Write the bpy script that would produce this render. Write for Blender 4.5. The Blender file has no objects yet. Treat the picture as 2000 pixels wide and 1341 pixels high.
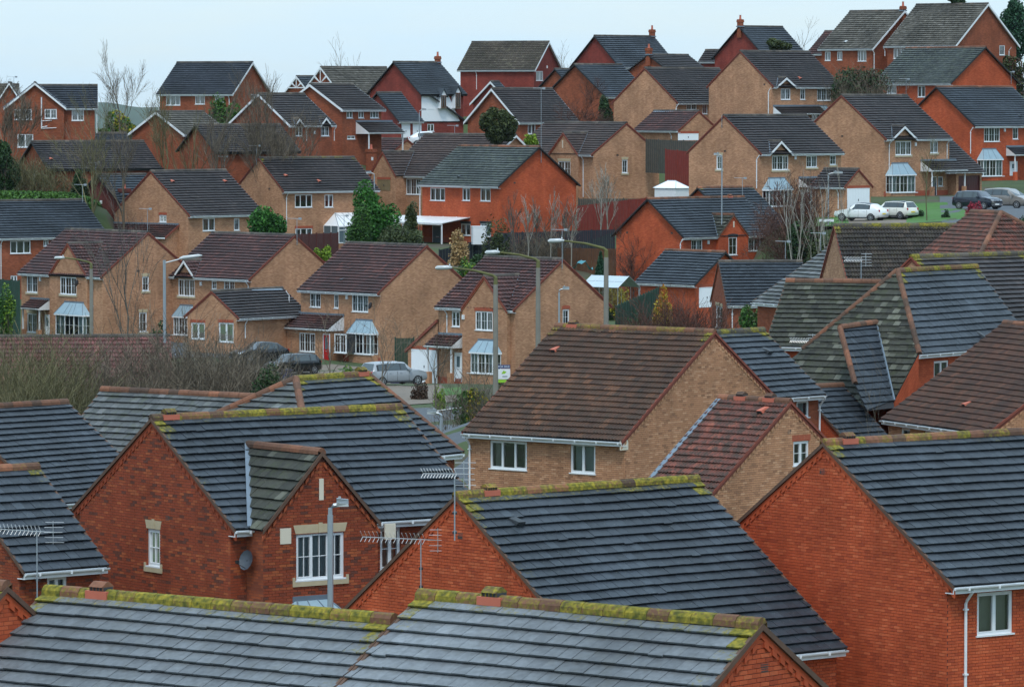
import bpy, bmesh, math, random
import numpy as np
from mathutils import Matrix, Vector
random.seed(7); rng = np.random.default_rng(7)
SC = bpy.context.scene
COL = SC.collection
# ------------------------------------------------------------------ camera, sky, sun, exposure
cam = bpy.data.cameras.new('camera'); cam_ob = bpy.data.objects.new('camera', cam); COL.objects.link(cam_ob)
cam.sensor_width = 36.0; cam.lens = 9500.0 / 2000.0 * 36.0
cam.clip_start = 1.0; cam.clip_end = 9000.0
CAM = Vector((0, 0, 20.0)); cam_ob.location = CAM
cam_ob.rotation_euler = (math.radians(90) - math.atan(475.5 / 9500.0), 0, 0)
SC.camera = cam_ob
SUN_EL, SUN_AZ = 58.0, 184.0
world = bpy.data.worlds.new('World'); SC.world = world; world.use_nodes = True
def build_world():
    nt = world.node_tree; nt.nodes.clear(); N = nt.nodes.new; Lk = nt.links.new
    out = N('ShaderNodeOutputWorld'); bg = N('ShaderNodeBackground'); bg.inputs['Strength'].default_value = 0.13
    sky = N('ShaderNodeTexSky'); sky.sky_type = 'NISHITA'; sky.sun_disc = False
    sky.sun_elevation = math.radians(SUN_EL); sky.sun_rotation = math.radians(SUN_AZ)
    sky.air_density = 1.0; sky.dust_density = 0.6; sky.ozone_density = 1.5
    tc = N('ShaderNodeTexCoord'); mp = N('ShaderNodeMapping'); mp.inputs['Scale'].default_value = (5.0, 5.0, 26.0)
    no = N('ShaderNodeTexNoise'); no.inputs['Scale'].default_value = 2.2; no.inputs['Detail'].default_value = 6
    rp = N('ShaderNodeValToRGB'); rp.color_ramp.elements[0].position = 0.3; rp.color_ramp.elements[1].position = 0.72
    rp.color_ramp.elements[0].color = (0.60, 0.60, 0.60, 1); rp.color_ramp.elements[1].color = (0.97, 0.97, 0.97, 1)
    mx = N('ShaderNodeMix'); mx.data_type = 'RGBA'
    mx.inputs['B'].default_value = (4.25, 5.75, 6.95, 1)      # thin even cloud layer
    Lk(tc.outputs['Generated'], mp.inputs['Vector']); Lk(mp.outputs['Vector'], no.inputs['Vector'])
    Lk(no.outputs['Fac'], rp.inputs['Fac']); Lk(rp.outputs['Color'], mx.inputs['Factor'])
    sp = N('ShaderNodeSeparateXYZ'); gr = N('ShaderNodeMapRange'); gr.inputs['To Min'].default_value = 1.0; gr.inputs['To Max'].default_value = 1.9   # overcast dome: brighter overhead
    vs = N('ShaderNodeVectorMath'); vs.operation = 'SCALE'; Lk(tc.outputs['Generated'], sp.inputs[0]); Lk(sp.outputs['Z'], gr.inputs['Value']); Lk(mx.outputs['Result'], vs.inputs[0]); Lk(gr.outputs[0], vs.inputs['Scale'])
    Lk(sky.outputs['Color'], mx.inputs['A']); Lk(vs.outputs[0], bg.inputs['Color']); Lk(bg.outputs['Background'], out.inputs['Surface'])
build_world()
sun = bpy.data.lights.new('sun', 'SUN'); sun.energy = 1.5; sun.angle = math.radians(12); sun.color = (1.0, 0.95, 0.88)
sun_ob = bpy.data.objects.new('sun', sun); COL.objects.link(sun_ob); sun_ob['kind'] = 'helper'
az = math.radians(SUN_AZ); el = math.radians(SUN_EL)
sun_dir = Vector((math.sin(az) * math.cos(el), math.cos(az) * math.cos(el), math.sin(el)))
sun_ob.rotation_euler = sun_dir.to_track_quat('Z', 'Y').to_euler(); sun_ob.location = (0, 0, 60)
SC.view_settings.view_transform = 'Standard'; SC.view_settings.look = 'None'; SC.view_settings.gamma = 1.0
SC.view_settings.use_curve_mapping = False; SC.view_settings.exposure = 0.22
# ------------------------------------------------------------------ materials
MATS = {}
def newmat(name):
    m = bpy.data.materials.new(name); m.use_nodes = True; nt = m.node_tree
    return m, nt, nt.nodes['Principled BSDF'], nt.nodes.new, nt.links.new
def rgba(c): return (c[0], c[1], c[2], 1.0)
def plain(name, c, rough=0.6, metal=0.0, var=0.12, scale=3.0, spec=0.5, coat=0.0):
    if name in MATS: return MATS[name]
    m, nt, b, N, Lk = newmat(name)
    tc = N('ShaderNodeTexCoord'); no = N('ShaderNodeTexNoise'); no.inputs['Scale'].default_value = scale; no.inputs['Detail'].default_value = 5
    Lk(tc.outputs['Object'], no.inputs['Vector'])
    mx = N('ShaderNodeMix'); mx.data_type = 'RGBA'
    mx.inputs['A'].default_value = rgba([x * (1 - var) for x in c]); mx.inputs['B'].default_value = rgba([min(1, x * (1 + var)) for x in c])
    Lk(no.outputs['Fac'], mx.inputs['Factor']); Lk(mx.outputs['Result'], b.inputs['Base Color'])
    b.inputs['Roughness'].default_value = rough; b.inputs['Metallic'].default_value = metal; b.inputs['Specular IOR Level'].default_value = spec
    b.inputs['Coat Weight'].default_value = coat
    MATS[name] = m; return m
def rnd_node(N, Lk):
    a = N('ShaderNodeAttribute'); a.attribute_name = 'rnd'
    o = N('ShaderNodeObjectInfo'); s = N('ShaderNodeMath'); s.operation = 'ADD'; f = N('ShaderNodeMath'); f.operation = 'FRACT'
    Lk(a.outputs['Fac'], s.inputs[0]); Lk(o.outputs['Random'], s.inputs[1]); Lk(s.outputs[0], f.inputs[0]); return f.outputs[0]
def ramp(N, pos_cols):
    r = N('ShaderNodeValToRGB'); e = r.color_ramp.elements
    while len(e) < len(pos_cols): e.new(0.5)
    for i, (p, c) in enumerate(pos_cols): e[i].position = p; e[i].color = rgba(c)
    return r
def tile_mat(name, c1, c2, c3, rough=0.5, cover=0.5, moss_tint=1.0, streak=0.0, streak_col=(0.2, 0.2, 0.16), bump=0.15, speck=0.4):
    m, nt, b, N, Lk = newmat('tile_' + name)
    f = rnd_node(N, Lk)
    rp = ramp(N, [(0.0, c1), (0.45, c2), (0.8, c2), (1.0, c3)]); Lk(f, rp.inputs['Fac'])
    geo = N('ShaderNodeNewGeometry')
    n1 = N('ShaderNodeTexNoise'); n1.inputs['Scale'].default_value = 0.35; n1.inputs['Detail'].default_value = 4; Lk(geo.outputs['Position'], n1.inputs['Vector'])
    n2 = N('ShaderNodeTexNoise'); n2.inputs['Scale'].default_value = 9.0; n2.inputs['Detail'].default_value = 6; Lk(geo.outputs['Position'], n2.inputs['Vector'])
    mp = N('ShaderNodeMapRange'); mp.inputs['From Min'].default_value = 0.3; mp.inputs['From Max'].default_value = 0.7; mp.inputs['To Min'].default_value = 0.66; mp.inputs['To Max'].default_value = 1.34
    Lk(n1.outputs['Fac'], mp.inputs['Value'])
    mp2 = N('ShaderNodeMapRange'); mp2.inputs['From Min'].default_value = 0.3; mp2.inputs['From Max'].default_value = 0.7; mp2.inputs['To Min'].default_value = 0.8; mp2.inputs['To Max'].default_value = 1.2
    Lk(n2.outputs['Fac'], mp2.inputs['Value'])
    mu = N('ShaderNodeMath'); mu.operation = 'MULTIPLY'; Lk(mp.outputs[0], mu.inputs[0]); Lk(mp2.outputs[0], mu.inputs[1])
    vm = N('ShaderNodeVectorMath'); vm.operation = 'SCALE'; Lk(rp.outputs['Color'], vm.inputs[0]); Lk(mu.outputs[0], vm.inputs['Scale'])
    cur = vm.outputs[0]
    # pale lichen specks
    sp = N('ShaderNodeTexVoronoi'); sp.inputs['Scale'].default_value = 7.0; Lk(geo.outputs['Position'], sp.inputs['Vector'])
    sm = N('ShaderNodeMapRange'); sm.inputs['From Min'].default_value = 0.10; sm.inputs['From Max'].default_value = 0.05; sm.inputs['To Max'].default_value = speck
    Lk(sp.outputs['Distance'], sm.inputs['Value'])
    mx0 = N('ShaderNodeMix'); mx0.data_type = 'RGBA'; Lk(sm.outputs[0], mx0.inputs['Factor']); Lk(cur, mx0.inputs['A']); mx0.inputs['B'].default_value = (0.3, 0.31, 0.25, 1); cur = mx0.outputs['Result']
    if streak > 0:
        sn = N('ShaderNodeTexNoise'); sn.inputs['Scale'].default_value = 1.4; sn.inputs['Detail'].default_value = 5; sn.inputs['Roughness'].default_value = 0.7
        sc = N('ShaderNodeMapping'); sc.inputs['Scale'].default_value = (2.2, 2.2, 0.7); Lk(geo.outputs['Position'], sc.inputs['Vector']); Lk(sc.outputs[0], sn.inputs['Vector'])
        ml = N('ShaderNodeMapRange'); ml.inputs['From Min'].default_value = cover; ml.inputs['From Max'].default_value = cover + 0.16; ml.inputs['To Max'].default_value = streak; Lk(sn.outputs['Fac'], ml.inputs['Value'])
        mx1 = N('ShaderNodeMix'); mx1.data_type = 'RGBA'; Lk(ml.outputs[0], mx1.inputs['Factor']); Lk(cur, mx1.inputs['A']); mx1.inputs['B'].default_value = rgba(streak_col); cur = mx1.outputs['Result']
    # moss from attribute on joined tiles or from the piece's own property
    ag = N('ShaderNodeAttribute'); ag.attribute_name = 'mossg'; ao = N('ShaderNodeAttribute'); ao.attribute_type = 'OBJECT'; ao.attribute_name = 'moss'
    ad = N('ShaderNodeMath'); ad.operation = 'ADD'; Lk(ag.outputs['Fac'], ad.inputs[0]); Lk(ao.outputs['Fac'], ad.inputs[1])
    n3 = N('ShaderNodeTexNoise'); n3.inputs['Scale'].default_value = 12.0; n3.inputs['Detail'].default_value = 8; n3.inputs['Roughness'].default_value = 0.7; Lk(geo.outputs['Position'], n3.inputs['Vector'])
    su = N('ShaderNodeMath'); su.operation = 'ADD'; Lk(ad.outputs[0], su.inputs[0]); Lk(n3.outputs['Fac'], su.inputs[1])
    mr = N('ShaderNodeMapRange'); mr.inputs['From Min'].default_value = 0.98; mr.inputs['From Max'].default_value = 1.2; Lk(su.outputs[0], mr.inputs['Value'])
    n4 = N('ShaderNodeTexNoise'); n4.inputs['Scale'].default_value = 11.0; n4.inputs['Detail'].default_value = 4; Lk(geo.outputs['Position'], n4.inputs['Vector'])
    mc = ramp(N, [(0.30, (0.06, 0.065, 0.012)), (0.5, (0.16, 0.14, 0.016)), (0.70, (0.30, 0.235, 0.025))]); Lk(n4.outputs['Fac'], mc.inputs['Fac'])
    mx2 = N('ShaderNodeMix'); mx2.data_type = 'RGBA'; Lk(mr.outputs[0], mx2.inputs['Factor']); Lk(cur, mx2.inputs['A']); Lk(mc.outputs['Color'], mx2.inputs['B'])
    Lk(mx2.outputs['Result'], b.inputs['Base Color'])
    ro = N('ShaderNodeMapRange'); ro.inputs['To Min'].default_value = rough; ro.inputs['To Max'].default_value = 0.95; Lk(mr.outputs[0], ro.inputs['Value']); Lk(ro.outputs[0], b.inputs['Roughness'])
    bp = N('ShaderNodeBump'); bp.inputs['Strength'].default_value = bump; bp.inputs['Distance'].default_value = 0.02; Lk(n2.outputs['Fac'], bp.inputs['Height']); Lk(bp.outputs[0], b.inputs['Normal'])
    b.inputs['Specular IOR Level'].default_value = 0.4
    return m
def T(name, *a, **k): MATS['tile_' + name] = tile_mat(name, *a, **k)
T('slate', (0.019, 0.024, 0.030), (0.027, 0.034, 0.043), (0.038, 0.048, 0.059), rough=0.5, speck=0.5)
T('slate2', (0.014, 0.018, 0.024), (0.022, 0.027, 0.036), (0.035, 0.04, 0.05), rough=0.6)
T('grey', (0.112, 0.122, 0.131), (0.132, 0.144, 0.154), (0.152, 0.165, 0.176), rough=0.55, speck=0.15, streak=0.25, streak_col=(0.12, 0.12, 0.10))  # nearest roofs: sky sheen put into a paler base colour than the slates
T('greyslate', (0.05, 0.055, 0.055), (0.085, 0.09, 0.09), (0.15, 0.155, 0.155), rough=0.6, streak=0.5, streak_col=(0.07, 0.08, 0.04))
T('greybrown', (0.05, 0.045, 0.035), (0.09, 0.082, 0.066), (0.14, 0.13, 0.11), rough=0.7, streak=0.3, streak_col=(0.05, 0.05, 0.03))
T('greenbrown', (0.04, 0.032, 0.022), (0.06, 0.047, 0.034), (0.10, 0.085, 0.06), rough=0.7, streak=0.3, streak_col=(0.06, 0.06, 0.02))
T('greenslate', (0.03, 0.036, 0.034), (0.045, 0.055, 0.052), (0.08, 0.09, 0.085), rough=0.6, streak=0.7, streak_col=(0.12, 0.14, 0.095))
T('mossy', (0.018, 0.018, 0.013), (0.036, 0.036, 0.026), (0.11, 0.11, 0.085), rough=0.75, streak=0.45, streak_col=(0.045, 0.055, 0.016))
T('brown', (0.018, 0.014, 0.014), (0.030, 0.023, 0.022), (0.046, 0.037, 0.034), rough=0.55, speck=0.1)
T('brown2', (0.034, 0.021, 0.018), (0.050, 0.031, 0.025), (0.07, 0.045, 0.035), rough=0.6, speck=0.1)
T('dark', (0.02, 0.018, 0.02), (0.033, 0.029, 0.031), (0.06, 0.05, 0.05), rough=0.7, streak=0.5, streak_col=(0.07, 0.06, 0.045))
T('plum', (0.030, 0.012, 0.011), (0.052, 0.019, 0.016), (0.10, 0.034, 0.026), rough=0.6, speck=0.12, streak=0.35, streak_col=(0.025, 0.02, 0.018))
T('plumpan', (0.08, 0.03, 0.028), (0.14, 0.05, 0.045), (0.2, 0.07, 0.06), rough=0.7, streak=0.6, streak_col=(0.05, 0.05, 0.03))
T('pantile', (0.038, 0.017, 0.009), (0.066, 0.029, 0.014), (0.11, 0.046, 0.020), rough=0.7, cover=0.47, streak=0.6, streak_col=(0.030, 0.023, 0.014))
T('pantile2', (0.036, 0.014, 0.009), (0.060, 0.023, 0.012), (0.09, 0.035, 0.018), rough=0.7, cover=0.46, streak=0.6, streak_col=(0.03, 0.02, 0.012))
T('pantilered', (0.09, 0.026, 0.017), (0.15, 0.042, 0.026), (0.21, 0.062, 0.035), rough=0.65, cover=0.40, streak=0.88, streak_col=(0.035, 0.022, 0.014))
T('pantiledark', (0.018, 0.014, 0.011), (0.030, 0.023, 0.018), (0.05, 0.036, 0.026), rough=0.75, streak=0.4, streak_col=(0.07, 0.06, 0.03))
T('ridge', (0.07, 0.04, 0.025), (0.14, 0.062, 0.034), (0.23, 0.09, 0.045), rough=0.8, speck=0.1)
T('ridgedark', (0.04, 0.035, 0.03), (0.07, 0.06, 0.05), (0.11, 0.09, 0.07), rough=0.8, speck=0.1)
BR = dict(  # brick colours and mortar
    tan=((0.29, 0.145, 0.082), (0.44, 0.222, 0.120), (0.55, 0.31, 0.18), (0.15, 0.09, 0.06)),
    orange=((0.34, 0.060, 0.024), (0.45, 0.085, 0.031), (0.54, 0.125, 0.050), (0.15, 0.035, 0.018)),
    redmix=((0.13, 0.045, 0.03), (0.26, 0.055, 0.024), (0.37, 0.10, 0.038), (0.14, 0.06, 0.04)),
    red=((0.17, 0.045, 0.022), (0.27, 0.07, 0.032), (0.34, 0.10, 0.045), (0.17, 0.08, 0.05)),
    red2=((0.16, 0.03, 0.022), (0.23, 0.042, 0.03), (0.28, 0.055, 0.038), (0.14, 0.05, 0.04)),
    darkred=((0.09, 0.025, 0.022), (0.13, 0.035, 0.028), (0.17, 0.045, 0.035), (0.09, 0.04, 0.035)))
def stain(N, Lk, col_out, geo):
    n = N('ShaderNodeTexNoise'); n.inputs['Scale'].default_value = 0.5; n.inputs['Detail'].default_value = 6; n.inputs['Roughness'].default_value = 0.65; Lk(geo.outputs['Position'], n.inputs['Vector'])
    m = N('ShaderNodeMapRange'); m.inputs['From Min'].default_value = 0.28; m.inputs['From Max'].default_value = 0.72; m.inputs['To Min'].default_value = 0.74; m.inputs['To Max'].default_value = 1.24; Lk(n.outputs['Fac'], m.inputs['Value'])
    n5 = N('ShaderNodeTexNoise'); n5.inputs['Scale'].default_value = 1.0; n5.inputs['Detail'].default_value = 5; mq = N('ShaderNodeMapping'); mq.inputs['Scale'].default_value = (2.6, 2.6, 0.35); Lk(geo.outputs['Position'], mq.inputs['Vector']); Lk(mq.outputs[0], n5.inputs['Vector'])
    m5 = N('ShaderNodeMapRange'); m5.inputs['From Min'].default_value = 0.3; m5.inputs['From Max'].default_value = 0.7; m5.inputs['To Min'].default_value = 0.91; m5.inputs['To Max'].default_value = 1.09; Lk(n5.outputs['Fac'], m5.inputs['Value'])
    mm = N('ShaderNodeMath'); mm.operation = 'MULTIPLY'; Lk(m.outputs[0], mm.inputs[0]); Lk(m5.outputs[0], mm.inputs[1])
    v = N('ShaderNodeVectorMath'); v.operation = 'SCALE'; Lk(col_out, v.inputs[0]); Lk(mm.outputs[0], v.inputs['Scale']); return v.outputs[0]
def brick_wall_mat(k):
    c = BR[k]; m, nt, b, N, Lk = newmat('brickwork_' + k)
    uv = N('ShaderNodeUVMap'); bt = N('ShaderNodeTexBrick'); bt.offset = 0.5
    bt.inputs['Scale'].default_value = 1.0; bt.inputs['Brick Width'].default_value = 0.225; bt.inputs['Row Height'].default_value = 0.075
    bt.inputs['Mortar Size'].default_value = 0.009; bt.inputs['Mortar Smooth'].default_value = 0.3; bt.inputs['Bias'].default_value = 0.0
    bt.inputs['Color1'].default_value = rgba(c[0]); bt.inputs['Color2'].default_value = rgba(c[2]); bt.inputs['Mortar'].default_value = rgba(c[3])
    Lk(uv.outputs['UV'], bt.inputs['Vector'])
    mx = N('ShaderNodeMix'); mx.data_type = 'RGBA'; mx.inputs['Factor'].default_value = 0.4; Lk(bt.outputs['Color'], mx.inputs['A']); mx.inputs['B'].default_value = rgba(c[1])
    geo = N('ShaderNodeNewGeometry'); Lk(stain(N, Lk, mx.outputs['Result'], geo), b.inputs['Base Color'])
    b.inputs['Roughness'].default_value = 0.9; b.inputs['Specular IOR Level'].default_value = 0.25
    bp = N('ShaderNodeBump'); bp.inputs['Strength'].default_value = 0.5; bp.inputs['Distance'].default_value = 0.01; bp.invert = True; Lk(bt.outputs['Fac'], bp.inputs['Height']); Lk(bp.outputs[0], b.inputs['Normal'])
    MATS['wall_' + k] = m
def brick_piece_mat(k):
    c = BR[k]; m, nt, b, N, Lk = newmat('brick_' + k)
    f = rnd_node(N, Lk)
    if k == 'redmix': rp = ramp(N, [(0.0, c[0]), (0.10, c[0]), (0.16, c[1]), (0.7, c[1]), (1.0, c[2])])
    else: rp = ramp(N, [(0.0, c[0]), (0.25, c[1]), (0.75, c[1]), (1.0, c[2])])
    Lk(f, rp.inputs['Fac']); geo = N('ShaderNodeNewGeometry')
    col = stain(N, Lk, rp.outputs['Color'], geo)
    n2 = N('ShaderNodeTexNoise'); n2.inputs['Scale'].default_value = 25.0; n2.inputs['Detail'].default_value = 4; Lk(geo.outputs['Position'], n2.inputs['Vector'])
    m2 = N('ShaderNodeMapRange'); m2.inputs['To Min'].default_value = 0.7; m2.inputs['To Max'].default_value = 1.3; Lk(n2.outputs['Fac'], m2.inputs['Value'])
    v = N('ShaderNodeVectorMath'); v.operation = 'SCALE'; Lk(col, v.inputs[0]); Lk(m2.outputs[0], v.inputs['Scale']); Lk(v.outputs[0], b.inputs['Base Color'])
    b.inputs['Roughness'].default_value = 0.85; b.inputs['Specular IOR Level'].default_value = 0.25
    MATS['brick_' + k] = m; plain('mortar_' + k, c[3], 0.95, var=0.25, scale=6)
for k in BR: brick_wall_mat(k); brick_piece_mat(k)
plain('white', (0.70, 0.72, 0.73), 0.4, var=0.10); plain('whitedoor', (0.80, 0.83, 0.85), 0.4, var=0.03); plain('cream', (0.62, 0.56, 0.44), 0.7, var=0.1)
plain('stone', (0.44, 0.36, 0.23), 0.85, var=0.2, scale=5); plain('lead', (0.16, 0.20, 0.24), 0.45, metal=0.3, var=0.25, scale=2)
plain('bayroof', (0.20, 0.27, 0.31), 0.4, metal=0.2, var=0.15); plain('blackpaint', (0.012, 0.012, 0.013), 0.5); plain('terra', (0.45, 0.12, 0.07), 0.7)
plain('ventdark', (0.03, 0.035, 0.04), 0.5); plain('redband', (0.33, 0.075, 0.035), 0.85, var=0.3, scale=8); plain('vergetile', (0.10, 0.055, 0.035), 0.85, var=0.35, scale=4)
plain('vergered', (0.20, 0.05, 0.03), 0.85, var=0.35, scale=4); plain('felt', (0.016, 0.016, 0.018), 0.8)
plain('steel', (0.33, 0.37, 0.40), 0.45, metal=0.5, var=0.12); plain('aluminium', (0.52, 0.54, 0.55), 0.35, metal=0.7); plain('concrete', (0.20, 0.19, 0.16), 0.9, var=0.3, scale=1.5)
plain('mossyconcrete', (0.11, 0.11, 0.04), 0.95, var=0.5, scale=3); plain('lens', (0.45, 0.48, 0.48), 0.2, var=0.03)
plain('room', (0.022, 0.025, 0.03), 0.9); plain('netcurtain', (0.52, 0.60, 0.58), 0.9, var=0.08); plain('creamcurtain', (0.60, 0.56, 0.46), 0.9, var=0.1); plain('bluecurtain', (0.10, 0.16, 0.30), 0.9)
plain('reddoor', (0.42, 0.01, 0.012), 0.35); plain('darkblue', (0.02, 0.025, 0.05), 0.35); plain('glassdoor', (0.10, 0.14, 0.16), 0.1); plain('timber', (0.20, 0.14, 0.07), 0.8, var=0.3)
plain('darkreddoor', (0.07, 0.012, 0.010), 0.5); plain('render', (0.80, 0.82, 0.84), 0.8, var=0.04); plain('brownframe', (0.11, 0.05, 0.025), 0.5)
plain('orange_ridge', (0.32, 0.11, 0.045), 0.8, var=0.35, scale=4)
def glass_mat():
    m, nt, b, N, Lk = newmat('glass'); nt.nodes.remove(b)
    o = nt.nodes['Material Output']; g = N('ShaderNodeBsdfGlossy'); g.inputs['Roughness'].default_value = 0.02; t = N('ShaderNodeBsdfTransparent'); t.inputs['Color'].default_value = (0.62, 0.68, 0.70, 1)
    fr = N('ShaderNodeFresnel'); fr.inputs['IOR'].default_value = 1.5; mr = N('ShaderNodeMapRange'); mr.inputs['To Min'].default_value = 0.14; Lk(fr.outputs[0], mr.inputs['Value'])
    s = N('ShaderNodeMixShader'); Lk(mr.outputs[0], s.inputs[0]); Lk(t.outputs[0], s.inputs[1]); Lk(g.outputs[0], s.inputs[2]); Lk(s.outputs[0], o.inputs['Surface']); MATS['glass'] = m
glass_mat()
# ------------------------------------------------------------------ mesh helpers
def link(o, parent=None):
    COL.objects.link(o)
    if parent is not None: o.parent = parent
    return o
def thing(name, label, cat, loc=(0, 0, 0), yaw=0.0, group=None, parent=None):
    o = bpy.data.objects.new(name, None); link(o, parent); o.location = loc; o.rotation_euler = (0, 0, yaw); o.empty_display_size = 0.3
    if cat: o['label'] = label; o['category'] = cat
    if group: o['group'] = group
    return o
class G:
    """collects polygons for ONE mesh object"""
    def __init__(s): s.v = []; s.f = []; s.m = []; s.uv = []; s.mats = []
    def mi(s, mat):
        mat = MATS[mat] if isinstance(mat, str) else mat
        if mat not in s.mats: s.mats.append(mat)
        return s.mats.index(mat)
    def poly(s, pts, mat, uv=None):
        i = len(s.v); s.v += [tuple(p) for p in pts]; s.f.append(tuple(range(i, i + len(pts)))); s.m.append(s.mi(mat)); s.uv.append(uv)
    def hexa(s, p, mat):   # 8 points: bottom 4, top 4
        i = len(s.v); s.v += [tuple(q) for q in p]; k = s.mi(mat)
        for q in ((0, 3, 2, 1), (4, 5, 6, 7), (0, 1, 5, 4), (1, 2, 6, 5), (2, 3, 7, 6), (3, 0, 4, 7)):
            s.f.append(tuple(i + j for j in q)); s.m.append(k); s.uv.append(None)
    def box(s, a, b, mat, fn=None):
        (x0, y0, z0), (x1, y1, z1) = a, b
        p = [(x0, y0, z0), (x1, y0, z0), (x1, y1, z0), (x0, y1, z0), (x0, y0, z1), (x1, y0, z1), (x1, y1, z1), (x0, y1, z1)]
        s.hexa([fn(*q) for q in p] if fn else p, mat)
    def tube(s, pts, rad, mat, n=6, cap=True):
        k = s.mi(mat); rings = []
        rads = rad if hasattr(rad, '__len__') else [rad] * len(pts)
        P = [Vector(p) for p in pts]
        for j, p in enumerate(P):
            d = (P[min(j + 1, len(P) - 1)] - P[max(j - 1, 0)]).normalized()
            up = Vector((0, 0, 1)) if abs(d.z) < 0.9 else Vector((1, 0, 0))
            a = d.cross(up).normalized(); b = d.cross(a)
            i = len(s.v); rings.append(i)
            for q in range(n):
                t = 2 * math.pi * q / n; w = p + (a * math.cos(t) + b * math.sin(t)) * rads[j]; s.v.append(tuple(w))
        for j in range(len(P) - 1):
            for q in range(n):
                q2 = (q + 1) % n; s.f.append((rings[j] + q, rings[j] + q2, rings[j + 1] + q2, rings[j + 1] + q)); s.m.append(k); s.uv.append(None)
        if cap:
            s.f.append(tuple(rings[0] + q for q in range(n))); s.m.append(k); s.uv.append(None)
            s.f.append(tuple(rings[-1] + q for q in range(n))[::-1]); s.m.append(k); s.uv.append(None)
    def ok(s): return len(s.f) > 0
    def build(s, name, parent=None, smooth=False, frame=None, kind=None):
        me = bpy.data.meshes.new(name); me.from_pydata(s.v, [], s.f)
        for m in s.mats: me.materials.append(m)
        me.polygons.foreach_set('material_index', s.m)
        if any(u is not None for u in s.uv):
            l = me.uv_layers.new(name='UVMap'); d = []
            for f, u in zip(s.f, s.uv):
                for j in range(len(f)): d += (u[j] if u is not None else (0, 0))
            l.data.foreach_set('uv', d)
        if smooth: me.polygons.foreach_set('use_smooth', [True] * len(me.polygons))
        me.update()
        o = bpy.data.objects.new(name, me); link(o, parent)
        if frame is not None: o.matrix_local = frame
        if kind: o['kind'] = kind
        return o
def np_mesh(name, V, Fq, mats, parent=None, attrs=None, frame=None, kind=None, smooth=False, midx=None):
    """fast mesh: V (n,3), Fq list of equal-size index arrays"""
    me = bpy.data.meshes.new(name); nf = sum(len(f) for f in Fq)
    me.vertices.add(len(V)); me.vertices.foreach_set('co', np.ascontiguousarray(V, dtype=np.float32).ravel())
    loops = np.concatenate([f.ravel() for f in Fq]); tot = np.concatenate([np.full(len(f), f.shape[1]) for f in Fq]); st = np.concatenate([[0], np.cumsum(tot)[:-1]])
    me.loops.add(len(loops)); me.loops.foreach_set('vertex_index', loops.astype(np.int32))
    me.polygons.add(nf); me.polygons.foreach_set('loop_start', st.astype(np.int32)); me.polygons.foreach_set('loop_total', tot.astype(np.int32))
    if midx is not None: me.polygons.foreach_set('material_index', midx.astype(np.int32))
    for m in mats: me.materials.append(MATS[m] if isinstance(m, str) else m)
    for k, a in (attrs or {}).items():
        at = me.attributes.new(k, 'FLOAT', 'POINT'); at.data.foreach_set('value', np.asarray(a, dtype=np.float32))
    me.update(calc_edges=True); me.polygons.foreach_set('use_smooth', [bool(smooth)] * nf); me.validate()
    o = bpy.data.objects.new(name, me); link(o, parent)
    if frame is not None: o.matrix_local = frame
    if kind: o['kind'] = kind
    return o
# ------------------------------------------------------------------ laid pieces (tiles, bricks)
PIECES = []
class Pieces:
    """alike pieces laid on one part: the visible, largest ones become objects, the rest one joined part"""
    def __init__(s, name, parent, mat, V, Q, single=True):
        s.name, s.parent, s.mat = name, parent, mat; s.V = np.array(V, float); s.Q = np.array(Q); s.M = []; s.moss = []; s.raw = []; s.rawmoss = []; s.single = single; PIECES.append(s)
    def add(s, M, moss=0.0): s.M.append(M); s.moss.append(moss)
    def add_raw(s, V, moss=0.0): s.raw.append(V); s.rawmoss.append(moss)
    def finish(s, chosen):
        rest = [i for i in range(len(s.M)) if i not in chosen]
        if chosen:
            me = bpy.data.meshes.new(s.name); me.from_pydata([tuple(v) for v in s.V], [], [tuple(int(i) for i in q) for q in s.Q]); me.materials.append(MATS[s.mat]); me.update()
            for i in chosen:
                o = bpy.data.objects.new(s.name, me); link(o, s.parent); o.matrix_local = Matrix(s.M[i].tolist())
                if s.moss[i] > 0: o['moss'] = float(s.moss[i])
        blocks = []; ms = []
        if rest:
            A = np.array([s.M[i] for i in rest]); W = np.einsum('nij,vj->nvi', A[:, :3, :3], s.V) + A[:, None, :3, 3]
            blocks.append(W.reshape(-1, 3)); ms.append(np.repeat([s.moss[i] for i in rest], len(s.V)))
        if s.raw: blocks.append(np.array(s.raw).reshape(-1, 3)); ms.append(np.repeat(s.rawmoss, len(s.V)))
        if not blocks: return
        V = np.concatenate(blocks); n = len(V) // len(s.V)
        Fq = (s.Q[None] + (np.arange(n) * len(s.V))[:, None, None]).reshape(-1, s.Q.shape[1])
        np_mesh(s.name, V, [Fq], [s.mat], s.parent, dict(rnd=np.repeat(rng.random(n), len(s.V)), mossg=np.concatenate(ms)), kind='stuff')
def flat_tile(w, g, far=False):
    w = w - 0.009; y1 = g + 0.05
    zt0, zb0, z1, zb1 = (0.105, 0.062, 0.008, 0.002) if far else (0.082, 0.050, 0.010, 0.002)
    V = [(0, 0, zb0), (w, 0, zb0), (w, y1, zb1), (0, y1, zb1), (0, 0, zt0), (w, 0, zt0), (w, y1, z1), (0, y1, z1)]
    return V, [(4, 5, 6, 7), (0, 1, 5, 4), (1, 2, 6, 5), (3, 0, 4, 7), (0, 3, 2, 1)]
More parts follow.
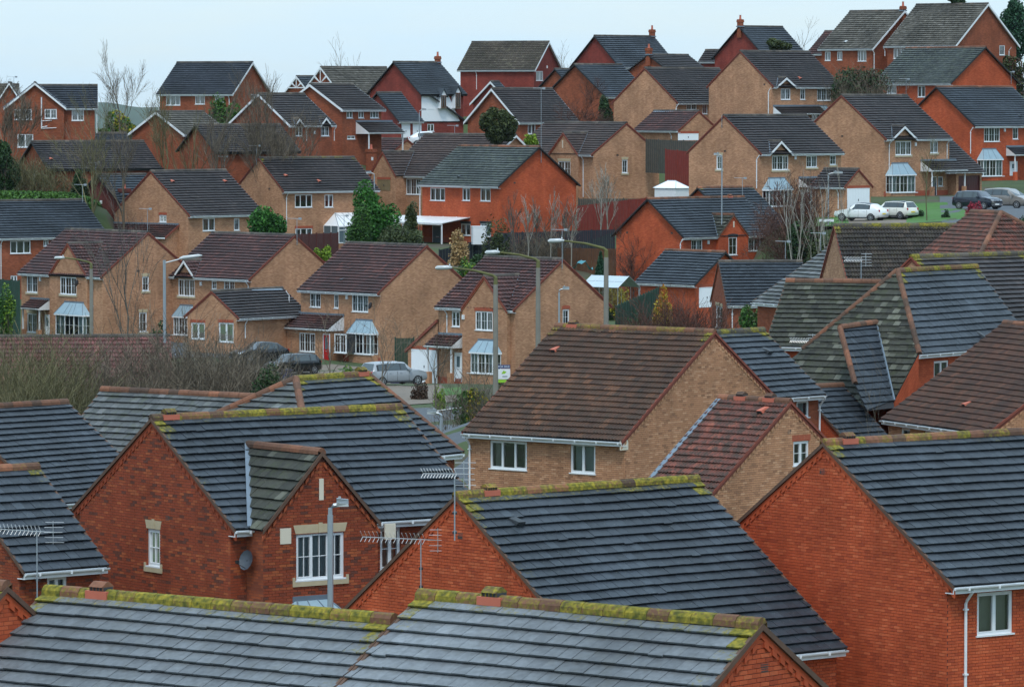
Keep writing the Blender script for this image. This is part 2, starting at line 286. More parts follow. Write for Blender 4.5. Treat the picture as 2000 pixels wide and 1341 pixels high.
def roll_tile(w, g, n=2, amp=0.045, far=False):
    w = w - 0.003; y1 = g + 0.05; prof = [0, 0.75, 1.0, 0.45]; xs = []; zs = []
    for k in range(n):
        for j, p in enumerate(prof): xs.append((k + j / 4) * w / n); zs.append(p * amp)
    xs.append(w); zs.append(0); m = len(xs)
    V = [(x, 0, (0.10 if far else 0.070) + z) for x, z in zip(xs, zs)] + [(x, y1, 0.012 + z) for x, z in zip(xs, zs)] + [(x, 0, (0.060 if far else 0.042) + z) for x, z in zip(xs, zs)]
    Q = [(i, i + 1, m + i + 1, m + i) for i in range(m - 1)] + [(2 * m + i, 2 * m + i + 1, i + 1, i) for i in range(m - 1)]
    return V, Q
def ridge_tile(l=0.45, w=0.13, h=0.11):
    pr = [(-w, -0.07), (-w * 0.92, 0.02), (-w * 0.5, h * 0.8), (0, h), (w * 0.5, h * 0.8), (w * 0.92, 0.02), (w, -0.07)]; l = l - 0.008
    V = [(0, y, z) for y, z in pr] + [(l, y * 1.03, z * 1.03) for y, z in pr]; n = len(pr)
    Q = [(i, n + i, n + i + 1, i + 1) for i in range(n - 1)] + [(0, 1, 2, 3), (0, 3, 4, 5), (n + 3, n + 2, n + 1, n), (n + 5, n + 4, n + 3, n)]
    return V, Q
def frame4(O, U, S):
    U = Vector(U).normalized(); S = Vector(S).normalized(); N = U.cross(S)
    M = np.eye(4); M[:3, 0] = U; M[:3, 1] = S; M[:3, 2] = N; M[:3, 3] = O; return M
def lay_slope(parent, O, U, S, poly, mat, s, moss=0.0, kind='flat', gauge=0.32, width=0.3, edge='both', name='tile'):
    """tiles over a convex polygon given in (u,s) coordinates of the slope frame O,U,S"""
    F = frame4(O, U, S); P = np.array(poly)
    smin, smax = P[:, 1].min(), P[:, 1].max(); rows = max(1, round((smax - smin) / gauge)); g = (smax - smin) / rows
    umin_all = P[:, 0].min(); umax_all = P[:, 0].max(); cols = max(1, round((umax_all - umin_all) / width)); w = (umax_all - umin_all) / cols
    V, Q = flat_tile(w, g, s < 33) if kind == 'flat' else roll_tile(w, g, 1 if s < 33 else 2, 0.045, s < 33)
    pc = Pieces(name, parent, mat, V, Q, single=(s * 0.3 >= 10.5)); V = np.array(V)
    def span(t):
        xs = []
        for i in range(len(P)):
            a, b = P[i], P[(i + 1) % len(P)]
            if abs(a[1] - b[1]) < 1e-9:
                if abs(a[1] - t) < 1e-6: xs += [a[0], b[0]]
                continue
            k = (t - a[1]) / (b[1] - a[1])
            if -1e-9 <= k <= 1 + 1e-9: xs.append(a[0] + k * (b[0] - a[0]))
        return (min(xs), max(xs)) if xs else (0, 0)
    for r in range(rows):
        s0 = smin + r * g; s1 = min(s0 + g, smax); a0, b0 = span(s0 + 1e-5); a1, b1 = span(s1 - 1e-5); lo, hi = min(a0, a1), max(b0, b1); lom, him = max(a0, a1), min(b0, b1)
        offs = (r % 2) * w * 0.5 if kind == 'flat' else 0.0
        c0 = int(math.floor((lo - umin_all - offs) / w)); c1 = int(math.ceil((hi - umin_all - offs) / w))
        for c in range(c0, c1):
            x = umin_all + offs + c * w
            if x + w <= lo + 1e-4 or x >= hi - 1e-4: continue
            tr = rows - 1 - r; m = 0.0
            if moss > 0:
                de = min(x - lo, hi - x - w)
                m = moss * max(0.50 - 0.20 * tr, 0.0) + (0.40 * moss if de < 0.25 and tr < 14 else 0.0) * (0.6 + 0.6 * random.random()) + random.uniform(-0.06, 0.06)
                m = max(0, m)
            J = np.eye(4); J[0, 3] = x; J[1, 3] = s0; J[2, 3] = random.uniform(-0.004, 0.004) + 0.012 * math.sin(x * 0.8 + s0 * 0.7); J[1, 3] += random.uniform(-0.006, 0.006) - (0.03 if random.random() < 0.012 else 0)
            a = random.uniform(-0.009, 0.009); J[0, 1] = -a; J[1, 0] = a
            if x >= lom - 1e-4 and x + w <= him + 1e-4: pc.add(F @ J, m)
            else:
                W = V.copy(); W[:, 0] += x; W[:, 1] += s0
                for i in range(len(W)):
                    k = min(max((W[i, 1] - s0) / g, 0), 1); L0 = a0 + (a1 - a0) * k; H0 = b0 + (b1 - b0) * k
                    W[i, 0] = min(max(W[i, 0], L0), H0)
                if np.ptp(W[:, 0]) > 0.01: pc.add_raw(W @ F[:3, :3].T + F[:3, 3], m)
    return pc
def lay_line(parent, p0, p1, s, mat='tile_ridge', moss=0.5, name='ridge_tile', l=0.45, w=0.13, side=(0, 0, 1)):
    p0 = Vector(p0); p1 = Vector(p1); d = p1 - p0; n = max(1, round(d.length / l)); ll = d.length / n
    V, Q = ridge_tile(ll, w, 0.11 if w > 0.1 else 0.06); pc = Pieces(name, parent, mat, V, Q, single=(s * 0.45 >= 10))
    u = d.normalized(); y = Vector(side).cross(u).normalized(); z = u.cross(y)
    for i in range(n):
        M = np.eye(4); M[:3, 0] = u; M[:3, 1] = y; M[:3, 2] = z; M[:3, 3] = p0 + u * (i * ll); M[2, 3] += random.uniform(-0.004, 0.004)
        pc.add(M, max(0, moss * (0.38 + 0.28 * random.random())))
    return pc
def brick_piece(l=0.215):
    V = [(0, 0, 0), (l, 0, 0), (l, 0, 0.065), (0, 0, 0.065), (0.002, -0.014, 0.002), (l - 0.002, -0.014, 0.002), (l - 0.002, -0.014, 0.063), (0.002, -0.014, 0.063)]
    return V, [(4, 5, 6, 7), (0, 1, 5, 4), (1, 2, 6, 5), (2, 3, 7, 6), (3, 0, 4, 7)]
# ------------------------------------------------------------------ measured positions (metres)
HOUSES = [
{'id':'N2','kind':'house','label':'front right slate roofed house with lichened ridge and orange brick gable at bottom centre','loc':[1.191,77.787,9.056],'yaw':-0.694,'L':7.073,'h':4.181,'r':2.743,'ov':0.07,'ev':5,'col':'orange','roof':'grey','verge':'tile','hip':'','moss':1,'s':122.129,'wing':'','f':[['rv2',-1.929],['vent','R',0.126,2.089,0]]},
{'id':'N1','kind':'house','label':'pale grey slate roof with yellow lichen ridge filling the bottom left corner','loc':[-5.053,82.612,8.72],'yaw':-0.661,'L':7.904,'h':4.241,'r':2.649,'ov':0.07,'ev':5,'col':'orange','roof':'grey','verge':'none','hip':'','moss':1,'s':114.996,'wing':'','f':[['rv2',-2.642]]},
{'id':'N3','kind':'house','label':'mottled red brick house with mossy cross gable,stone lintels and a white downpipe','loc':[-6.358,131.952,8.801],'yaw':0.631,'L':8.129,'h':4.085,'r':2.678,'ov':0.07,'ev':5.0,'col':'redmix','roof':'slate','verge':'brick','hip':'','moss':0.9,'s':71.996,'wing':'','f':[['xg',-1.695,1.858,1.949,'tile',0.8],['slit',-1.679,0.72,1.286],['w','F',-2.473,-0.953,-1.354,-0.14,3,'gs',0.8],['w','F',0.745,1.41,-1.333,-0.207,2,'g',0],['w','L',-0.34,0.306,-1.242,-0.253,1,'Gs',0],['dp','F',-3.419,-2.193],['dish','F',-3.676,-0.793,0],['bay',-2.904,-1.099,-1.895,-2.242,-3.453,0.8],['vent','L',-0.73,0.098,0],['rv2',-3.494],['corb',-2.811,-0.181],['corb',0.514,-0.233]]},
{'id':'N4','kind':'house','label':'bright orange brick house with dark slate roof and two tall aerials on its gable','loc':[1.682,121.425,6.417],'yaw':0.715,'L':8.135,'h':5.406,'r':3.873,'ov':0.07,'ev':5.0,'col':'orange','roof':'slate','verge':'brick','hip':'','moss':1,'s':78.238,'wing':'','f':[['rv',-2.907,-0.879,'dark'],['rv2',-2.978],['vent','L',-0.128,2.929,0]]},
{'id':'N4b','kind':'','label':'','loc':[7.414,125.007,3.226],'yaw':0.658,'L':2.121,'h':4.12,'r':3.172,'ov':0.07,'ev':5.0,'col':'orange','roof':'slate2','verge':'none','hip':'','moss':0.1,'s':75.996,'wing':'N4','f':[]},
{'id':'N5','kind':'house','label':'large orange brick gable with dark slate roof and white downpipe at the right edge','loc':[11.052,124.704,8.114],'yaw':0.639,'L':8.014,'h':4.928,'r':3.217,'ov':0.07,'ev':5.0,'col':'orange','roof':'slate','verge':'brick','hip':'','moss':0.8,'s':76.181,'wing':'','f':[['w','F',-2.956,-1.766,-1.282,-0.229,2,'p',0],['dp','F',-3.365,-2.57],['rv2',-3.198],['vent','L',0.084,2.531,0]]},
{'id':'N6','kind':'house','label':'tan brick house with big brown pantile roof and a lower red pantile wing','loc':[4.588,182.196,7.647],'yaw':-0.686,'L':7.56,'h':5.579,'r':3.752,'ov':0.07,'ev':5.0,'col':'tan','roof':'pantile','verge':'brick','hip':'','moss':0.8,'s':52.142,'wing':'','f':[['w','F',-2.662,-0.9,-1.268,-0.226,3,'p',0],['w','F',1.151,2.32,-1.249,-0.163,2,'p',0],['dp','F',-3.6,-2.101],['rv',-2.763,-1.219,'terra'],['rv2',-2.923],['corb',3.714,-0.074]]},
{'id':'N6b','kind':'','label':'','loc':[8.332,166.479,6.769],'yaw':-0.757,'L':3.229,'h':4.154,'r':2.942,'ov':0.07,'ev':5.0,'col':'tan','roof':'pantilered','verge':'brick','hip':'','moss':0.1,'s':57.064,'wing':'N6','f':[['w','R',0.198,1.041,0.766,1.591,2,'gb',0],['rv',0.784,-0.449,'terra'],['vent','R',-0.022,1.938,0],['fl',[-1.536,-0.092,2.877],[-1.481,-3.857,0.21],0.2],['rv2',-0.592],['rv2',0.699]]},
{'id':'N7','kind':'house','label':'slate roofed red brick house right behind the big brown pantile roof','loc':[8.409,190.433,8.469],'yaw':0.834,'L':4.609,'h':3.124,'r':2.42,'ov':0.07,'ev':5.0,'col':'red','roof':'slate','verge':'none','hip':'','moss':0.9,'s':49.886,'wing':'','f':[['w','F',0.883,1.647,-0.844,-0.183,1,'p',0],['rv',1.261,-0.965,'dark'],['dp','F',2.254,-1.495]]},
{'id':'N8','kind':'house','label':'tan house with dark brown pantile roof cut off by the right edge','loc':[21.171,188.271,7.465],'yaw':-1.195,'L':9.081,'h':5.4,'r':3.69,'ov':0.07,'ev':5.0,'col':'tan','roof':'pantile2','verge':'brick','hip':'','moss':0.4,'s':50.459,'wing':'','f':[['w','F',-3.356,-2.545,-0.718,-0.238,1,'p',0],['w','F',-1.296,-0.589,-0.626,-0.231,1,'p',0],['rv',0.575,-4.134,'terra']]},
{'id':'N9','kind':'house','label':'low L shaped slate roof with orange hip tiles in front of the silver car','loc':[-5.751,155.688,8.742],'yaw':0.924,'L':3.689,'h':3.849,'r':2.372,'ov':0.07,'ev':3,'col':'red','roof':'slate','verge':'orange','hip':'L','moss':1,'s':61.02,'wing':'','f':[['rv2',1.447]]},
{'id':'N9a','kind':'','label':'','loc':[-11.411,169.649,7.395],'yaw':-0.64,'L':7.765,'h':2.866,'r':2.34,'ov':0.07,'ev':3,'col':'red','roof':'greyslate','verge':'none','hip':'','moss':0.5,'s':55.998,'wing':'N9','f':[]},
{'id':'N10','kind':'house','label':'plain dark slate roof at the left edge behind the mottled red brick gable','loc':[-16.897,163.806,6.738],'yaw':0.85,'L':5.185,'h':4.53,'r':2.939,'ov':0.07,'ev':5.0,'col':'red','roof':'slate','verge':'none','hip':'','moss':0.5,'s':57.995,'wing':'','f':[]},
{'id':'N11','kind':'house','label':'small slate roofed house at lower left edge with white gutter and a TV aerial','loc':[-13.606,128.035,7.837],'yaw':0.713,'L':2.697,'h':3.14,'r':2.406,'ov':0.07,'ev':5.0,'col':'redmix','roof':'slate','verge':'none','hip':'','moss':0.7,'s':74.198,'wing':'','f':[['w','F',-0.402,0.232,-0.786,-0.185,2,'p',0]]},
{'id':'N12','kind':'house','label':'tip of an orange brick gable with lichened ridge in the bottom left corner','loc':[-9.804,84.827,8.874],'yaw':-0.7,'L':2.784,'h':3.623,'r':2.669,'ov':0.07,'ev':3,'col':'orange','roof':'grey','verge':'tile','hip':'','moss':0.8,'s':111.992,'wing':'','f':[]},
{'id':'R1','kind':'house','label':'hipped slate roofed house with orange hip tiles and mossy left slope at centre right','loc':[17.735,202.59,9.73],'yaw':0.933,'L':6.279,'h':2.814,'r':3.219,'ov':0.07,'ev':5.0,'col':'orange','roof':'slate','verge':'none','hip':'L','moss':0.9,'s':46.893,'wing':'','f':[['w','F',-4.35,-3.195,-1.097,-0.344,2,'p',0],['rv',-0.449,-2.337,'dark'],['slope','mossy',[[-3.139,0.025,3.219],[-5.947,-2.791,0.007],[-7.6,-2.642,-1.884],[-7.912,-1.483,-2.241],[-8.012,1.646,-2.355],[-6.333,3.126,-0.435]]],['slope','slate',[[-7.818,-0.114,1.038],[-4.941,-0.028,1.136],[-7.693,-2.628,-1.838],[-7.958,-2.843,-2.084],[-10.077,-2.855,-2.098],[-9.574,-1.977,-1.093]]]]},
{'id':'R2','kind':'house','label':'mossy grey tiled roof left of the orange hip tiles,aerial at its foot','loc':[14.118,213.315,9.316],'yaw':-0.325,'L':4.331,'h':3.526,'r':2.705,'ov':0.07,'ev':5.0,'col':'orange','roof':'mossy','verge':'none','hip':'','moss':0.35,'s':44.535,'wing':'','f':[]},
{'id':'R3','kind':'house','label':'long dark pantile roof with lichened ridge and reddish hipped end below the white cars','loc':[18.481,228.929,11.02],'yaw':0.131,'L':6.801,'h':3.966,'r':3.045,'ov':0.07,'ev':5.0,'col':'tan','roof':'pantiledark','verge':'brick','hip':'','moss':0.9,'s':41.498,'wing':'','f':[]},
{'id':'R3b','kind':'','label':'','loc':[22.043,226.206,12.446],'yaw':-1.146,'L':2.764,'h':3.273,'r':2.3,'ov':0.07,'ev':5.0,'col':'tan','roof':'pantilered','verge':'none','hip':'R','moss':0.1,'s':41.997,'wing':'R3','f':[]},
{'id':'R4','kind':'house','label':'brown tiled roof rising behind the blue slate hipped roof at right edge','loc':[20.23,215.92,10.123],'yaw':0.716,'L':7.179,'h':4.029,'r':2.961,'ov':0.07,'ev':5.0,'col':'tan','roof':'brown','verge':'brick','hip':'','moss':0.9,'s':43.998,'wing':'','f':[]},
{'id':'R5','kind':'house','label':'low plain slate roof in the gap between the slate house and the brown pantile roof','loc':[12.331,193.89,5.834],'yaw':0.729,'L':2.497,'h':3.584,'r':2.721,'ov':0.07,'ev':3,'col':'orange','roof':'slate','verge':'none','hip':'','moss':0.1,'s':48.997,'wing':'','f':[]},
{'id':'U1','kind':'house','label':'grey slate slope wedged between the narrow red gable and the dark pantile roof','loc':[17.086,247.156,9.725],'yaw':-1.105,'L':4.394,'h':4.374,'r':2.622,'ov':0.07,'ev':3,'col':'red','roof':'greyslate','verge':'none','hip':'','moss':0.2,'s':38.437,'wing':'','f':[]},
{'id':'M1','kind':'house','label':'tan brick house at the far left with cross gable and red tiled porch','loc':[-31.05,372.467,6.671],'yaw':-0.904,'L':11.522,'h':4.403,'r':3.294,'ov':0.07,'ev':5.0,'col':'tan','roof':'plum','verge':'red','hip':'','moss':0.35,'s':25.506,'wing':'','f':[['xg',1.239,2.664,2.432,'red',0.2],['w','F',-4.934,-3.408,-1.434,-0.136,2,'gs',0],['w','F',0.067,2.341,-1.418,-0.095,3,'gs',0.2],['w','F',-4.888,-3.507,-4.505,-3.048,2,'gs',0],['door','F',-2.352,-1.632,-4.854,-3.05,'white',0],['bay',-0.113,4.211,-2.034,-2.892,-4.484,0.2],['w','R',-0.547,0.058,-1.105,-0.02,1,'Gs',0],['w','R',-0.839,-0.141,-4.201,-2.728,1,'Gs',0],['dp','F',4.364,-4.417],['porch',-4.289,-1.686,-1.947,1.0],['vent','R',-0.914,0.421,0],['dish','F',2.954,-0.515,0.2],['box','F',-2.97,-0.376,0]]},
{'id':'M2','kind':'house','label':'tan brick house with small white trimmed gablet and a brown roofed garage in front','loc':[-19.629,368.642,6.608],'yaw':-0.851,'L':10.183,'h':4.459,'r':3.219,'ov':0.07,'ev':5.0,'col':'tan','roof':'plum','verge':'red','hip':'','moss':0.35,'s':25.77,'wing':'','f':[['xg',-2.863,1.337,1.244,'white',0.0],['w','F',-3.905,-1.868,-1.439,-0.159,3,'gs',0.0],['w','F',0.216,0.844,-0.835,-0.18,1,'g',0],['w','F',1.72,3.028,-0.819,-0.129,2,'g',0],['bay',-4.158,-1.61,-2.195,-2.979,-4.375,0.0],['dp','F',4.762,-0.826],['box','F',-1.044,-0.456,0]]},
{'id':'M2b','kind':'','label':'','loc':[-19.231,352.986,4.349],'yaw':0.89,'L':7.717,'h':2.713,'r':1.869,'ov':0.07,'ev':2.6,'col':'tan','roof':'brown','verge':'red','hip':'','moss':0.35,'s':26.913,'wing':'M2','f':[['w','L',0.702,2.057,-1.598,-0.413,2,'pb',0],['w','L',-2.088,-0.646,-1.734,-0.334,2,'pb',0],['dp','F',-2.941,-1.439],['fl',[0.334,-0.059,1.828],[3.59,-0.146,1.768],0.25]]},
{'id':'M3','kind':'house','label':'tan brick house with red front door behind the black parked car','loc':[-9.117,352.893,6.184],'yaw':-0.86,'L':9.223,'h':4.621,'r':3.337,'ov':0.07,'ev':5.0,'col':'tan','roof':'plum','verge':'red','hip':'','moss':0.35,'s':26.92,'wing':'','f':[['w','F',-3.504,-2.25,-1.196,-0.156,2,'g',0],['w','F',-0.707,-0.175,-1.191,-0.157,1,'G',0],['w','F',1.354,3.223,-1.36,-0.111,3,'g',0],['bay',1.263,4.295,-1.986,-2.834,-4.339,0.0],['lean',-6.219,0.47,-1.716,1.5,[['w',-3.109,-1.26,-4.351,-2.982,3,'g'],['door',-0.313,0.455,-5.184,-2.973,'red'],['w',0.927,2.277,-4.276,-2.918,2,'g']]],['dish','F',3.919,-0.867,0],['rv',-0.675,-3.444,'dark'],['box','F',0.827,-0.339,0],['dp','F',-5.86,-5.033]]},
{'id':'M4','kind':'house','label':'tan brick house with white garage door and cross gable behind the silver car','loc':[0.765,319.509,6.416],'yaw':-0.793,'L':7.333,'h':4.611,'r':3.179,'ov':0.07,'ev':5.0,'col':'tan','roof':'plum','verge':'red','hip':'','moss':0.5,'s':29.733,'wing':'','f':[['xg',1.092,2.122,2.137,'red',0.35],['w','F',-2.35,-1.577,-1.237,-0.231,2,'g',0],['w','F',0.227,1.848,-1.358,-0.127,3,'gB',0.35],['bay',0.02,2.593,-2.031,-2.764,-4.127,0.35],['door','F',-2.062,-1.338,-4.816,-2.904,'white',0],['porch',-3.759,-1.24,-1.792,1.1],['w','R',0.027,0.643,-1.07,-0.066,1,'GB',0],['dp','F',2.96,-4.458],['dp','F',-2.737,-1.867],['lgar',[-3.556,-0.883],[-6.4,-2.871],[-6.008,-3.657,-5.178,-2.881]],['box','F',-0.854,-0.564,0.35]]},
{'id':'M5','kind':'house','label':'bright orange brick house with green streaked slate roof and white canopy at centre','loc':[-1.153,425.674,12.543],'yaw':-0.934,'L':11.923,'h':4.474,'r':3.366,'ov':0.28,'ev':5.0,'col':'orange','roof':'greenslate','verge':'dark','hip':'','moss':0.5,'s':22.318,'wing':'','f':[['w','F',-4.504,-2.271,-1.362,-0.242,3,'p',0],['w','F',0.322,1.458,-1.291,-0.18,2,'p',0],['w','F',2.966,4.464,-1.288,-0.139,2,'p',0],['w','F',2.964,4.538,-4.339,-3.233,2,'pd',0],['w','F',0.092,1.532,-4.317,-3.293,2,'pd',0],['door','F',-4.122,-2.659,-5.218,-3.514,'glass',0],['dp','F',-5.975,-5.37],['canopy',-10.369,1.457,-2.727,3.0],['vent','R',-2.493,0.313,0],['rv',-0.975,-3.454,'dark']]},
{'id':'M6','kind':'house','label':'tan brick house with cross gable and narrow side window right behind the orange house','loc':[6.699,443.438,15.069],'yaw':-1.009,'L':13.613,'h':3.855,'r':2.822,'ov':0.07,'ev':5.0,'col':'tan','roof':'brown2','verge':'red','hip':'','moss':0.35,'s':21.424,'wing':'','f':[['xg',2.301,2.471,1.931,'red',0.3],['slit',2.139,0.591,1.283],['w','F',1.372,3.418,-1.994,-0.608,2,'gs',0.3],['w','R',-0.466,0.141,-1.645,-0.449,1,'Gs',0],['vent','R',-0.964,-0.03,0],['dp','F',5.155,-3.799]]},
{'id':'M7','kind':'house','label':'orange brick house with slate roof and dark edged cross gable left of the birches','loc':[14.677,388.037,9.195],'yaw':0.772,'L':11.168,'h':4.0,'r':2.978,'ov':0.28,'ev':5.0,'col':'orange','roof':'slate','verge':'dark','hip':'','moss':0.5,'s':24.482,'wing':'','f':[['xg',0.076,1.776,1.694,'dark',0.3],['slit',0.131,0.719,1.206],['w','F',-4.421,-3.136,-1.15,-0.182,2,'g',0],['w','F',-0.454,0.552,-1.47,-0.05,1,'GD',0.3],['w','F',2.181,4.217,-1.22,-0.118,3,'g',0],['dp','F',-5.701,-1.108],['vent','L',2.48,0.29,0],['vent','L',-2.425,0.346,0],['rv2',3.907],['box','F',-2.493,-0.41,0]]},
{'id':'M7b','kind':'house','label':'slate roofed house tucked behind the orange house with the cross gable','loc':[17.383,397.516,9.567],'yaw':0.761,'L':6.404,'h':4.42,'r':3.273,'ov':0.28,'ev':5.0,'col':'orange','roof':'slate','verge':'dark','hip':'','moss':0.6,'s':23.898,'wing':'','f':[]},
{'id':'M8','kind':'garage','label':'detached red brick garage with slate roof beside the greenhouse','loc':[13.787,365.672,6.238],'yaw':-0.836,'L':6.497,'h':3.256,'r':2.39,'ov':0.28,'ev':2.4,'col':'orange','roof':'slate','verge':'dark','hip':'','moss':0.35,'s':25.98,'wing':'','f':[['dp','F',-2.978,-1.368],['gdoor','R',-2.462,-0.914,-1.679,-0.227,'white',0]]},
{'id':'M9','kind':'house','label':'red brick house with narrow gable and stone headed window behind the bare shrubs','loc':[17.011,333.082,6.082],'yaw':0.115,'L':5.833,'h':3.667,'r':2.843,'ov':0.07,'ev':3.5,'col':'red','roof':'slate','verge':'brick','hip':'','moss':0.35,'s':28.521,'wing':'','f':[['w','L',-1.443,1.461,-1.666,-0.193,1,'Gs',0],['dp','F',-2.488,-1.512]]},
{'id':'M10','kind':'house','label':'tan brick house with grey bay,white front door and white garage beside the white hatchback','loc':[21.322,409.659,15.506],'yaw':0.808,'L':10.702,'h':4.205,'r':3.161,'ov':0.07,'ev':5.0,'col':'tan','roof':'brown','verge':'red','hip':'','moss':0.35,'s':23.19,'wing':'','f':[['xg',-2.793,1.473,1.051,'white',0.0],['w','F',-3.676,-1.581,-1.337,-0.144,3,'gs',0.0],['w','F',0.728,2.122,-1.164,-0.178,2,'gs',0],['w','F',3.791,4.596,-0.977,-0.158,1,'Gs',0],['bay',-4.842,-1.377,-2.061,-2.943,-4.348,0.0],['door','F',0.015,1.739,-5.061,-3.002,'white',0],['porch',-0.258,2.395,-2.061,1.0],['dp','F',-5.693,-2.83],['w','L',0.168,0.85,-1.31,-0.157,1,'Gs',0],['box','F',-0.728,-0.331,0],['vent','L',-0.112,0.232,0]]},
{'id':'M10b','kind':'','label':'','loc':[27.078,399.944,12.863],'yaw':-0.739,'L':3.664,'h':1.937,'r':1.433,'ov':0.07,'ev':2.5,'col':'tan','roof':'brown','verge':'red','hip':'','moss':0.35,'s':23.753,'wing':'M10','f':[['gdoor','R',-1.434,1.403,-1.959,-0.155,'white',0],['dp','F',1.012,-1.776]]},
{'id':'M11','kind':'house','label':'tan brick house with grey bay and pillared porch above the green lawn','loc':[32.232,433.143,16.53],'yaw':0.848,'L':9.691,'h':5.039,'r':3.833,'ov':0.07,'ev':5.0,'col':'tan','roof':'brown','verge':'red','hip':'','moss':0.35,'s':21.933,'wing':'','f':[['xg',-2.161,1.873,1.132,'white',0.0],['w','F',-3.169,-0.845,-1.392,-0.176,3,'gs',0.0],['w','F',1.954,3.096,-1.249,-0.205,2,'gs',0],['bay',-4.498,-0.604,-2.158,-3.093,-4.668,0.0],['dp','F',-4.143,-5.505],['dp','F',4.392,-1.856],['box','F',-0.244,-0.458,0],['w','F',3.119,3.883,-4.214,-3.349,1,'G',0],['door','F',2.133,2.895,-5.609,-3.337,'darkblue',0],['porch',0.521,5.712,-1.935,1.3],['gar',8.502,-2.982,[4.899,8.147,-4.608,-3.283]],['vent','L',-0.084,0.267,0]]},
{'id':'M12','kind':'house','label':'orange brick house with bay window at the right edge behind the grey people carrier','loc':[43.099,453.986,17.563],'yaw':0.774,'L':10.96,'h':4.771,'r':3.603,'ov':0.28,'ev':5.0,'col':'orange','roof':'slate','verge':'dark','hip':'','moss':0.35,'s':20.926,'wing':'','f':[['w','F',-3.883,-1.618,-1.429,-0.109,3,'g',0],['w','F',0.219,1.031,-1.213,-0.122,1,'G',0],['bay',-4.763,-1.552,-2.138,-3.026,-4.582,0.0],['door','F',-0.197,0.91,-4.578,-3.25,'white',0],['porch',-0.728,4.087,-1.931,1.1],['dp','F',-5.847,-2.491],['box','F',-0.961,-0.352,0],['rv',2.19,-3.56,'dark']]},
{'id':'M13','kind':'house','label':'tan brick house with white trimmed gablet below the chimneyed red gable','loc':[25.359,470.111,21.211],'yaw':0.752,'L':9.678,'h':4.521,'r':3.41,'ov':0.07,'ev':5.0,'col':'tan','roof':'brown','verge':'red','hip':'','moss':0.35,'s':20.208,'wing':'','f':[['xg',-3.031,1.412,0.887,'white',0.0],['w','F',-3.557,-2.215,-1.211,-0.137,2,'g',0.0],['w','F',-0.868,-0.157,-1.211,-0.133,1,'G',0],['w','F',1.485,3.422,-1.309,-0.128,3,'g',0],['dp','F',-5.317,-2.525],['porch',-4.609,1.776,-1.847,1.1],['bay',0.73,3.31,-1.851,-2.538,-3.423,0.0],['rv',-0.147,-3.394,'terra'],['vent','L',-3.218,0.252,0]]},
{'id':'M14','kind':'house','label':'tan brick house with plum roofed garage and aerial in front of its windows','loc':[16.747,479.678,19.67],'yaw':0.807,'L':11.064,'h':4.417,'r':3.395,'ov':0.07,'ev':5.0,'col':'tan','roof':'brown','verge':'red','hip':'','moss':0.35,'s':19.805,'wing':'','f':[['xg',2.439,1.565,1.285,'white',0.0],['w','F',-3.943,-2.442,-0.666,-0.068,2,'g',0],['w','F',-1.614,-0.859,-1.069,-0.069,1,'G',0],['w','F',1.492,3.63,-1.127,-0.021,3,'gs',0.0],['dp','F',-5.512,-0.712],['box','F',0.731,-0.271,0]]},
{'id':'M14b','kind':'garage','label':'plum roofed garage with lead strip in front of the tan house with aerial','loc':[15.767,466.76,17.038],'yaw':-0.991,'L':7.555,'h':2.486,'r':1.865,'ov':0.07,'ev':2.5,'col':'tan','roof':'plum','verge':'red','hip':'','moss':0,'s':20.353,'wing':'','f':[['gdoor','R',-2.383,-0.118,-0.88,-0.296,'white',0],['fl',[-3.545,-0.115,1.779],[-0.22,-0.041,1.835],0.3],['dp','F',2.328,-0.787]]},
{'id':'M15','kind':'house','label':'orange gabled house with streaked slate roof below the two top right houses','loc':[43.099,484.174,21.579],'yaw':-0.911,'L':11.569,'h':4.697,'r':3.575,'ov':0.28,'ev':5.0,'col':'orange','roof':'greenslate','verge':'dark','hip':'','moss':0.3,'s':19.621,'wing':'','f':[['w','F',-3.823,-2.39,-0.969,-0.207,2,'p',0],['w','F',0.68,1.795,-1.326,-0.217,2,'p',0],['dp','F',-5.493,-0.967]]},
{'id':'M16','kind':'house','label':'red brick house with white bargeboards and grey brown roof at the top right corner','loc':[45.1,499.523,25.455],'yaw':-0.724,'L':9.137,'h':5.578,'r':4.29,'ov':0.28,'ev':5.0,'col':'red','roof':'greybrown','verge':'white','hip':'','moss':0.1,'s':19.018,'wing':'','f':[['w','F',-3.507,-2.073,-1.278,-0.235,3,'p',0],['w','R',2.336,3.319,-0.9,0.094,1,'p',0],['dp','F',-4.555,-1.007],['dp','R',3.933,-0.998]]},
{'id':'M17','kind':'house','label':'red brick house with grey roof and end chimney left of the top right corner house','loc':[37.84,505.022,25.217],'yaw':-0.774,'L':7.429,'h':5.101,'r':3.942,'ov':0.28,'ev':5.0,'col':'red','roof':'greybrown','verge':'white','hip':'','moss':0.05,'s':18.811,'wing':'','f':[['w','F',-2.999,-2.234,-1.201,-0.25,2,'p',0],['w','F',-1.331,-0.639,-1.157,-0.262,2,'p',0],['w','F',1.431,2.598,-1.279,-0.125,3,'p',0],['dp','F',3.691,-3.121],['ch',3.464,0.0,0.379,4.423,'red',1,2.74152261633023],['rv',-0.655,-4.14,'white']]},
{'id':'M18','kind':'house','label':'sliver of plum tiled roof left of the grey roofed house on the top right','loc':[34.69,519.634,24.844],'yaw':-0.748,'L':3.438,'h':3.171,'r':2.434,'ov':0.07,'ev':5.0,'col':'red','roof':'plum','verge':'none','hip':'','moss':0.35,'s':18.282,'wing':'','f':[]},
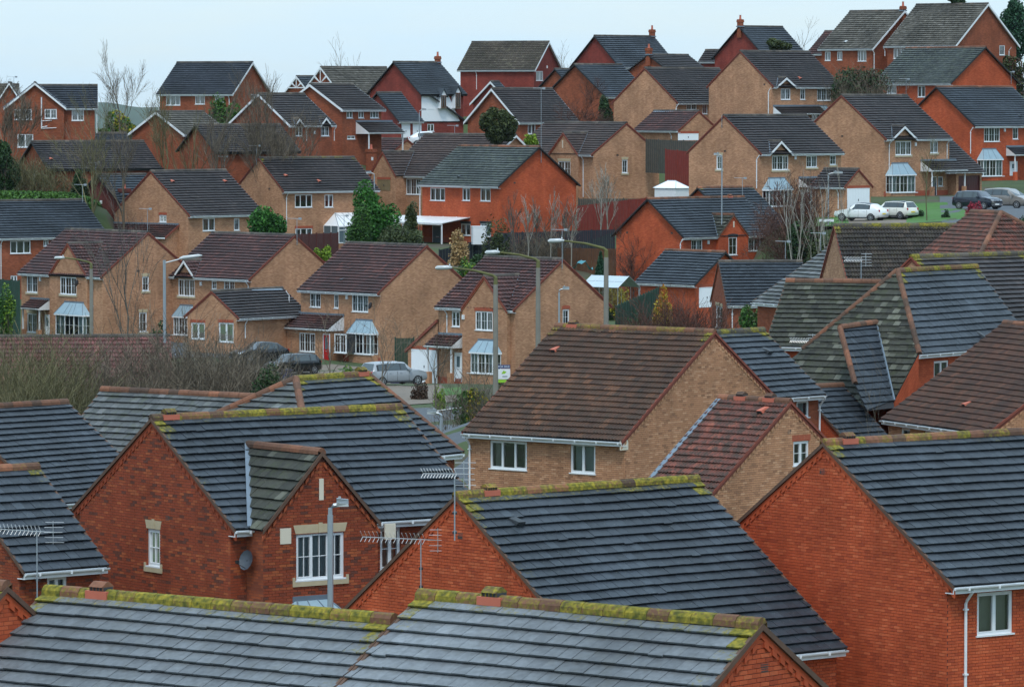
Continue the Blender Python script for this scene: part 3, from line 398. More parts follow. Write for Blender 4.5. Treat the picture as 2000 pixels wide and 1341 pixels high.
{'id':'L1','kind':'house','label':'red brick house with blue slate roof at the left edge above the dark fence','loc':[-39.645,397.344,8.86],'yaw':0.658,'L':10.894,'h':3.923,'r':2.899,'ov':0.28,'ev':5.0,'col':'red','roof':'slate','verge':'dark','hip':'','moss':0.35,'s':23.909,'wing':'','f':[['w','F',-3.835,-1.896,-1.25,-0.217,3,'p',0],['w','F',-0.676,-0.187,-0.716,-0.177,2,'p',0],['w','F',-3.802,-3.173,-3.512,-3.016,2,'p',0],['dp','F',-4.748,-3.277]]},
{'id':'L2','kind':'house','label':'dark red brick gable with slate roof and chimney with orange pot','loc':[-33.19,413.075,10.425],'yaw':0.768,'L':5.484,'h':4.465,'r':3.212,'ov':0.28,'ev':5.0,'col':'darkred','roof':'slate','verge':'dark','hip':'','moss':0.35,'s':22.998,'wing':'','f':[['ch',-1.443,-2.2,0.904,2.112,'darkred',1,-3.5],['box','L',-0.378,0.933,0]]},
{'id':'L3','kind':'house','label':'tan brick gable house with brown roof and two terracotta roof vents','loc':[-27.084,407.178,10.434],'yaw':0.811,'L':8.584,'h':4.858,'r':3.621,'ov':0.07,'ev':5.0,'col':'tan','roof':'brown','verge':'red','hip':'','moss':0.35,'s':23.331,'wing':'','f':[['w','F',-2.599,-1.213,-1.272,-0.212,2,'p',0],['w','F',0.938,1.58,-1.291,-0.268,1,'p',0],['w','L',-1.892,-1.012,-0.563,0.032,2,'gb',0],['leanL',-3.453,5.092,-0.762,1.6],['rv',-2.898,-1.087,'terra'],['rv',3.003,-1.182,'terra']]},
{'id':'L4','kind':'house','label':'tan gable with slate striped roof peeping over the two vent roof','loc':[-30.935,441.888,11.497],'yaw':0.762,'L':6.607,'h':4.455,'r':3.226,'ov':0.07,'ev':5.0,'col':'tan','roof':'brown','verge':'red','hip':'','moss':0.35,'s':21.499,'wing':'','f':[]},
{'id':'L5','kind':'house','label':'tan brick house with white conservatory beside the big round conifer','loc':[-17.999,426.582,12.076],'yaw':0.663,'L':10.339,'h':3.828,'r':2.836,'ov':0.07,'ev':5.0,'col':'tan','roof':'brown','verge':'red','hip':'','moss':0.7,'s':22.27,'wing':'','f':[['w','F',-3.781,-1.927,-1.392,-0.282,3,'p',0],['w','F',-0.612,0.322,-1.429,-0.314,2,'p',0],['w','F',-3.734,-1.934,-3.925,-3.214,3,'pb',0],['dp','F',-4.703,-3.139],['rv',-3.728,-2.005,'terra'],['rv',-0.668,-2.696,'terra'],['conserv',-0.724,2.474,-1.912],['vent','L',-1.557,0.203,0]]},
{'id':'L6','kind':'house','label':'plum tiled roof slope left behind the house with the conservatory','loc':[-24.407,441.894,11.313],'yaw':-0.781,'L':5.52,'h':4.292,'r':3.439,'ov':0.07,'ev':5.0,'col':'tan','roof':'plum','verge':'none','hip':'','moss':0.35,'s':21.498,'wing':'','f':[]},
{'id':'L7','kind':'house','label':'long low plum tiled roof below the row of white trimmed houses','loc':[-14.674,463.256,13.267],'yaw':-0.856,'L':14.792,'h':4.599,'r':3.017,'ov':0.07,'ev':5.0,'col':'tan','roof':'plum','verge':'red','hip':'','moss':0.35,'s':20.507,'wing':'','f':[]},
{'id':'L8','kind':'house','label':'small gable with dark tiled roof and white alarm box behind the brick chimney','loc':[-15.319,461.2,13.366],'yaw':0.769,'L':5.618,'h':3.04,'r':2.28,'ov':0.07,'ev':5.0,'col':'tan','roof':'brown','verge':'red','hip':'','moss':0.35,'s':20.598,'wing':'','f':[['box','L',0.085,1.616,0]]},
{'id':'L10','kind':'house','label':'brown tiled house with timber boarded gable front and red brick stack beside it','loc':[-3.837,443.632,13.069],'yaw':-0.835,'L':12.527,'h':4.99,'r':3.746,'ov':0.28,'ev':5.0,'col':'tan','roof':'brown2','verge':'white','hip':'','moss':0.35,'s':21.414,'wing':'','f':[['xg',-5.311,1.861,2.178,'red',1.2],['ch',-8.573,-4.5,0.897,2.424,'red',1,-3.5],['w','F',-3.482,-1.426,-1.669,-0.226,3,'g',0],['dp','F',-4.478,-2.165],['box','F',-6.767,1.549,1.2],['gdoor','F',-6.02,-4.303,-1.319,-0.386,'timber',1.2]]},
{'id':'T1','kind':'house','label':'red gable house with chimney against the sky,third from the right on the skyline','loc':[26.934,527.81,24.399],'yaw':0.732,'L':6.708,'h':4.26,'r':3.479,'ov':0.28,'ev':5.0,'col':'red2','roof':'slate','verge':'dark','hip':'','moss':0.1,'s':17.999,'wing':'','f':[['ch',-3.104,0.0,0.435,4.254,'red',1,2.278844250100798]]},
{'id':'T1b','kind':'garage','label':'tiny low brown roof on the skyline left of the tall chimneyed red gable','loc':[22.852,545.235,24.212],'yaw':-0.551,'L':2.769,'h':1.693,'r':1.318,'ov':0.07,'ev':2.5,'col':'red2','roof':'brown','verge':'none','hip':'','moss':0.35,'s':17.424,'wing':'','f':[]},
{'id':'T2','kind':'house','label':'red gable house with slate roof and right hand chimney on the skyline,centre right','loc':[12.49,542.859,23.539],'yaw':0.706,'L':8.893,'h':4.229,'r':3.517,'ov':0.28,'ev':5.0,'col':'red2','roof':'slate','verge':'dark','hip':'','moss':0.1,'s':17.5,'wing':'','f':[['ch',4.197,0.0,0.448,4.309,'red',1,2.316680529714408]]},
{'id':'T3','kind':'house','label':'low brown roof with orange pot chimney on its gable below the skyline slate roof','loc':[16.9,527.793,21.823],'yaw':0.965,'L':8.088,'h':4.6,'r':3.016,'ov':0.28,'ev':5.0,'col':'red','roof':'brown','verge':'dark','hip':'','moss':0.35,'s':17.999,'wing':'','f':[['ch',-3.794,0.0,0.475,3.738,'red',1,1.8156137049125707]]},
{'id':'T4','kind':'house','label':'red brick gable with slate roof behind the dark evergreen shrub','loc':[8.825,500.026,20.282],'yaw':0.806,'L':7.183,'h':4.401,'r':3.299,'ov':0.28,'ev':5.0,'col':'red','roof':'slate','verge':'dark','hip':'','moss':0.35,'s':18.999,'wing':'','f':[]},
{'id':'T4b','kind':'house','label':'small red gable peeking out left of the slate roofed gable by the evergreen','loc':[5.947,519.167,20.498],'yaw':0.755,'L':3.95,'h':3.568,'r':2.742,'ov':0.28,'ev':5.0,'col':'red','roof':'slate','verge':'dark','hip':'','moss':0.35,'s':18.299,'wing':'','f':[]},
{'id':'T5','kind':'house','label':'plain red house with brown tiled roof and white bargeboards standing highest at centre','loc':[-0.169,543.677,23.276],'yaw':-0.395,'L':9.392,'h':4.188,'r':3.145,'ov':0.28,'ev':5.0,'col':'red2','roof':'greenbrown','verge':'white','hip':'','moss':0.35,'s':17.474,'wing':'','f':[['w','R',-3.23,-1.138,-1.179,-0.102,2,'p',0],['dp','F',-2.446,-2.14],['box','R',-0.087,0.364,0]]},
{'id':'T5b','kind':'garage','label':'small white trimmed red gable in front of the plain red skyline house','loc':[-1.872,527.8,19.548],'yaw':0.786,'L':1.372,'h':3.195,'r':2.407,'ov':0.28,'ev':5.0,'col':'red2','roof':'slate','verge':'white','hip':'','moss':0.35,'s':17.999,'wing':'','f':[]},
{'id':'T6','kind':'house','label':'orange brown gable house with white bargeboards behind the round bushy tree','loc':[0.959,468.512,17.814],'yaw':0.692,'L':7.655,'h':4.214,'r':3.238,'ov':0.28,'ev':5.0,'col':'red','roof':'brown','verge':'white','hip':'','moss':0.35,'s':20.277,'wing':'','f':[['w','F',-2.523,-1.569,-1.081,-0.106,2,'p',0],['dish','L',0.45,0.961,0]]},
{'id':'T7','kind':'house','label':'red gable house with white rendered half and two little dormers','loc':[-10.077,513.546,20.547],'yaw':0.757,'L':6.586,'h':4.333,'r':3.387,'ov':0.28,'ev':5.0,'col':'red2','roof':'slate','verge':'dark','hip':'','moss':0.1,'s':18.499,'wing':'','f':[['ch',3.043,0.0,0.385,4.057,'red',1,2.1868555815857356],['w','F',-2.1,-1.157,-1.51,-0.386,2,'p',0],['render',-2.97,2.493,-2.798,-0.118],['dorm',-0.305,-1.457,0.631],['dorm',1.739,-1.46,0.903],['w','F',-2.103,-1.16,-3.865,-3.062,2,'p',0]]},
{'id':'T8','kind':'','label':'','loc':[-12.418,491.25,17.8],'yaw':0.67,'L':3.129,'h':3.798,'r':2.89,'ov':0.28,'ev':2.6,'col':'red2','roof':'slate','verge':'dark','hip':'','moss':0.35,'s':19.338,'wing':'T7','f':[['gdoor','F',-1.0,-0.035,-1.749,-0.159,'white',0],['gdoor','F',0.416,1.385,-1.756,-0.163,'white',0]]},
{'id':'T10','kind':'house','label':'house with three small upstairs windows and a lean-to porch,white bargeboards','loc':[-16.844,454.412,19.065],'yaw':0.904,'L':6.239,'h':3.997,'r':2.353,'ov':0.28,'ev':5.0,'col':'red','roof':'brown','verge':'white','hip':'','moss':0.35,'s':20.906,'wing':'','f':[['w','F',-2.193,-1.311,-0.769,-0.106,2,'p',0],['w','F',-0.501,0.312,-0.774,-0.109,2,'p',0],['w','F',1.202,2.467,-0.779,-0.112,3,'p',0],['porch',-0.871,4.336,-1.113,1.6],['w','F',-2.126,-0.949,-2.712,-2.38,2,'p',0]]},
{'id':'T11','kind':'house','label':'brown roofed house with white king post truss in its gable','loc':[-17.648,542.86,20.313],'yaw':0.623,'L':8.872,'h':4.412,'r':3.284,'ov':0.28,'ev':5.0,'col':'red','roof':'greybrown','verge':'white','hip':'','moss':0.35,'s':17.5,'wing':'','f':[['truss']]},
{'id':'T12','kind':'garage','label':'smallest white trussed gable on the skyline beside the brown roof','loc':[-23.766,558.86,20.208],'yaw':0.703,'L':2.472,'h':3.152,'r':2.463,'ov':0.28,'ev':5.0,'col':'red','roof':'slate','verge':'white','hip':'','moss':0.35,'s':16.999,'wing':'','f':[['truss']]},
{'id':'T13','kind':'house','label':'white edged gable house with two little gablets over its windows','loc':[-21.018,443.6,17.674],'yaw':0.913,'L':6.476,'h':3.824,'r':2.844,'ov':0.28,'ev':4,'col':'red','roof':'brown','verge':'white','hip':'','moss':0.35,'s':21.416,'wing':'','f':[['xg',-1.885,0.68,0.617,'white',0.0],['xg',1.864,0.799,0.698,'white',0.0],['w','F',-2.178,-1.175,-0.957,-0.078,2,'p',0.0],['w','F',1.421,2.583,-0.979,-0.094,2,'g',0.0],['dp','F',-0.671,-1.38],['dp','F',3.239,-1.406],['box','F',0.48,-0.645,0]]},
{'id':'T14','kind':'house','label':'dark roofed skyline house with white eaves standing alone left of centre','loc':[-31.318,513.322,20.556],'yaw':-0.449,'L':9.176,'h':4.437,'r':3.349,'ov':0.28,'ev':5.0,'col':'red','roof':'slate2','verge':'white','hip':'','moss':0.35,'s':18.507,'wing':'','f':[['w','F',-3.566,-1.838,-1.146,-0.073,3,'p',0],['w','F',-0.055,1.111,-1.037,-0.128,2,'p',0],['w','F',2.335,3.435,-0.823,-0.129,2,'p',0],['dp','F',-4.429,-1.63],['w','R',0.033,1.597,-0.61,0.036,2,'p',0],['dp','F',4.047,-1.089]]},
{'id':'T15','kind':'house','label':'leftmost skyline house with white bargeboards and a white soil pipe','loc':[-39.692,432.293,19.253],'yaw':0.083,'L':5.836,'h':2.664,'r':1.998,'ov':0.28,'ev':5.0,'col':'red','roof':'slate2','verge':'white','hip':'','moss':0.35,'s':21.976,'wing':'','f':[['xg',-2.603,2.762,2.234,'white',0.5],['w','F',-4.413,-2.887,-1.01,-0.064,3,'g',0.5],['w','F',-1.763,-0.685,-0.921,-0.064,2,'g',0.5],['w','F',0.615,1.696,-1.104,-0.156,2,'g',0],['w','F',-4.156,-2.763,-3.445,-2.273,2,'p',0.5],['soil',-2.026,0.973,-1.823],['dp','F',2.825,-2.19]]},
{'id':'T16','kind':'house','label':'gable end cut off by the left edge beside the soil pipe house','loc':[-50.773,477.774,19.704],'yaw':0.035,'L':4.907,'h':2.387,'r':1.749,'ov':0.28,'ev':5.0,'col':'red','roof':'greybrown','verge':'white','hip':'','moss':0.35,'s':19.884,'wing':'','f':[['xg',1.632,1.27,1.942,'white',0.5]]},
{'id':'T17','kind':'house','label':'white edged gable half hidden by bare trees below the lone skyline house','loc':[-30.204,442.842,16.855],'yaw':1.021,'L':7.542,'h':3.167,'r':2.042,'ov':0.28,'ev':3.5,'col':'red','roof':'greybrown','verge':'white','hip':'','moss':0.35,'s':21.452,'wing':'','f':[]},
{'id':'T18','kind':'house','label':'dark tiled roof with black bargeboards behind bare trees','loc':[-24.562,436.473,15.349],'yaw':0.592,'L':8.912,'h':3.534,'r':2.392,'ov':0.28,'ev':3,'col':'red','roof':'dark','verge':'dark','hip':'','moss':0.35,'s':21.765,'wing':'','f':[]},
{'id':'T19','kind':'house','label':'dark tiled house with black barge boards above the grass bank at left','loc':[-36.764,421.963,14.047],'yaw':0.508,'L':10.664,'h':3.56,'r':2.323,'ov':0.28,'ev':3,'col':'red','roof':'dark','verge':'dark','hip':'','moss':0.35,'s':22.514,'wing':'','f':[['w','L',-0.322,0.228,-0.968,-0.129,1,'p',0],['rv',-4.497,-2.241,'terra']]},
{'id':'T20','kind':'house','label':'strip of slate roof just behind the black bargeboard gable','loc':[-39.166,446.022,14.834],'yaw':0.431,'L':8.168,'h':2.941,'r':2.076,'ov':0.28,'ev':2.5,'col':'red','roof':'slate2','verge':'dark','hip':'','moss':0.35,'s':21.299,'wing':'','f':[]},
{'id':'X1','kind':'garage','label':'low red pantile roof at the left edge behind the bare thicket','loc':[-22.73,249.987,4.805],'yaw':0.099,'L':10.294,'h':3.991,'r':3.012,'ov':0.07,'ev':2.6,'col':'tan','roof':'plumpan','verge':'none','hip':'','moss':0.5,'s':38.002,'wing':'','f':[]},
]
GP = [
[1.191,77.787,4.056],
[-5.053,82.612,3.72],
[-6.358,131.952,3.801],
[1.682,121.425,1.417],
[7.414,125.007,-1.774],
[11.052,124.704,3.114],
[4.588,182.196,2.647],
[8.332,166.479,1.769],
[8.409,190.433,3.469],
[21.171,188.271,2.465],
[-5.751,155.688,5.742],
[-11.411,169.649,4.395],
[-16.897,163.806,1.738],
[-13.606,128.035,2.837],
[-9.804,84.827,5.874],
[17.735,202.59,4.73],
[14.118,213.315,4.316],
[18.481,228.929,6.02],
[22.043,226.206,7.446],
[20.23,215.92,5.123],
[12.331,193.89,2.834],
[17.086,247.156,6.725],
[-31.05,372.467,1.671],
[-19.629,368.642,1.608],
[-19.231,352.986,1.749],
[-9.117,352.893,1.184],
[0.765,319.509,1.416],
[-1.153,425.674,7.543],
[6.699,443.438,10.069],
[14.677,388.037,4.195],
[17.383,397.516,4.567],
[13.787,365.672,3.838],
[17.011,333.082,2.582],
[21.322,409.659,10.506],
[27.078,399.944,10.363],
[32.232,433.143,11.53],
[43.099,453.986,12.563],
[25.359,470.111,16.211],
[16.747,479.678,14.67],
[15.767,466.76,14.538],
[43.099,484.174,16.579],
[45.1,499.523,20.455],
[37.84,505.022,20.217],
[34.69,519.634,19.844],
[-39.645,397.344,3.86],
[-33.19,413.075,5.425],
[-27.084,407.178,5.434],
[-30.935,441.888,6.497],
[-17.999,426.582,7.076],
[-24.407,441.894,6.313],
[-14.674,463.256,8.267],
[-15.319,461.2,8.366],
[-3.837,443.632,8.069],
[26.934,527.81,19.399],
[22.852,545.235,21.712],
[12.49,542.859,18.539],
[16.9,527.793,16.823],
[8.825,500.026,15.282],
[5.947,519.167,15.498],
[-0.169,543.677,18.276],
[-1.872,527.8,14.548],
[0.959,468.512,12.814],
[-10.077,513.546,15.547],
[-12.418,491.25,15.2],
[-16.844,454.412,14.065],
[-17.648,542.86,15.313],
[-23.766,558.86,15.208],
[-21.018,443.6,13.674],
[-31.318,513.322,15.556],
[-39.692,432.293,14.253],
[-50.773,477.774,14.704],
[-30.204,442.842,13.355],
[-24.562,436.473,12.349],
[-36.764,421.963,11.047],
[-39.166,446.022,12.334],
[-22.73,249.987,2.205],
[-42,409,12],
[-38,409,12],
[-46,409,12.2],
[-36,411,11.4],
[-50,409,12.2],
[24,389,10.3],
[27,384,10.2],
[30,386,10.4],
[35,393,10.8],
[39,398,11],
[33,381,10.4],
[12,372,2.8],
[17,376,4],
[15,363,2.6],
[20,366,4],
[25.5,370,7.5],
[21,350,3.6],
[5,350,1.6],
[6,385,3.4],
[-2,398,6.3],
[-13,335,0.9],
[-8,330,1.0],
[-5,308,1.8],
[-8,306,2.0],
[-9,297,2.1],
[-14,318,1.1],
[-3,290,2.0],
[-5,270,1.5],
[-40,60,2],
[0,40,2],
[40,60,2],
[-60,200,1.5],
[40,160,3],
[60,220,5],
[-10,215,1.0],
[5,260,1.0],
[0,60,2.5],
[-30,560,17],
[20,590,19],
[60,560,20],
[60,480,20],
[-70,470,14],
[-80,400,5],
]
PATCHES = [
['lawn','grass',[[30.599,377.5],[36.913,387.5],[37.527,419.5],[34.044,419.0]],0.05],
['lawn','grass',[[23.695,381.5],[26.367,379.5],[27.845,407.0],[25.213,406.0]],0.05],
['driveway','asphalt',[[33.292,376.5],[40.083,377.0],[45.385,427.0],[37.39,425.5]],0.04],
['road','asphalt',[[-9.285,231.5],[0.235,223.0],[0.304,288.5],[-6.566,283.0]],0.02],
['driveway','paving',[[-9.269,283.5],[-2.905,290.0],[-4.583,310.5],[-13.849,298.5]],0.045],
['driveway','paving',[[-16.586,302.5],[-11.464,302.0],[-13.074,344.5],[-18.803,343.0]],0.045],
['driveway','paving',[[-13,345],[-6,341],[-5.5,318],[-14,322]],0.05],
['lawn','grass',[[-4.286,294.5],[-2.965,296.0],[-3.242,307.5],[-4.495,304.5]],0.06],
['road_line','roadpaint',[[-4.453,281.5],[-2.845,284.0],[-2.855,285.0],[-4.461,282.0]],0.03],
['road','asphalt',[[-25.457,345.0],[-16.071,346.5],[-17.735,382.5],[-27.628,374.5]],0.03],
['flower_bed','soil',[[30.123,376.5],[35.82,376.0],[36.96,388.0],[30.201,377.5]],0.03],
['driveway','paving',[[24.065,381.0],[30.915,376.5],[32.061,390.5],[26.879,399.0]],0.035],
]
VEG = [
['bush',['conifer','big round bright green conifer beside the white conservatory','tree',[-11.149,388.0,5.464],2.246,4.108,18000,0.22,'lf_conifer'],{'lumps':22,'group':'garden evergreens','seed':1}],
['bush',['shrub','loose green shrub leaning against the big round conifer','bush',[-12.046,384.0,8.492],1.051,1.778,5000,0.2,'lf_green'],{'group':'evergreen shrubs','seed':2}],
['bush',['tree','rounded bushy evergreen tree in front of the orange brown gable','tree',[-1.054,436.0,15.878],1.788,1.878,9000,0.24,'lf_olive'],{'group':'garden evergreens','seed':3,'lumps':18}],
['bush',['shrub','dark glossy shrub against the tan gable below the skyline chimney','bush',[9.005,468.0,17.887],0.837,1.229,2600,0.25,'lf_dark'],{'group':'evergreen shrubs','seed':4}],
['bush',['conifer','low spreading conifer behind the plum tiled ridge','bush',[-18.976,374.0,9.5],1.968,1.024,8000,0.22,'lf_conifer'],{'group':'garden evergreens','seed':5}],
['bush',['shrub','grey green shrub right of the big round conifer','bush',[-8.968,382.0,8.31],2.212,1.126,7000,0.2,'lf_olive'],{'group':'evergreen shrubs','seed':6}],
['bush',['shrub','small shrub beneath the window left of the orange house','bush',[-8.755,418.0,7.449],0.924,1.882,2500,0.2,'lf_olive'],{'group':'evergreen shrubs','seed':7}],
['bush',['shrub','yellow green clipped evergreen under the lone skyline house','bush',[-28.836,488.0,14.716],2.258,2.822,7000,0.27,'lf_green'],{'group':'evergreen shrubs','seed':8}],
['bush',['conifer','blue green spruce left of the slate roofed garage','tree',[6.923,380.0,3.412],1.321,2.399,9000,0.2,'lf_blue'],{'shape':'cone','group':'garden evergreens','seed':9}],
['bush',['shrub','dark shrub at the foot of the blue green spruce','bush',[7.961,376.0,2.967],0.99,1.456,2500,0.2,'lf_dark'],{'group':'evergreen shrubs','seed':10}],
['bush',['shrub','yellow flowering shrub above the greenhouse','bush',[8.111,372.0,2.836],0.745,1.754,1500,0.18,'lf_yellow'],{'group':'evergreen shrubs','seed':11}],
['bush',['shrub','yellow and red leaved shrub over the dark green fence','bush',[10.186,330.0,2.537],0.73,2.361,2600,0.17,'lf_fire'],{'group':'evergreen shrubs','seed':12}],
['bush',['shrub','bright green conifer shrub in front of the slate roofed red brick house','bush',[14.73,300.0,5.633],1.074,0.886,4500,0.16,'lf_green'],{'group':'evergreen shrubs','seed':13,'mat2':'lf_olive'}],
['bush',['shrub','leafy lime shrub behind the third plum roof','bush',[-3.677,388.0,4.836],1.144,1.359,2600,0.2,'lf_green'],{'group':'evergreen shrubs','seed':14,'mat2':'lf_lime'}],
['bush',['shrub','dark shrub against the black fence behind the plum roof','bush',[-2.477,392.0,6.191],0.908,0.948,2500,0.2,'lf_dark'],{'group':'evergreen shrubs','seed':15}],
['bush',['shrub','lime leaved shrub between the two plum roofed houses','bush',[-14.415,372.0,7.754],0.784,0.588,2000,0.2,'lf_lime'],{'group':'evergreen shrubs','seed':16}],
['bush',['grass_clump','straw coloured pampas clump by the white canopy','bush',[-4.444,402.0,6.299],1.143,1.419,2500,0.22,'lf_straw'],{'group':'grasses','seed':17}],
['bush',['shrub','thin green tree beside the white storage box','bush',[-1.215,398.0,6.3],1.299,2.143,2600,0.2,'lf_olive'],{'group':'evergreen shrubs','seed':18}],
['bush',['hedge','variegated green hedge corner beside the road','hedge',[-2.266,262.0,1.18],0.884,1.782,7000,0.13,'lf_green'],{'seed':19,'mat2':'lf_yellow','stem':False}],
['bush',['hedge','olive hedge running behind the for sale board','hedge',[-0.707,268.0,1.49],0.989,1.565,5000,0.13,'lf_olive'],{'seed':20,'stem':False}],
['bush',['shrub','brown leaved round shrub on the drive corner','bush',[-5.511,292.0,2.005],0.647,0.649,2600,0.11,'lf_russet'],{'group':'evergreen shrubs','seed':21}],
['bush',['shrub','small lime shrub beside the thin bare tree','bush',[-4.208,283.0,1.985],0.388,0.708,1500,0.11,'lf_lime'],{'group':'evergreen shrubs','seed':22}],
['bush',['shrub','bright green shrub in front of the red door house','bush',[-10.762,318.0,1.103],0.905,0.727,2500,0.14,'lf_green'],{'group':'evergreen shrubs','seed':23,'mat2':'lf_lime'}],
['bush',['shrub','purple brown low shrub under the bay window','bush',[-9.371,328.0,1.0],1.072,0.573,2500,0.12,'lf_russet'],{'group':'evergreen shrubs','seed':24}],
['bush',['shrub','yellow green shrub behind the silver car','bush',[-8.488,330.0,1.0],0.487,0.623,1200,0.12,'lf_yellow'],{'group':'evergreen shrubs','seed':25}],
['bush',['shrub','glossy evergreen at the right end of the bare thicket','bush',[-11.644,232.0,5.411],0.783,0.932,5000,0.12,'lf_dark'],{'group':'evergreen shrubs','seed':26,'mat2':'lf_olive'}],
['bush',['tree','tall dark evergreen at the top right corner','tree',[53.466,522.0,24.219],1.92,3.557,9000,0.32,'lf_blue'],{'group':'garden evergreens','seed':27,'lumps':20}],
['bush',['tree','treetop showing over the grey roof at the top right','tree',[45.737,500.0,29.389],1.103,0.943,2500,0.3,'lf_dark'],{'group':'garden evergreens','seed':28}],
['bush',['shrub','dark evergreen mass between the two red roofed houses at top right','bush',[33.445,470.0,20.148],3.211,1.825,8000,0.24,'lf_dark'],{'group':'evergreen shrubs','seed':29,'mat2':'lf_russet'}],
['bush',['tree','leafy birch in front of the tall chimneyed slate roof','tree',[27.486,505.0,24.717],1.486,0.901,2600,0.25,'lf_olive'],{'group':'garden evergreens','seed':30}],
['bush',['shrub','crimson leaved shrub beside the dark blue hatchback','bush',[36.644,386.0,10.468],0.812,0.851,1800,0.16,'lf_red'],{'group':'evergreen shrubs','seed':31}],
['bush',['hedge','clipped green hedge corner at the right edge above the hipped roof','hedge',[38.123,360.0,9.779],1.288,0.947,5000,0.14,'lf_dark'],{'seed':32,'stem':False}],
['bush',['shrub','dark shrub bank right of the orange house with cross gable','bush',[22.168,372.0,6.937],1.802,2.171,13000,0.22,'lf_dark'],{'group':'evergreen shrubs','seed':33,'mat2':'lf_russet'}],
['bush',['shrub','green shrub bank below the street name plate','bush',[23.636,368.0,6.91],1.55,1.806,9000,0.22,'lf_olive'],{'group':'evergreen shrubs','seed':34}],
['bush',['shrub','lime topped shrub at the left edge beside the dark fence','bush',[-34.838,335.0,1.276],0.812,2.842,4000,0.18,'lf_green'],{'group':'evergreen shrubs','seed':35,'mat2':'lf_lime'}],
['bush',['conifer','dark evergreen at the far left edge above the grass bank','tree',[-42.953,412.0,12.011],1.257,2.329,6000,0.25,'lf_dark'],{'group':'garden evergreens','seed':36}],
['bush',['shrub','far green hedge clump left of the lone skyline house','bush',[-40.459,500.0,15.433],2.34,1.574,6000,0.3,'lf_green'],{'group':'evergreen shrubs','seed':37,'mat2':'lf_yellow'}],
['bush',['shrub','ivy covered stump in front of the black barged roof','bush',[-36.233,408.0,11.78],0.858,1.388,4500,0.2,'lf_dark'],{'group':'evergreen shrubs','seed':38,'mat2':'lf_olive'}],
['bush',['shrub','small green shrub at the gap between roofs,centre top','bush',[1.712,440.0,15.979],0.694,0.463,1000,0.2,'lf_lime'],{'group':'evergreen shrubs','seed':39}],
['bush',['shrub','dark green shrub behind the bare thicket by the tan gable','bush',[-23.995,330.0,0.976],0.695,2.133,2500,0.18,'lf_dark'],{'group':'evergreen shrubs','seed':40}],
['bush',['shrub','round topiary on the lawn before the porch','bush',[34.632,388.0,10.573],0.409,0.329,700,0.12,'lf_dark'],{'group':'evergreen shrubs','seed':41}],
['bush',['shrub','low dark dome shrub on the lawn','bush',[32.552,390.0,10.667],0.534,0.341,700,0.12,'lf_dark'],{'group':'evergreen shrubs','seed':42}],
['bush',['shrub','low green shrub beneath the yellow and red leaved one','bush',[8.906,322.0,1.487],1.95,2.395,6000,0.16,'lf_dark'],{'group':'evergreen shrubs','seed':43}],
['bush',['shrub','evergreen shrubs at right under the top right house','bush',[51.033,498.0,20.434],1.832,2.135,3500,0.28,'lf_olive'],{'group':'evergreen shrubs','seed':44,'mat2':'lf_russet'}],
['bare',['tall feathery birch against the sky left of the lone skyline house',[-39.242,486.0,14.625],8.283,'tw_brown'],{'spread':0.27761812647565115,'seed':1,'n':2,'depth':4,'minr':0.01,'trunk':0.5}],
['bare',['small bare tree beside the lone skyline house wall',[-37.028,496.0,15.229],5.031,'tw_brown'],{'spread':0.2849659035593114,'seed':2,'depth':3,'minr':0.01}],
['bare',['bare tree in front of the white edged gable half hidden',[-30.28,424.0,10.734],8.376,'tw_green'],{'spread':0.20633091911708476,'seed':3,'depth':4,'minr':0.01}],
['bare',['spreading bare tree against the orange gable at upper left',[-27.499,420.0,8.095],10.273,'tw_green'],{'spread':0.2284527258489888,'seed':4,'depth':3,'minr':0.01}],
['bare',['bare tree before the dark roof with black bargeboards',[-25.104,418.0,7.022],11.354,'tw_brown'],{'spread':0.2,'seed':5,'depth':4,'minr':0.01}],
['bare',['dense bare tree beside the gabletted house',[-22.118,424.0,7.122],11.498,'tw_brown'],{'spread':0.27151339896220755,'seed':6,'depth':4,'n':3,'minr':0.01}],
['bare',['dense bare tree right of the dark tiled roof',[-19.945,430.0,7.241],10.456,'tw_brown'],{'spread':0.2108777740772647,'seed':16,'depth':4,'n':3,'minr':0.01}],
['bare',['bare tree over the dark tiled roof at left',[-34.678,402.0,7.271],10.829,'tw_green'],{'spread':0.24408294531174346,'seed':7,'depth':4,'minr':0.01}],
['bare',['bare tree with ivy beside the dark tiled roof end',[-31.874,404.0,6.971],10.865,'tw_brown'],{'spread':0.2444812648447024,'seed':8,'depth':4,'minr':0.01}],
['bare',['bare tree at left edge in front of the soil pipe house',[-43.095,416.0,11.599],7.964,'tw_brown'],{'spread':0.2403014631482271,'seed':9,'depth':4,'n':3,'minr':0.01}],
['bare',['slender bare birch,first left of the row behind the plum roof',[0.125,396.0,6.298],5.377,'tw_grey'],{'spread':0.22,'seed':20,'depth':3,'rad':0.07,'trunk':0.6,'minr':0.013}],
['bare',['second bare birch of the row behind the plum roof',[1.251,396.0,6.291],5.176,'tw_pale'],{'spread':0.22,'seed':21,'depth':3,'rad':0.07,'trunk':0.6,'minr':0.013}],
['bare',['thin middle birch of the row behind the plum roof',[2.168,396.0,6.274],4.776,'tw_grey'],{'spread':0.22,'seed':22,'depth':3,'rad':0.07,'trunk':0.6,'minr':0.013}],
['bare',['many stemmed birch of the row behind the plum roof',[3.127,396.0,6.229],5.571,'tw_pale'],{'spread':0.22,'seed':23,'depth':3,'rad':0.07,'trunk':0.6,'minr':0.013}],
['bare',['fifth birch of the row beside the black fence',[4.085,396.0,6.126],5.008,'tw_grey'],{'spread':0.22,'seed':24,'depth':3,'rad':0.07,'trunk':0.6,'minr':0.013}],
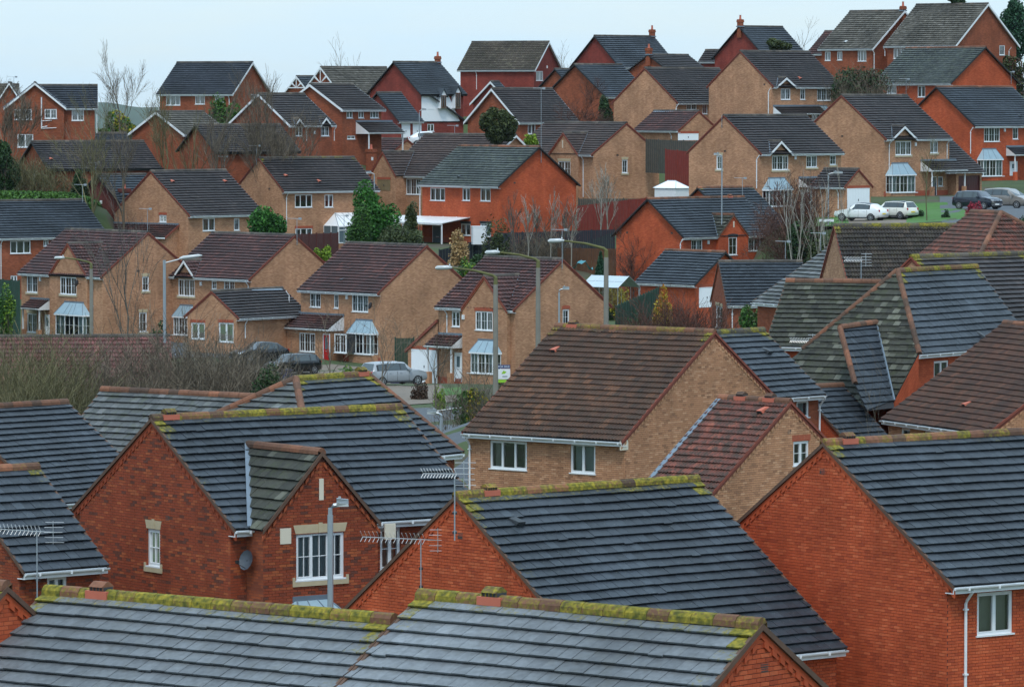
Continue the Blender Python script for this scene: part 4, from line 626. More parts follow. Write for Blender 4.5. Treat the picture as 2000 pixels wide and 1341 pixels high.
['bare',['rightmost birch of the row beside the black fence',[4.836,396.0,5.977],5.282,'tw_pale'],{'spread':0.22,'seed':25,'depth':3,'rad':0.07,'trunk':0.6,'minr':0.013}],
['bare',['left of the twin birches beside the red fence',[7.3,408.0,7.22],6.134,'tw_pale'],{'spread':0.25,'seed':30,'depth':3,'rad':0.07,'trunk':0.6,'minr':0.013}],
['bare',['right of the twin birches beside the red fence',[8.03,408.0,7.465],6.104,'tw_pale'],{'spread':0.25,'seed':31,'depth':3,'rad':0.07,'trunk':0.6,'minr':0.013}],
['bare',['white stemmed birch clump below the street name plate',[21.514,350.0,3.6],11.251,'tw_pale'],{'spread':0.12,'seed':33,'depth':2,'rad':0.055,'trunk':0.65,'minr':0.012,'stems':3}],
['bare',['lone thin birch left of the white stemmed clump',[20.97,352.0,3.6],11.407,'tw_pale'],{'spread':0.12,'seed':34,'depth':2,'rad':0.05,'trunk':0.7,'minr':0.01}],
['bare',['young bare street tree in front of the white garage door',[-4.429,282.0,1.952],4.841,'tw_brown'],{'spread':0.38,'seed':35,'depth':3,'rad':0.055,'trunk':0.5,'minr':0.007}],
['bare',['young bare tree before the red door',[-11.012,296.0,2.1],5.286,'tw_brown'],{'spread':0.45,'seed':36,'depth':3,'rad':0.055,'trunk':0.45,'minr':0.007}],
['bare',['young bare tree before the bay window of the red door house',[-7.848,292.0,2.052],5.135,'tw_brown'],{'spread':0.5,'seed':37,'depth':3,'rad':0.05,'trunk':0.4,'minr':0.007}],
['bare',['tall bare sapling in front of the far left tan gable',[-21.002,262.0,2.131],11.12,'tw_grey'],{'spread':0.22,'seed':38,'depth':3,'rad':0.07,'trunk':0.55,'minr':0.009}],
['bare',['reddish bare tree against the orange gable left of the slate garage',[9.585,384.0,3.461],5.111,'tw_red'],{'spread':0.42,'seed':39,'depth':4,'rad':0.07,'trunk':0.25,'minr':0.012}],
['bare',['bare shrub in front of the low plain slate roof',[12.627,175.0,2.143],6.89,'tw_brown'],{'spread':0.5,'seed':40,'depth':3,'rad':0.03,'trunk':0.3,'minr':0.004}],
['bare',['bare tree on the skyline behind the brown roof at centre',[-18.862,548.0,15.317],9.687,'tw_brown'],{'spread':0.3,'seed':41,'depth':3,'minr':0.012}],
['bare',['bare tree on the skyline left of the tall grey roofs',[31.775,540.0,21.066],6.583,'tw_brown'],{'spread':0.4,'seed':42,'depth':3,'minr':0.01}],
['bare',['bare tree on the skyline right of the plain red house',[5.644,548.0,18.357],6.819,'tw_brown'],{'spread':0.4,'seed':43,'depth':3,'minr':0.01}],
['bare',['bare tree beside the small evergreen below the skyline',[6.55,458.0,12.689],7.455,'tw_red'],{'spread':0.5,'seed':44,'depth':4,'n':3,'minr':0.01}],
['bare',['young tree on the lawn of the pillared porch house',[32.939,386.0,10.382],5.766,'tw_green'],{'spread':0.3,'seed':45,'depth':3,'rad':0.06,'trunk':0.5,'minr':0.009}],
['bare',['bare shrub beside the cross gable orange house',[21.628,377.0,4.501],7.574,'tw_red'],{'spread':0.55,'seed':46,'depth':4,'n':3,'minr':0.012}],
['thicket',['tangled bare thicket filling the slope behind the near roofs at left',-16.416,236.0,5.472,7,6.002,430,'tw_brown'],{'seed':5,'minr':0.011}],
['thicket',['greener bare willow scrub at the left edge behind the near roofs',-22.95,228.0,2.524,6,6.831,300,'tw_green'],{'seed':6,'minr':0.01}],
['thicket',['second layer of bare scrub beside the parked black car',-15.14,252.0,3.454,5,4.668,150,'tw_grey'],{'seed':7,'minr':0.011}],
['thicket',['bare brown shrubs before the slate roofed red brick house',10.736,316.0,2.747,3,5.447,170,'tw_red'],{'seed':8,'minr':0.012}],
['thicket',['bare scrub on the bank in front of the dark tiled house',-40.591,416.0,4.048,4,3.517,170,'tw_green'],{'seed':9,'minr':0.013}],
['thicket',['bare scrub below the birches beside the black fence',2.211,400.0,2.842,1.5,2.771,70,'tw_brown'],{'seed':10,'minr':0.013}],
['thicket',['bare hedge beside the low brick wall at centre left',-1.796,262.0,2.071,2,4.246,60,'tw_brown'],{'seed':11,'minr':0.008}],
['thicket',['dark brambly scrub under the top right houses',33.23,466.0,2.767,2.0,7.048,60,'tw_brown'],{'seed':12,'minr':0.01}],
['thicket',['brown shrub bank below the bay window',22.096,380.0,1.9,3,4.379,120,'tw_red'],{'seed':13,'minr':0.012}],
['tuft',['grass','rough bright green grass bank above the slate roof at left',[[-43,403.5],[-35,403.5],[-34.5,411],[-44,411]],'lf_grass',0.5,0.3,5500,50]],
]
LAMPS = [
['led',[-4.422,118.0,10.171],0.447,0,'steel lamp post with flat pale head in front of the mottled red cross gable'],
['straight',[-17.875,250.0,11.77],1.842,0.05,'straight armed steel lamp post left of the white gabletted tan house'],
['concrete',[-25.969,300.0,9.935],-2.274,0,'slim curved arm lamp post in front of the far left tan house'],
['concrete',[-0.725,215.0,12.197],-2.671,0,'mossy concrete lamp post with curved arm beside the for sale board'],
['concrete',[1.192,222.0,12.692],-2.43,0,'concrete lamp post rising behind the big brown pantile ridge'],
['concrete',[4.165,215.0,13.398],-2.58,0,'tallest concrete lamp post,crossing the dark green fence'],
['small',[2.907,300.0,8.354],0.632,0,'short steel lamp post against the tan side wall with the small window'],
['small',[16.604,385.0,15.672],-0.648,0,'steel lamp post in front of the tan gable with narrow window'],
['small',[24.838,382.0,14.26],1.126,0,'steel lamp post left of the white hatchback'],
['led',[-2.911,200.0,7.128],-0.589,0,'lamp head peeping over the orange edged slate roof beside the road'],
['small',[-12.028,425.0,13.614],-0.716,0,'little lamp post in front of the timber boarded gable'],
['small',[-8.944,470.0,19.013],0.693,0,'thin lamp post in front of the white rendered house'],
['small',[-17.89,450.0,16.455],0.758,0,'low lamp post under the house with two little gablets'],
]
AERIALS = [
['yagi2',[-1.314,111.148,11.565],9.918,'tall bracketed aerial at the apex of the orange gable'],
['yagi3',[-2.241,119.238,9.31],7.857,'large fishbone aerial on a pole left of the orange gable wall'],
['yagi3',[-12.23,124.805,9.009],7.025,'fishbone aerial over the small slate roof at lower left'],
['yagi2',[12.795,210.04,9.72],8.39,'fishbone aerial at the foot of the mossy grey roof'],
['yagi2',[15.714,218.815,12.935],11.944,'double aerial above the orange ridge in front of the dark pantile roof'],
['yagi',[-16.126,364.767,11.219],9.145,'aerial at the gable peak above the plum roof with white gablet'],
['yagi',[3.267,316.646,11.677],9.009,'aerial above the plum roof ridge nearest the birches'],
['tall',[2.523,421.078,21.105],14.558,'very tall pole aerial on the orange brick house'],
['pole',[17.497,405.87,18.849],17.655,'plain pole on the tan gable peak behind the lamp post'],
['yagi',[20.466,477.177,20.751],19.349,'aerial in front of the windows above the plum garage'],
['yagi',[38.981,481.651,22.174],20.506,'small aerial before the orange house windows at top right'],
['yagi',[49.36,481.688,22.882],21.517,'aerial at the right edge by the orange gable'],
['yagi',[-34.981,396.241,13.213],11.67,'aerial at the right end of the blue slate roof'],
['yagi',[-35.191,411.463,14.812],12.779,'aerial on the dark red gable with the chimney'],
['yagi',[-29.972,399.965,11.171],8.645,'aerial standing before the tan gable left of the two vent roof'],
['yagi',[-22.23,423.556,16.129],14.348,'aerial at the gable peak of the conservatory house'],
['yagi',[-13.19,462.838,17.569],16.111,'aerial above the brick chimney in the centre'],
['yagi',[-5.244,445.242,17.755],15.931,'aerial on the brown tiled ridge left of the green streaked roof'],
['yagi',[-48.899,478.152,22.359],21.004,'aerial against the sky at the top left'],
['yagi',[-22.78,433.169,16.132],14.22,'aerial in front of the dark roof with black bargeboards'],
['yagi',[18.553,330.0,10.527],9.241,'fishbone aerial over the slate roof beside the dark shrubs'],
['yagi',[20.631,325.0,11.218],9.917,'flat aerial in front of the white birch stems'],
['yagi',[18.702,395.0,13.774],12.112,'small aerial before the tan gable with the steel lamp post'],
['yagi',[-12.428,360.0,11.561],9.287,'aerial beside the big round conifer'],
['yagi',[-25.125,425.0,15.178],13.524,'short aerial between the two slate striped gables'],
]
FENCES = [
['black stained fence below the white canopy',[-6.026,403.0],[0.0,408.0],7.583,8.975,1.9,'fenceblack'],
['black stained fence behind the row of birches',[-1.063,404.0],[8.548,406.0],8.956,9.2,1.9,'fenceblack'],
['orange brown fence behind the blue green spruce',[3.772,398.0],[9.266,400.0],7.904,7.759,3.2,'fencebrown'],
['red stained fence behind the twin birches',[5.658,420.0],[11.691,424.0],10.861,11.488,2.2,'fencered'],
['dark weathered fence by the plum roofed garage',[12.069,438.0],[16.357,432.0],16.457,16.324,2.0,'fencegrey'],
['bright red fence panels behind the tan gable',[13.569,430.0],[15.577,428.0],15.618,15.459,2.6,'fencered'],
['dark green fence sweeping down beside the side wall',[6.887,322.0],[10.544,350.0],6.346,6.487,3.2,'fencegreen'],
['dark green fence at the left edge behind the far left tan house',[-39.573,372.0],[-37.287,368.0],6.304,6.335,4.6,'fencegreen'],
['maroon fence between the tan houses below the conservatory',[-16.954,366.0],[-13.53,378.0],9.879,9.666,2.2,'fencemaroon'],
['tall green gate and fence beside the white garage',[-7.737,322.0],[-6.516,322.0],4.24,4.24,3.2,'fencegreen'],
['dark fence strip right of the green streaked roof house',[5.91,432.0],[11.911,432.0],11.237,11.237,1.0,'fencegrey'],
]
CARS = [
['white three door hatchback with black roof in front of the white garage',[27.854,388.0,10.374],2.583,4.1,1.73,1.44,'hatch',[0.75,0.77,0.76],[0.02,0.02,0.02],'parked_car'],
['small white car with dark roof beside the white hatchback',[30.624,390.0,10.486],2.443,3.75,1.68,1.42,'mini',[0.72,0.7,0.62],[0.015,0.015,0.018],'parked_car'],
['dark blue hatchback facing the camera in front of the maroon garage',[38.267,400.0,11.029],-0.733,4.0,1.72,1.5,'mini',[0.006,0.01,0.022],None,'parked_car'],
['grey brown people carrier parked at the right edge',[41.361,406.0,10.983],-0.663,4.55,1.82,1.66,'mpv',[0.2,0.18,0.16],None,'parked_car'],
['black hatchback parked in front of the red front door',[-15.251,338.0,0.931],3.875,4.0,1.7,1.45,'mini',[0.004,0.004,0.005],None,'parked_car'],
['silver hatchback beside the white garage door',[-7.574,307.0,2.004],0.628,4.3,1.8,1.5,'mini',[0.27,0.29,0.31],None,'parked_car'],
['dark car half hidden behind the bare thicket',[-17.914,344.0,1.463],3.752,4.1,1.7,1.45,'hatch',[0.006,0.006,0.008],None,'parked_car'],
['white car roof visible behind the brown tiled ridge',[-8.076,474.0,15.465],0.175,4.2,1.75,1.45,'hatch',[0.7,0.72,0.73],None,'parked_car'],
]
SALE = [-0.43,240.0,6.227]
GREENH = [7.12,352.0,4.999]
CONSV = [13.92,424.0,12.559]
WBOX = [-2.729,405.0,8.886]
TARP = [5.529,386.0,6.643]
PLATE = [24.431,378.0,10.542]
BINS = [
['wheelie_bin',[-7.643,318.0,1.203],'binblue','blue wheelie bin beside the green gate'],
['wheelie_bin',[-14.934,322.0,1.1],'binblue','blue wheelie bin behind the black hatchback'],
['plant_pot',[-10.78,308.0,1.981],'potblue','blue glazed pot right of the red front door'],
['plant_pot',[-9.44,312.0,1.781],'potblue','blue glazed pot under the bay window'],
]
plain('bayroof2', (0.26, 0.36, 0.41), 0.35, metal=0.1, var=0.15)
plain('dishgrey', (0.05, 0.06, 0.075), 0.4)
# ------------------------------------------------------------------ houses
OH = 0.3
PROF = dict(pantile='roll', pantile2='roll', pantilered='roll', pantiledark='roll', plum='roll', plumpan='roll', greenbrown='roll')
WALLCOL = dict(tan=('tan'), orange='orange', redmix='redmix', red='red', red2='red2', darkred='darkred')
def cut_poly(poly, wins):
    """(a,z) polygon minus rectangles -> list of polygons"""
    bm = bmesh.new(); vs = [bm.verts.new((a, 0, z)) for a, z in poly]; bm.faces.new(vs)
    for (a0, a1, z0, z1) in wins:
        for co, no in (((a0, 0, 0), (1, 0, 0)), ((a1, 0, 0), (1, 0, 0)), ((0, 0, z0), (0, 0, 1)), ((0, 0, z1), (0, 0, 1))):
            bmesh.ops.bisect_plane(bm, geom=bm.verts[:] + bm.edges[:] + bm.faces[:], plane_co=co, plane_no=no)
    out = []
    for f in bm.faces:
        c = f.calc_center_median()
        if any(a0 < c.x < a1 and z0 < c.z < z1 for a0, a1, z0, z1 in wins): continue
        out.append([(v.co.x, v.co.z) for v in f.verts])
    bm.free(); return out
def poly_span(P, z):
    xs = []
    for i in range(len(P)):
        a, b = P[i], P[(i + 1) % len(P)]
        if (a[1] - z) * (b[1] - z) <= 0 and abs(a[1] - b[1]) > 1e-9: xs.append(a[0] + (z - a[1]) / (b[1] - a[1]) * (b[0] - a[0]))
    return (min(xs), max(xs)) if len(xs) >= 2 else None
class House:
    def __init__(s, D, root=None):
        s.D = D; s.hx = D['L'] / 2; s.h = D['h']; s.r = D['r']; s.tp = s.r / s.h; s.ov = D['ov']; s.ev = D['ev']; s.eb = D['ev'] + 2.5; s.s = D['s']; s.near = s.s >= 50
        s.c = D['col']; s.wall_mat = 'wall_' + s.c; s.p = math.atan(s.tp)
        if root is None:
            s.root = thing('house' if D['kind'] == 'house' else D['kind'], D['label'], D['kind'], D['loc'], D['yaw'], group='brick houses of the estate' if D['kind'] == 'house' else 'garages of the estate'); s.fr = None
        else:
            s.root = root.root; s.fr = Matrix.Translation(root.fr_inv @ Vector(D['loc'])) @ Matrix.Rotation(D['yaw'] - root.D['yaw'], 4, 'Z')
        s.fr_inv = (Matrix.Translation(D['loc']) @ Matrix.Rotation(D['yaw'], 4, 'Z')).inverted()
        s.feats = D['f']; s.xgs = [f[1:] for f in s.feats if f[0] == 'xg']
        s.wallobj = None
    def put(s, g, name, **k): return g.build(name, s.root, frame=s.fr, **k)
    def fm(s, face, off=0.0):
        y0 = -(s.h - OH) - off; xe = s.hx - s.ov
        if face == 'F': return lambda a, d, z: (a, y0 - d, z)
        if face == 'L': return lambda a, d, z: (-xe - off - d, a, z)
        if face == 'R': return lambda a, d, z: (xe + off + d, a, z)
        if face == 'B': return lambda a, d, z: (a, s.h - OH + d, z)
    def wins_on(s, face, off=None):
        w = []
        for f in s.feats:
            if f[0] == 'w' and f[1] == face and (off is None or abs(f[8] - off) < 1e-3): w.append((f[2], f[3], f[4], f[5]))
        return w
    def wall_face(s, g, face, poly, wins, off=0.0, bricks=False, back=None):
        fm = s.fm(face, off)
        wins = [w for w in wins if w[2] > min(p[1] for p in poly) - .01]
        mat = ('mortar_' + s.c) if bricks else s.wall_mat
        for P in cut_poly(poly, wins): g.poly([fm(a, 0, z) for a, z in P], mat, uv=[(a + 7, z + 30) for a, z in P])
        for (a0, a1, z0, z1) in wins:
            for q in (((a0, z0), (a0, z1)), ((a1, z1), (a1, z0)), ((a0, z1), (a1, z1)), ((a1, z0), (a0, z0))):
                g.poly([fm(q[0][0], 0, q[0][1]), fm(q[1][0], 0, q[1][1]), fm(q[1][0], -0.14, q[1][1]), fm(q[0][0], -0.14, q[0][1])], s.wall_mat, uv=[(0, q[0][1] + 30), (.2, q[1][1] + 30), (.2, q[1][1] + 30), (0, q[0][1] + 30)])
        if bricks: s.brickwork.append((face, poly, wins, off))
    def lay_bricks(s, wallob):
        V, Q = brick_piece(); V = np.array(V); pc = Pieces('brick', wallob, 'brick_' + s.c, V, Q, single=True)
        for face, poly, wins, off in s.brickwork:
            fm = s.fm(face, off); th = {'F': 0, 'L': -math.pi / 2, 'R': math.pi / 2}[face]; sg = -1 if face == 'L' else 1
            ct, st = math.cos(th), math.sin(th)
            zt = max(p[1] for p in poly); zb = max(min(p[1] for p in poly), -4.2); row = int(zb / 0.075)
            while row * 0.075 < zt:
                z = row * 0.075; row += 1; sp = poly_span(poly, z + 0.035)
                if not sp: continue
                ivs = [list(sp)]
                for (a0, a1, z0, z1) in wins:
                    if z0 - 0.02 < z + 0.035 < z1 + 0.02:
                        n = []
                        for lo, hi in ivs:
                            if a1 <= lo or a0 >= hi: n.append([lo, hi]); continue
                            if a0 > lo: n.append([lo, a0])
                            if a1 < hi: n.append([a1, hi])
                        ivs = n
                for lo, hi in ivs:
                    k = math.floor((lo + 30) / 0.225 - (row % 2) * 0.5); x = k * 0.225 + (row % 2) * 0.1125 - 30
                    while x < hi:
                        b0, b1 = max(x, lo), min(x + 0.215, hi)
                        if b1 - b0 > 0.03:
                            a = b0 if sg > 0 else b1; P = fm(a, 0, z); M = np.eye(4); sc = (b1 - b0) / 0.215
                            M[:3, 0] = (ct * sc, st * sc, 0); M[:3, 1] = (-st, ct, 0); M[:3, 3] = P; dd = random.uniform(-0.003, 0.002); M[0, 3] += st * dd; M[1, 3] += -ct * dd
                            if sc > 0.97: pc.add(M)
                            else: pc.add_raw(V @ M[:3, :3].T + M[:3, 3])
                        x += 0.225
    def window(s, face, a0, a1, z0, z1, cols, style, off=0.0, d0=0.0, sides=True, name='window', mat='white'):
        fm0 = s.fm(face, off); fm = lambda a, d, z: fm0(a, d + d0, z)
        g = G(); B = lambda a, b, m=mat: g.box(a, b, m, fm); w = a1 - a0; t = 0.065 if w > 0.5 else 0.05
        fo, fi = -0.035, -0.10
        B((a0, fi, z0), (a1, fo, z0 + t)); B((a0, fi, z1 - t), (a1, fo, z1)); B((a0, fi, z0 + t), (a0 + t, fo, z1 - t)); B((a1 - t, fi, z0 + t), (a1, fo, z1 - t))
        cw = w / cols; geo = style[0] in 'gG'; panes = []
        for c in range(cols):
            x0 = a0 + c * cw + (t if c == 0 else t * .45); x1 = a0 + (c + 1) * cw - (t if c == cols - 1 else t * .45)
            if c > 0: B((x0 - t * .9, fi, z0 + t), (x0, fo + 0.004, z1 - t))
            if c != 1 or cols < 3:   # opening casement sash stands proud
                q = 0.022
                B((x0, fo - .05, z0 + t), (x1, fo + .008, z0 + t + q)); B((x0, fo - .05, z1 - t - q), (x1, fo + .008, z1 - t)); B((x0, fo - .05, z0 + t + q), (x0 + q, fo + .008, z1 - t - q)); B((x1 - q, fo - .05, z0 + t + q), (x1, fo + .008, z1 - t - q)); x0 += q; x1 -= q
            if geo:
                zm = (z0 + z1) / 2; b = 0.008
                B((x0, fo - .03, zm - b), (x1, fo - .004, zm + b))
                if style[0] == 'G' or x1 - x0 > 0.3: xm = (x0 + x1) / 2; B((xm - b, fo - .03, z0 + t), (xm + b, fo - .0045, z1 - t))
            panes.append((x0, x1))
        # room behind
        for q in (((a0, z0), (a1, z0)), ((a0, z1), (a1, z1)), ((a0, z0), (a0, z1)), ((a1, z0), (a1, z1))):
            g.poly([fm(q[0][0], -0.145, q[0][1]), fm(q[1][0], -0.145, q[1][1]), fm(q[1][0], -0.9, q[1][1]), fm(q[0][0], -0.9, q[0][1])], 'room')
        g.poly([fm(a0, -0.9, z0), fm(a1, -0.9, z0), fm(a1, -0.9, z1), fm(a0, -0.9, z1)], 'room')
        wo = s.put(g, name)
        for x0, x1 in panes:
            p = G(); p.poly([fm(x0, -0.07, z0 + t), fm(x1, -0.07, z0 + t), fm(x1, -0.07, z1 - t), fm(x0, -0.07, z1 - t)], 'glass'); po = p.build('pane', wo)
        # curtains
        k = random.random(); cm = random.choice(['netcurtain', 'creamcurtain', 'netcurtain'])
        spans = []
        if k < 0.5 or s.D['id'] == 'N3': spans = [(a0 + t, a1 - t)]
        elif k < 0.85: q = w * random.uniform(.14, .24); spans = [(a0 + t, a0 + t + q), (a1 - t - q, a1 - t)]
        zc0, zc1 = z0 + t, z1 - t
        if k < 0.15: zc0 = z0 + (z1 - z0) * 0.5
        for lo, hi in spans:
            c = G(); n = max(3, int((hi - lo) / 0.045)); pts = [(lo + (hi - lo) * i / n, -0.24 + (0.03 if i % 2 else -0.03)) for i in range(n + 1)]
            for i in range(n): c.poly([fm(pts[i][0], pts[i][1], zc0), fm(pts[i + 1][0], pts[i + 1][1], zc0), fm(pts[i + 1][0], pts[i + 1][1], zc1), fm(pts[i][0], pts[i][1], zc1)], cm)
            c.build('curtain', wo, smooth=True)
        q = G(); q.box((a0 - 0.04, -0.1, z0 - 0.035), (a1 + 0.04, 0.045, z0 + 0.004), mat, fm); q.build('sill', wo)
        hh = style[1] if len(style) > 1 else ''
        if hh == 's':
            q = G(); q.box((a0 - 0.12, -0.05, z0 - 0.16), (a1 + 0.12, 0.05, z0 - 0.04), 'stone', fm); q.box((a0 - 0.12, -0.05, z0 - 0.04), (a0 - 0.05, 0.045, z0 + 0.08), 'stone', fm); q.box((a1 + 0.05, -0.05, z0 - 0.04), (a1 + 0.12, 0.045, z0 + 0.08), 'stone', fm); q.build('stone_sill', wo)
            q = G(); P = [(a0 - 0.02, z1 + 0.01), (a1 + 0.02, z1 + 0.01), (a1 + 0.09, z1 + 0.24), (a0 - 0.09, z1 + 0.24)]
            q.hexa([fm(P[i][0], -0.05, P[i][1]) for i in range(4)] + [fm(P[i][0], 0.018, P[i][1]) for i in range(4)], 'stone')
            m = (a0 + a1) / 2; q.box((m - .06, -0.05, z1 + 0.012), (m + .06, 0.032, z1 + 0.275), 'stone', fm); q.build('lintel', wo)
        elif hh in 'bBdD' and hh:
            mt = 'redband' if hh in 'bB' else 'ventdark'; q = G(); n = max(4, int((a1 - a0 + .1) / 0.075)); ww = (a1 - a0 + .14) / n
            for i in range(n):
                x = a0 - .07 + i * ww; up = 0.05 * math.sin(math.pi * (i + .5) / n) if hh in 'BD' else 0
                q.box((x + .004, -0.03, z1 + 0.008 + up * .6), (x + ww - .004, 0.016, z1 + 0.22 + up), mt, fm)
            q.build('lintel', wo)
        return wo
    def door(s, face, a0, a1, z0, z1, colr, off=0.0, d0=0.0):
        fm0 = s.fm(face, off); fm = lambda a, d, z: fm0(a, d + d0, z); mat = {'white': 'whitedoor', 'red': 'reddoor', 'darkblue': 'darkblue', 'glass': 'glassdoor', 'timber': 'timber'}[colr]
        g = G(); t = .06; g.box((a0, -.03, z0), (a0 + t, .03, z1), 'white', fm); g.box((a1 - t, -.03, z0), (a1, .03, z1), 'white', fm); g.box((a0 + t, -.03, z1 - t), (a1 - t, .03, z1), 'white', fm)
        g.box((a0 + t, -.02, z0), (a1 - t, .012, z1 - t), mat, fm); o = s.put(g, 'door')
        w = a1 - a0; q = G(); zz = z0 + (z1 - z0) * .5; q.box((a0 + w * .3, .012, zz), (a1 - w * .3, .02, z1 - .25), 'glassdoor', fm); q.build('pane', o)
        q = G(); q.box((a0 + w * .18, .012, z0 + .2), (a1 - w * .18, .022, zz - .25), mat, fm); q.box((a0 + w * .35, .012, zz - .16), (a1 - w * .35, .026, zz - .11), 'aluminium', fm); q.build('panel', o)
    def gdoor(s, face, a0, a1, z0, z1, colr, off=0.0):
        fm = s.fm(face, off); mat = {'white': 'whitedoor', 'timber': 'timber', 'darkred': 'darkreddoor'}[colr]; g = G()
        g.box((a0 - .05, 0, z0), (a0, .035, z1 + .05), mat, fm); g.box((a1, 0, z0), (a1 + .05, .035, z1 + .05), mat, fm); g.box((a0, 0, z1), (a1, .035, z1 + .05), mat, fm)
        n = 8; w = (a1 - a0) / n
        for i in range(n): g.box((a0 + i * w + .006, 0, z0), (a0 + (i + 1) * w - .006, .022, z1), mat, fm)
        g.box((a0, 0, z0), (a1, .012, z1), mat, fm); o = s.put(g, 'garage_door')
        q = G(); m = (a0 + a1) / 2; q.box((m - .03, .022, (z0 + z1) / 2 - .08), (m + .03, .05, (z0 + z1) / 2 + .08), 'blackpaint', fm); q.build('handle', o)
        q = G(); nn = int((a1 - a0) / .075) + 2
        for i in range(nn): x = a0 - .1 + i * (a1 - a0 + .2) / nn; q.box((x + .004, -.02, z1 + .07), (x + (a1 - a0 + .2) / nn - .004, .015, z1 + .28), 'redband', fm)
        q.build('lintel', o)
    def gutter(s, x0, x1, y, z, mat='white'):
        g = G(); n = 6; pts = [(-0.062 * math.cos(math.pi * i / n), -0.062 * math.sin(math.pi * i / n)) for i in range(n + 1)]
        for i in range(n):
            (a, b), (c, d) = pts[i], pts[i + 1]; g.poly([(x0, y + a, z + b), (x1, y + a, z + b), (x1, y + c, z + d), (x0, y + c, z + d)], mat)
            g.poly([(x0, y + a * .85, z + b * .8), (x1, y + a * .85, z + b * .8), (x1, y + c * .85, z + d * .8), (x0, y + c * .85, z + d * .8)], mat)
        for x in (x0, x1):
            g.poly([(x, y + a, z + b) for a, b in pts], mat)
        k = x0 + .4
        while k < x1: g.box((k, y - .07, z - .075), (k + .05, y + .07, z - .005), mat); k += 1.0
        s.put(g, 'gutter')
    def build(s):
        D = s.D; hx, h, r, ev = s.hx, s.h, s.r, s.ev; xe = hx - s.ov; yf = -(h - OH); zo = OH * s.tp - 0.04
        s.brickwork = []; moss = D['moss']; rm = 'tile_' + D['roof']; hip = D['hip']; id = D['id']
        # ---- walls
        g = G(); nb = s.near and id not in ('N1', 'N10', 'N12', 'N9a')
        win = s.wins_on('F', 0.0); zf = zo
        if id not in ('N9a', 'R3b'):
            xwl = -xe if hip != 'L' else -(hx + h - OH); xwr = xe if hip != 'R' else hx + h - OH
            s.wall_face(g, 'F', [(xwl, -s.eb), (xwr, -s.eb), (xwr, zf), (xwl, zf)], win, bricks=nb)
            g.poly([s.fm('B')(a, 0, z) for a, z in [(-xe, -s.eb), (xe, -s.eb), (xe, zf), (-xe, zf)]], s.wall_mat, uv=[(-xe, -ev), (xe, -ev), (xe, zf), (-xe, zf)])
            yb = h - OH; top = zo + (h - OH) * s.tp - 0.02
            for face in 'LR':
                if hip == face: continue
                else: P = [(-yb, -s.eb), (yb, -s.eb), (yb, zo), (0, top), (-yb, zo)]
                vis = (D['yaw'] > 0) == (face == 'L')
                s.wall_face(g, face, P, s.wins_on(face), bricks=nb and vis)
        for (xc, hw, za, trim, pr) in s.xgs:
            bw = hw - (.2 if trim == 'white' else .05); zt = za - (.12 if trim == 'white' else .06); ze = zt - bw * za / hw
            off = pr if pr > 0 else 0.002; wn = [w for w in s.wins_on('F', pr)] if pr > 0 else []
            wn = [w for w in wn if xc - hw < w[0] < xc + hw]
            if pr > 0:
                zlow = -s.eb
                s.wall_face(g, 'F', [(xc - bw, zlow), (xc + bw, zlow), (xc + bw, ze), (xc, zt), (xc - bw, ze)], wn, off=off, bricks=nb)
                fm = s.fm('F', off)
                for x in (xc - bw, xc + bw): g.poly([fm(x, 0, zlow), fm(x, -pr - .01, zlow), fm(x, -pr - .01, ze), fm(x, 0, ze)], s.wall_mat, uv=[(0, zlow), (pr, zlow), (pr, ze), (0, ze)])
            else: s.wall_face(g, 'F', [(xc - bw, min(ze, -.05)), (xc + bw, min(ze, -.05)), (xc, zt)], [], off=off, bricks=nb)
        if s.root and g.ok():
            wo = s.put(g, 'wall'); s.wallobj = wo
            if s.brickwork: s.lay_bricks(wo)
        # plinth band
        if ev >= 5 and not s.near and s.s > 21:
            q = G(); q.box((-xe - .01, yf - .012, -ev), (xe + .01, yf + .05, -ev + .45), 'redband'); s.put(q, 'plinth')
        # ---- roof deck + tiles
        kind = PROF.get(D['roof'], 'flat'); ww = 0.30; ga = 0.32 if s.s >= 40 else 0.335
        A = (-hx, 0, r); Bp = (hx, 0, r); xl = -hx - (h if hip == 'L' else 0); xr = hx + (h if hip == 'R' else 0)
        g = G(); dz = -0.0
        g.poly([(xl, -h, dz), (xr, -h, dz), (hx, 0, r + dz), (-hx, 0, r + dz)], 'felt')
        g.poly([(xr, h, dz), (xl, h, dz), (-hx, 0, r + dz), (hx, 0, r + dz)], rm)
        g.poly([(xl, -h, dz - .06), (xr, -h, dz - .06), (hx, 0, r - .06), (-hx, 0, r - .06)], 'felt')
        if hip == 'L': g.poly([(xl, h, 0), (xl, -h, 0), (-hx, 0, r)], 'felt')
        if hip == 'R': g.poly([(xr, -h, 0), (xr, h, 0), (hx, 0, r)], 'felt')
        ro = s.put(g, 'roof'); SL = math.hypot(h, r); S = (0, h / SL, r / SL)
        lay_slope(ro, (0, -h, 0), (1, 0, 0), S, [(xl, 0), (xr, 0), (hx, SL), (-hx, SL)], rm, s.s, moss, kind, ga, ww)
        # thin strip of far slope tiles seen past the gable edge
        if hip == 'L': lay_slope(ro, (-hx, 0, r), (0, -1, 0), (h / SL, 0, r / SL), [(-h, -SL), (h, -SL), (0, 0)], 'tile_greyslate' if D['id'] == 'N9' else rm if D['id'] != 'R1' else 'tile_mossy', s.s, moss * .3, kind, ga, ww)
        if hip == 'R': lay_slope(ro, (hx, 0, r), (0, 1, 0), (-h / SL, 0, r / SL), [(-h, -SL), (h, -SL), (0, 0)], rm, s.s, moss * .3, kind, ga, ww)
        rmat = 'tile_ridge' if (s.near or s.c == 'orange' or hip or D['roof'] in ('mossy', 'pantile2')) else 'tile_ridgedark'
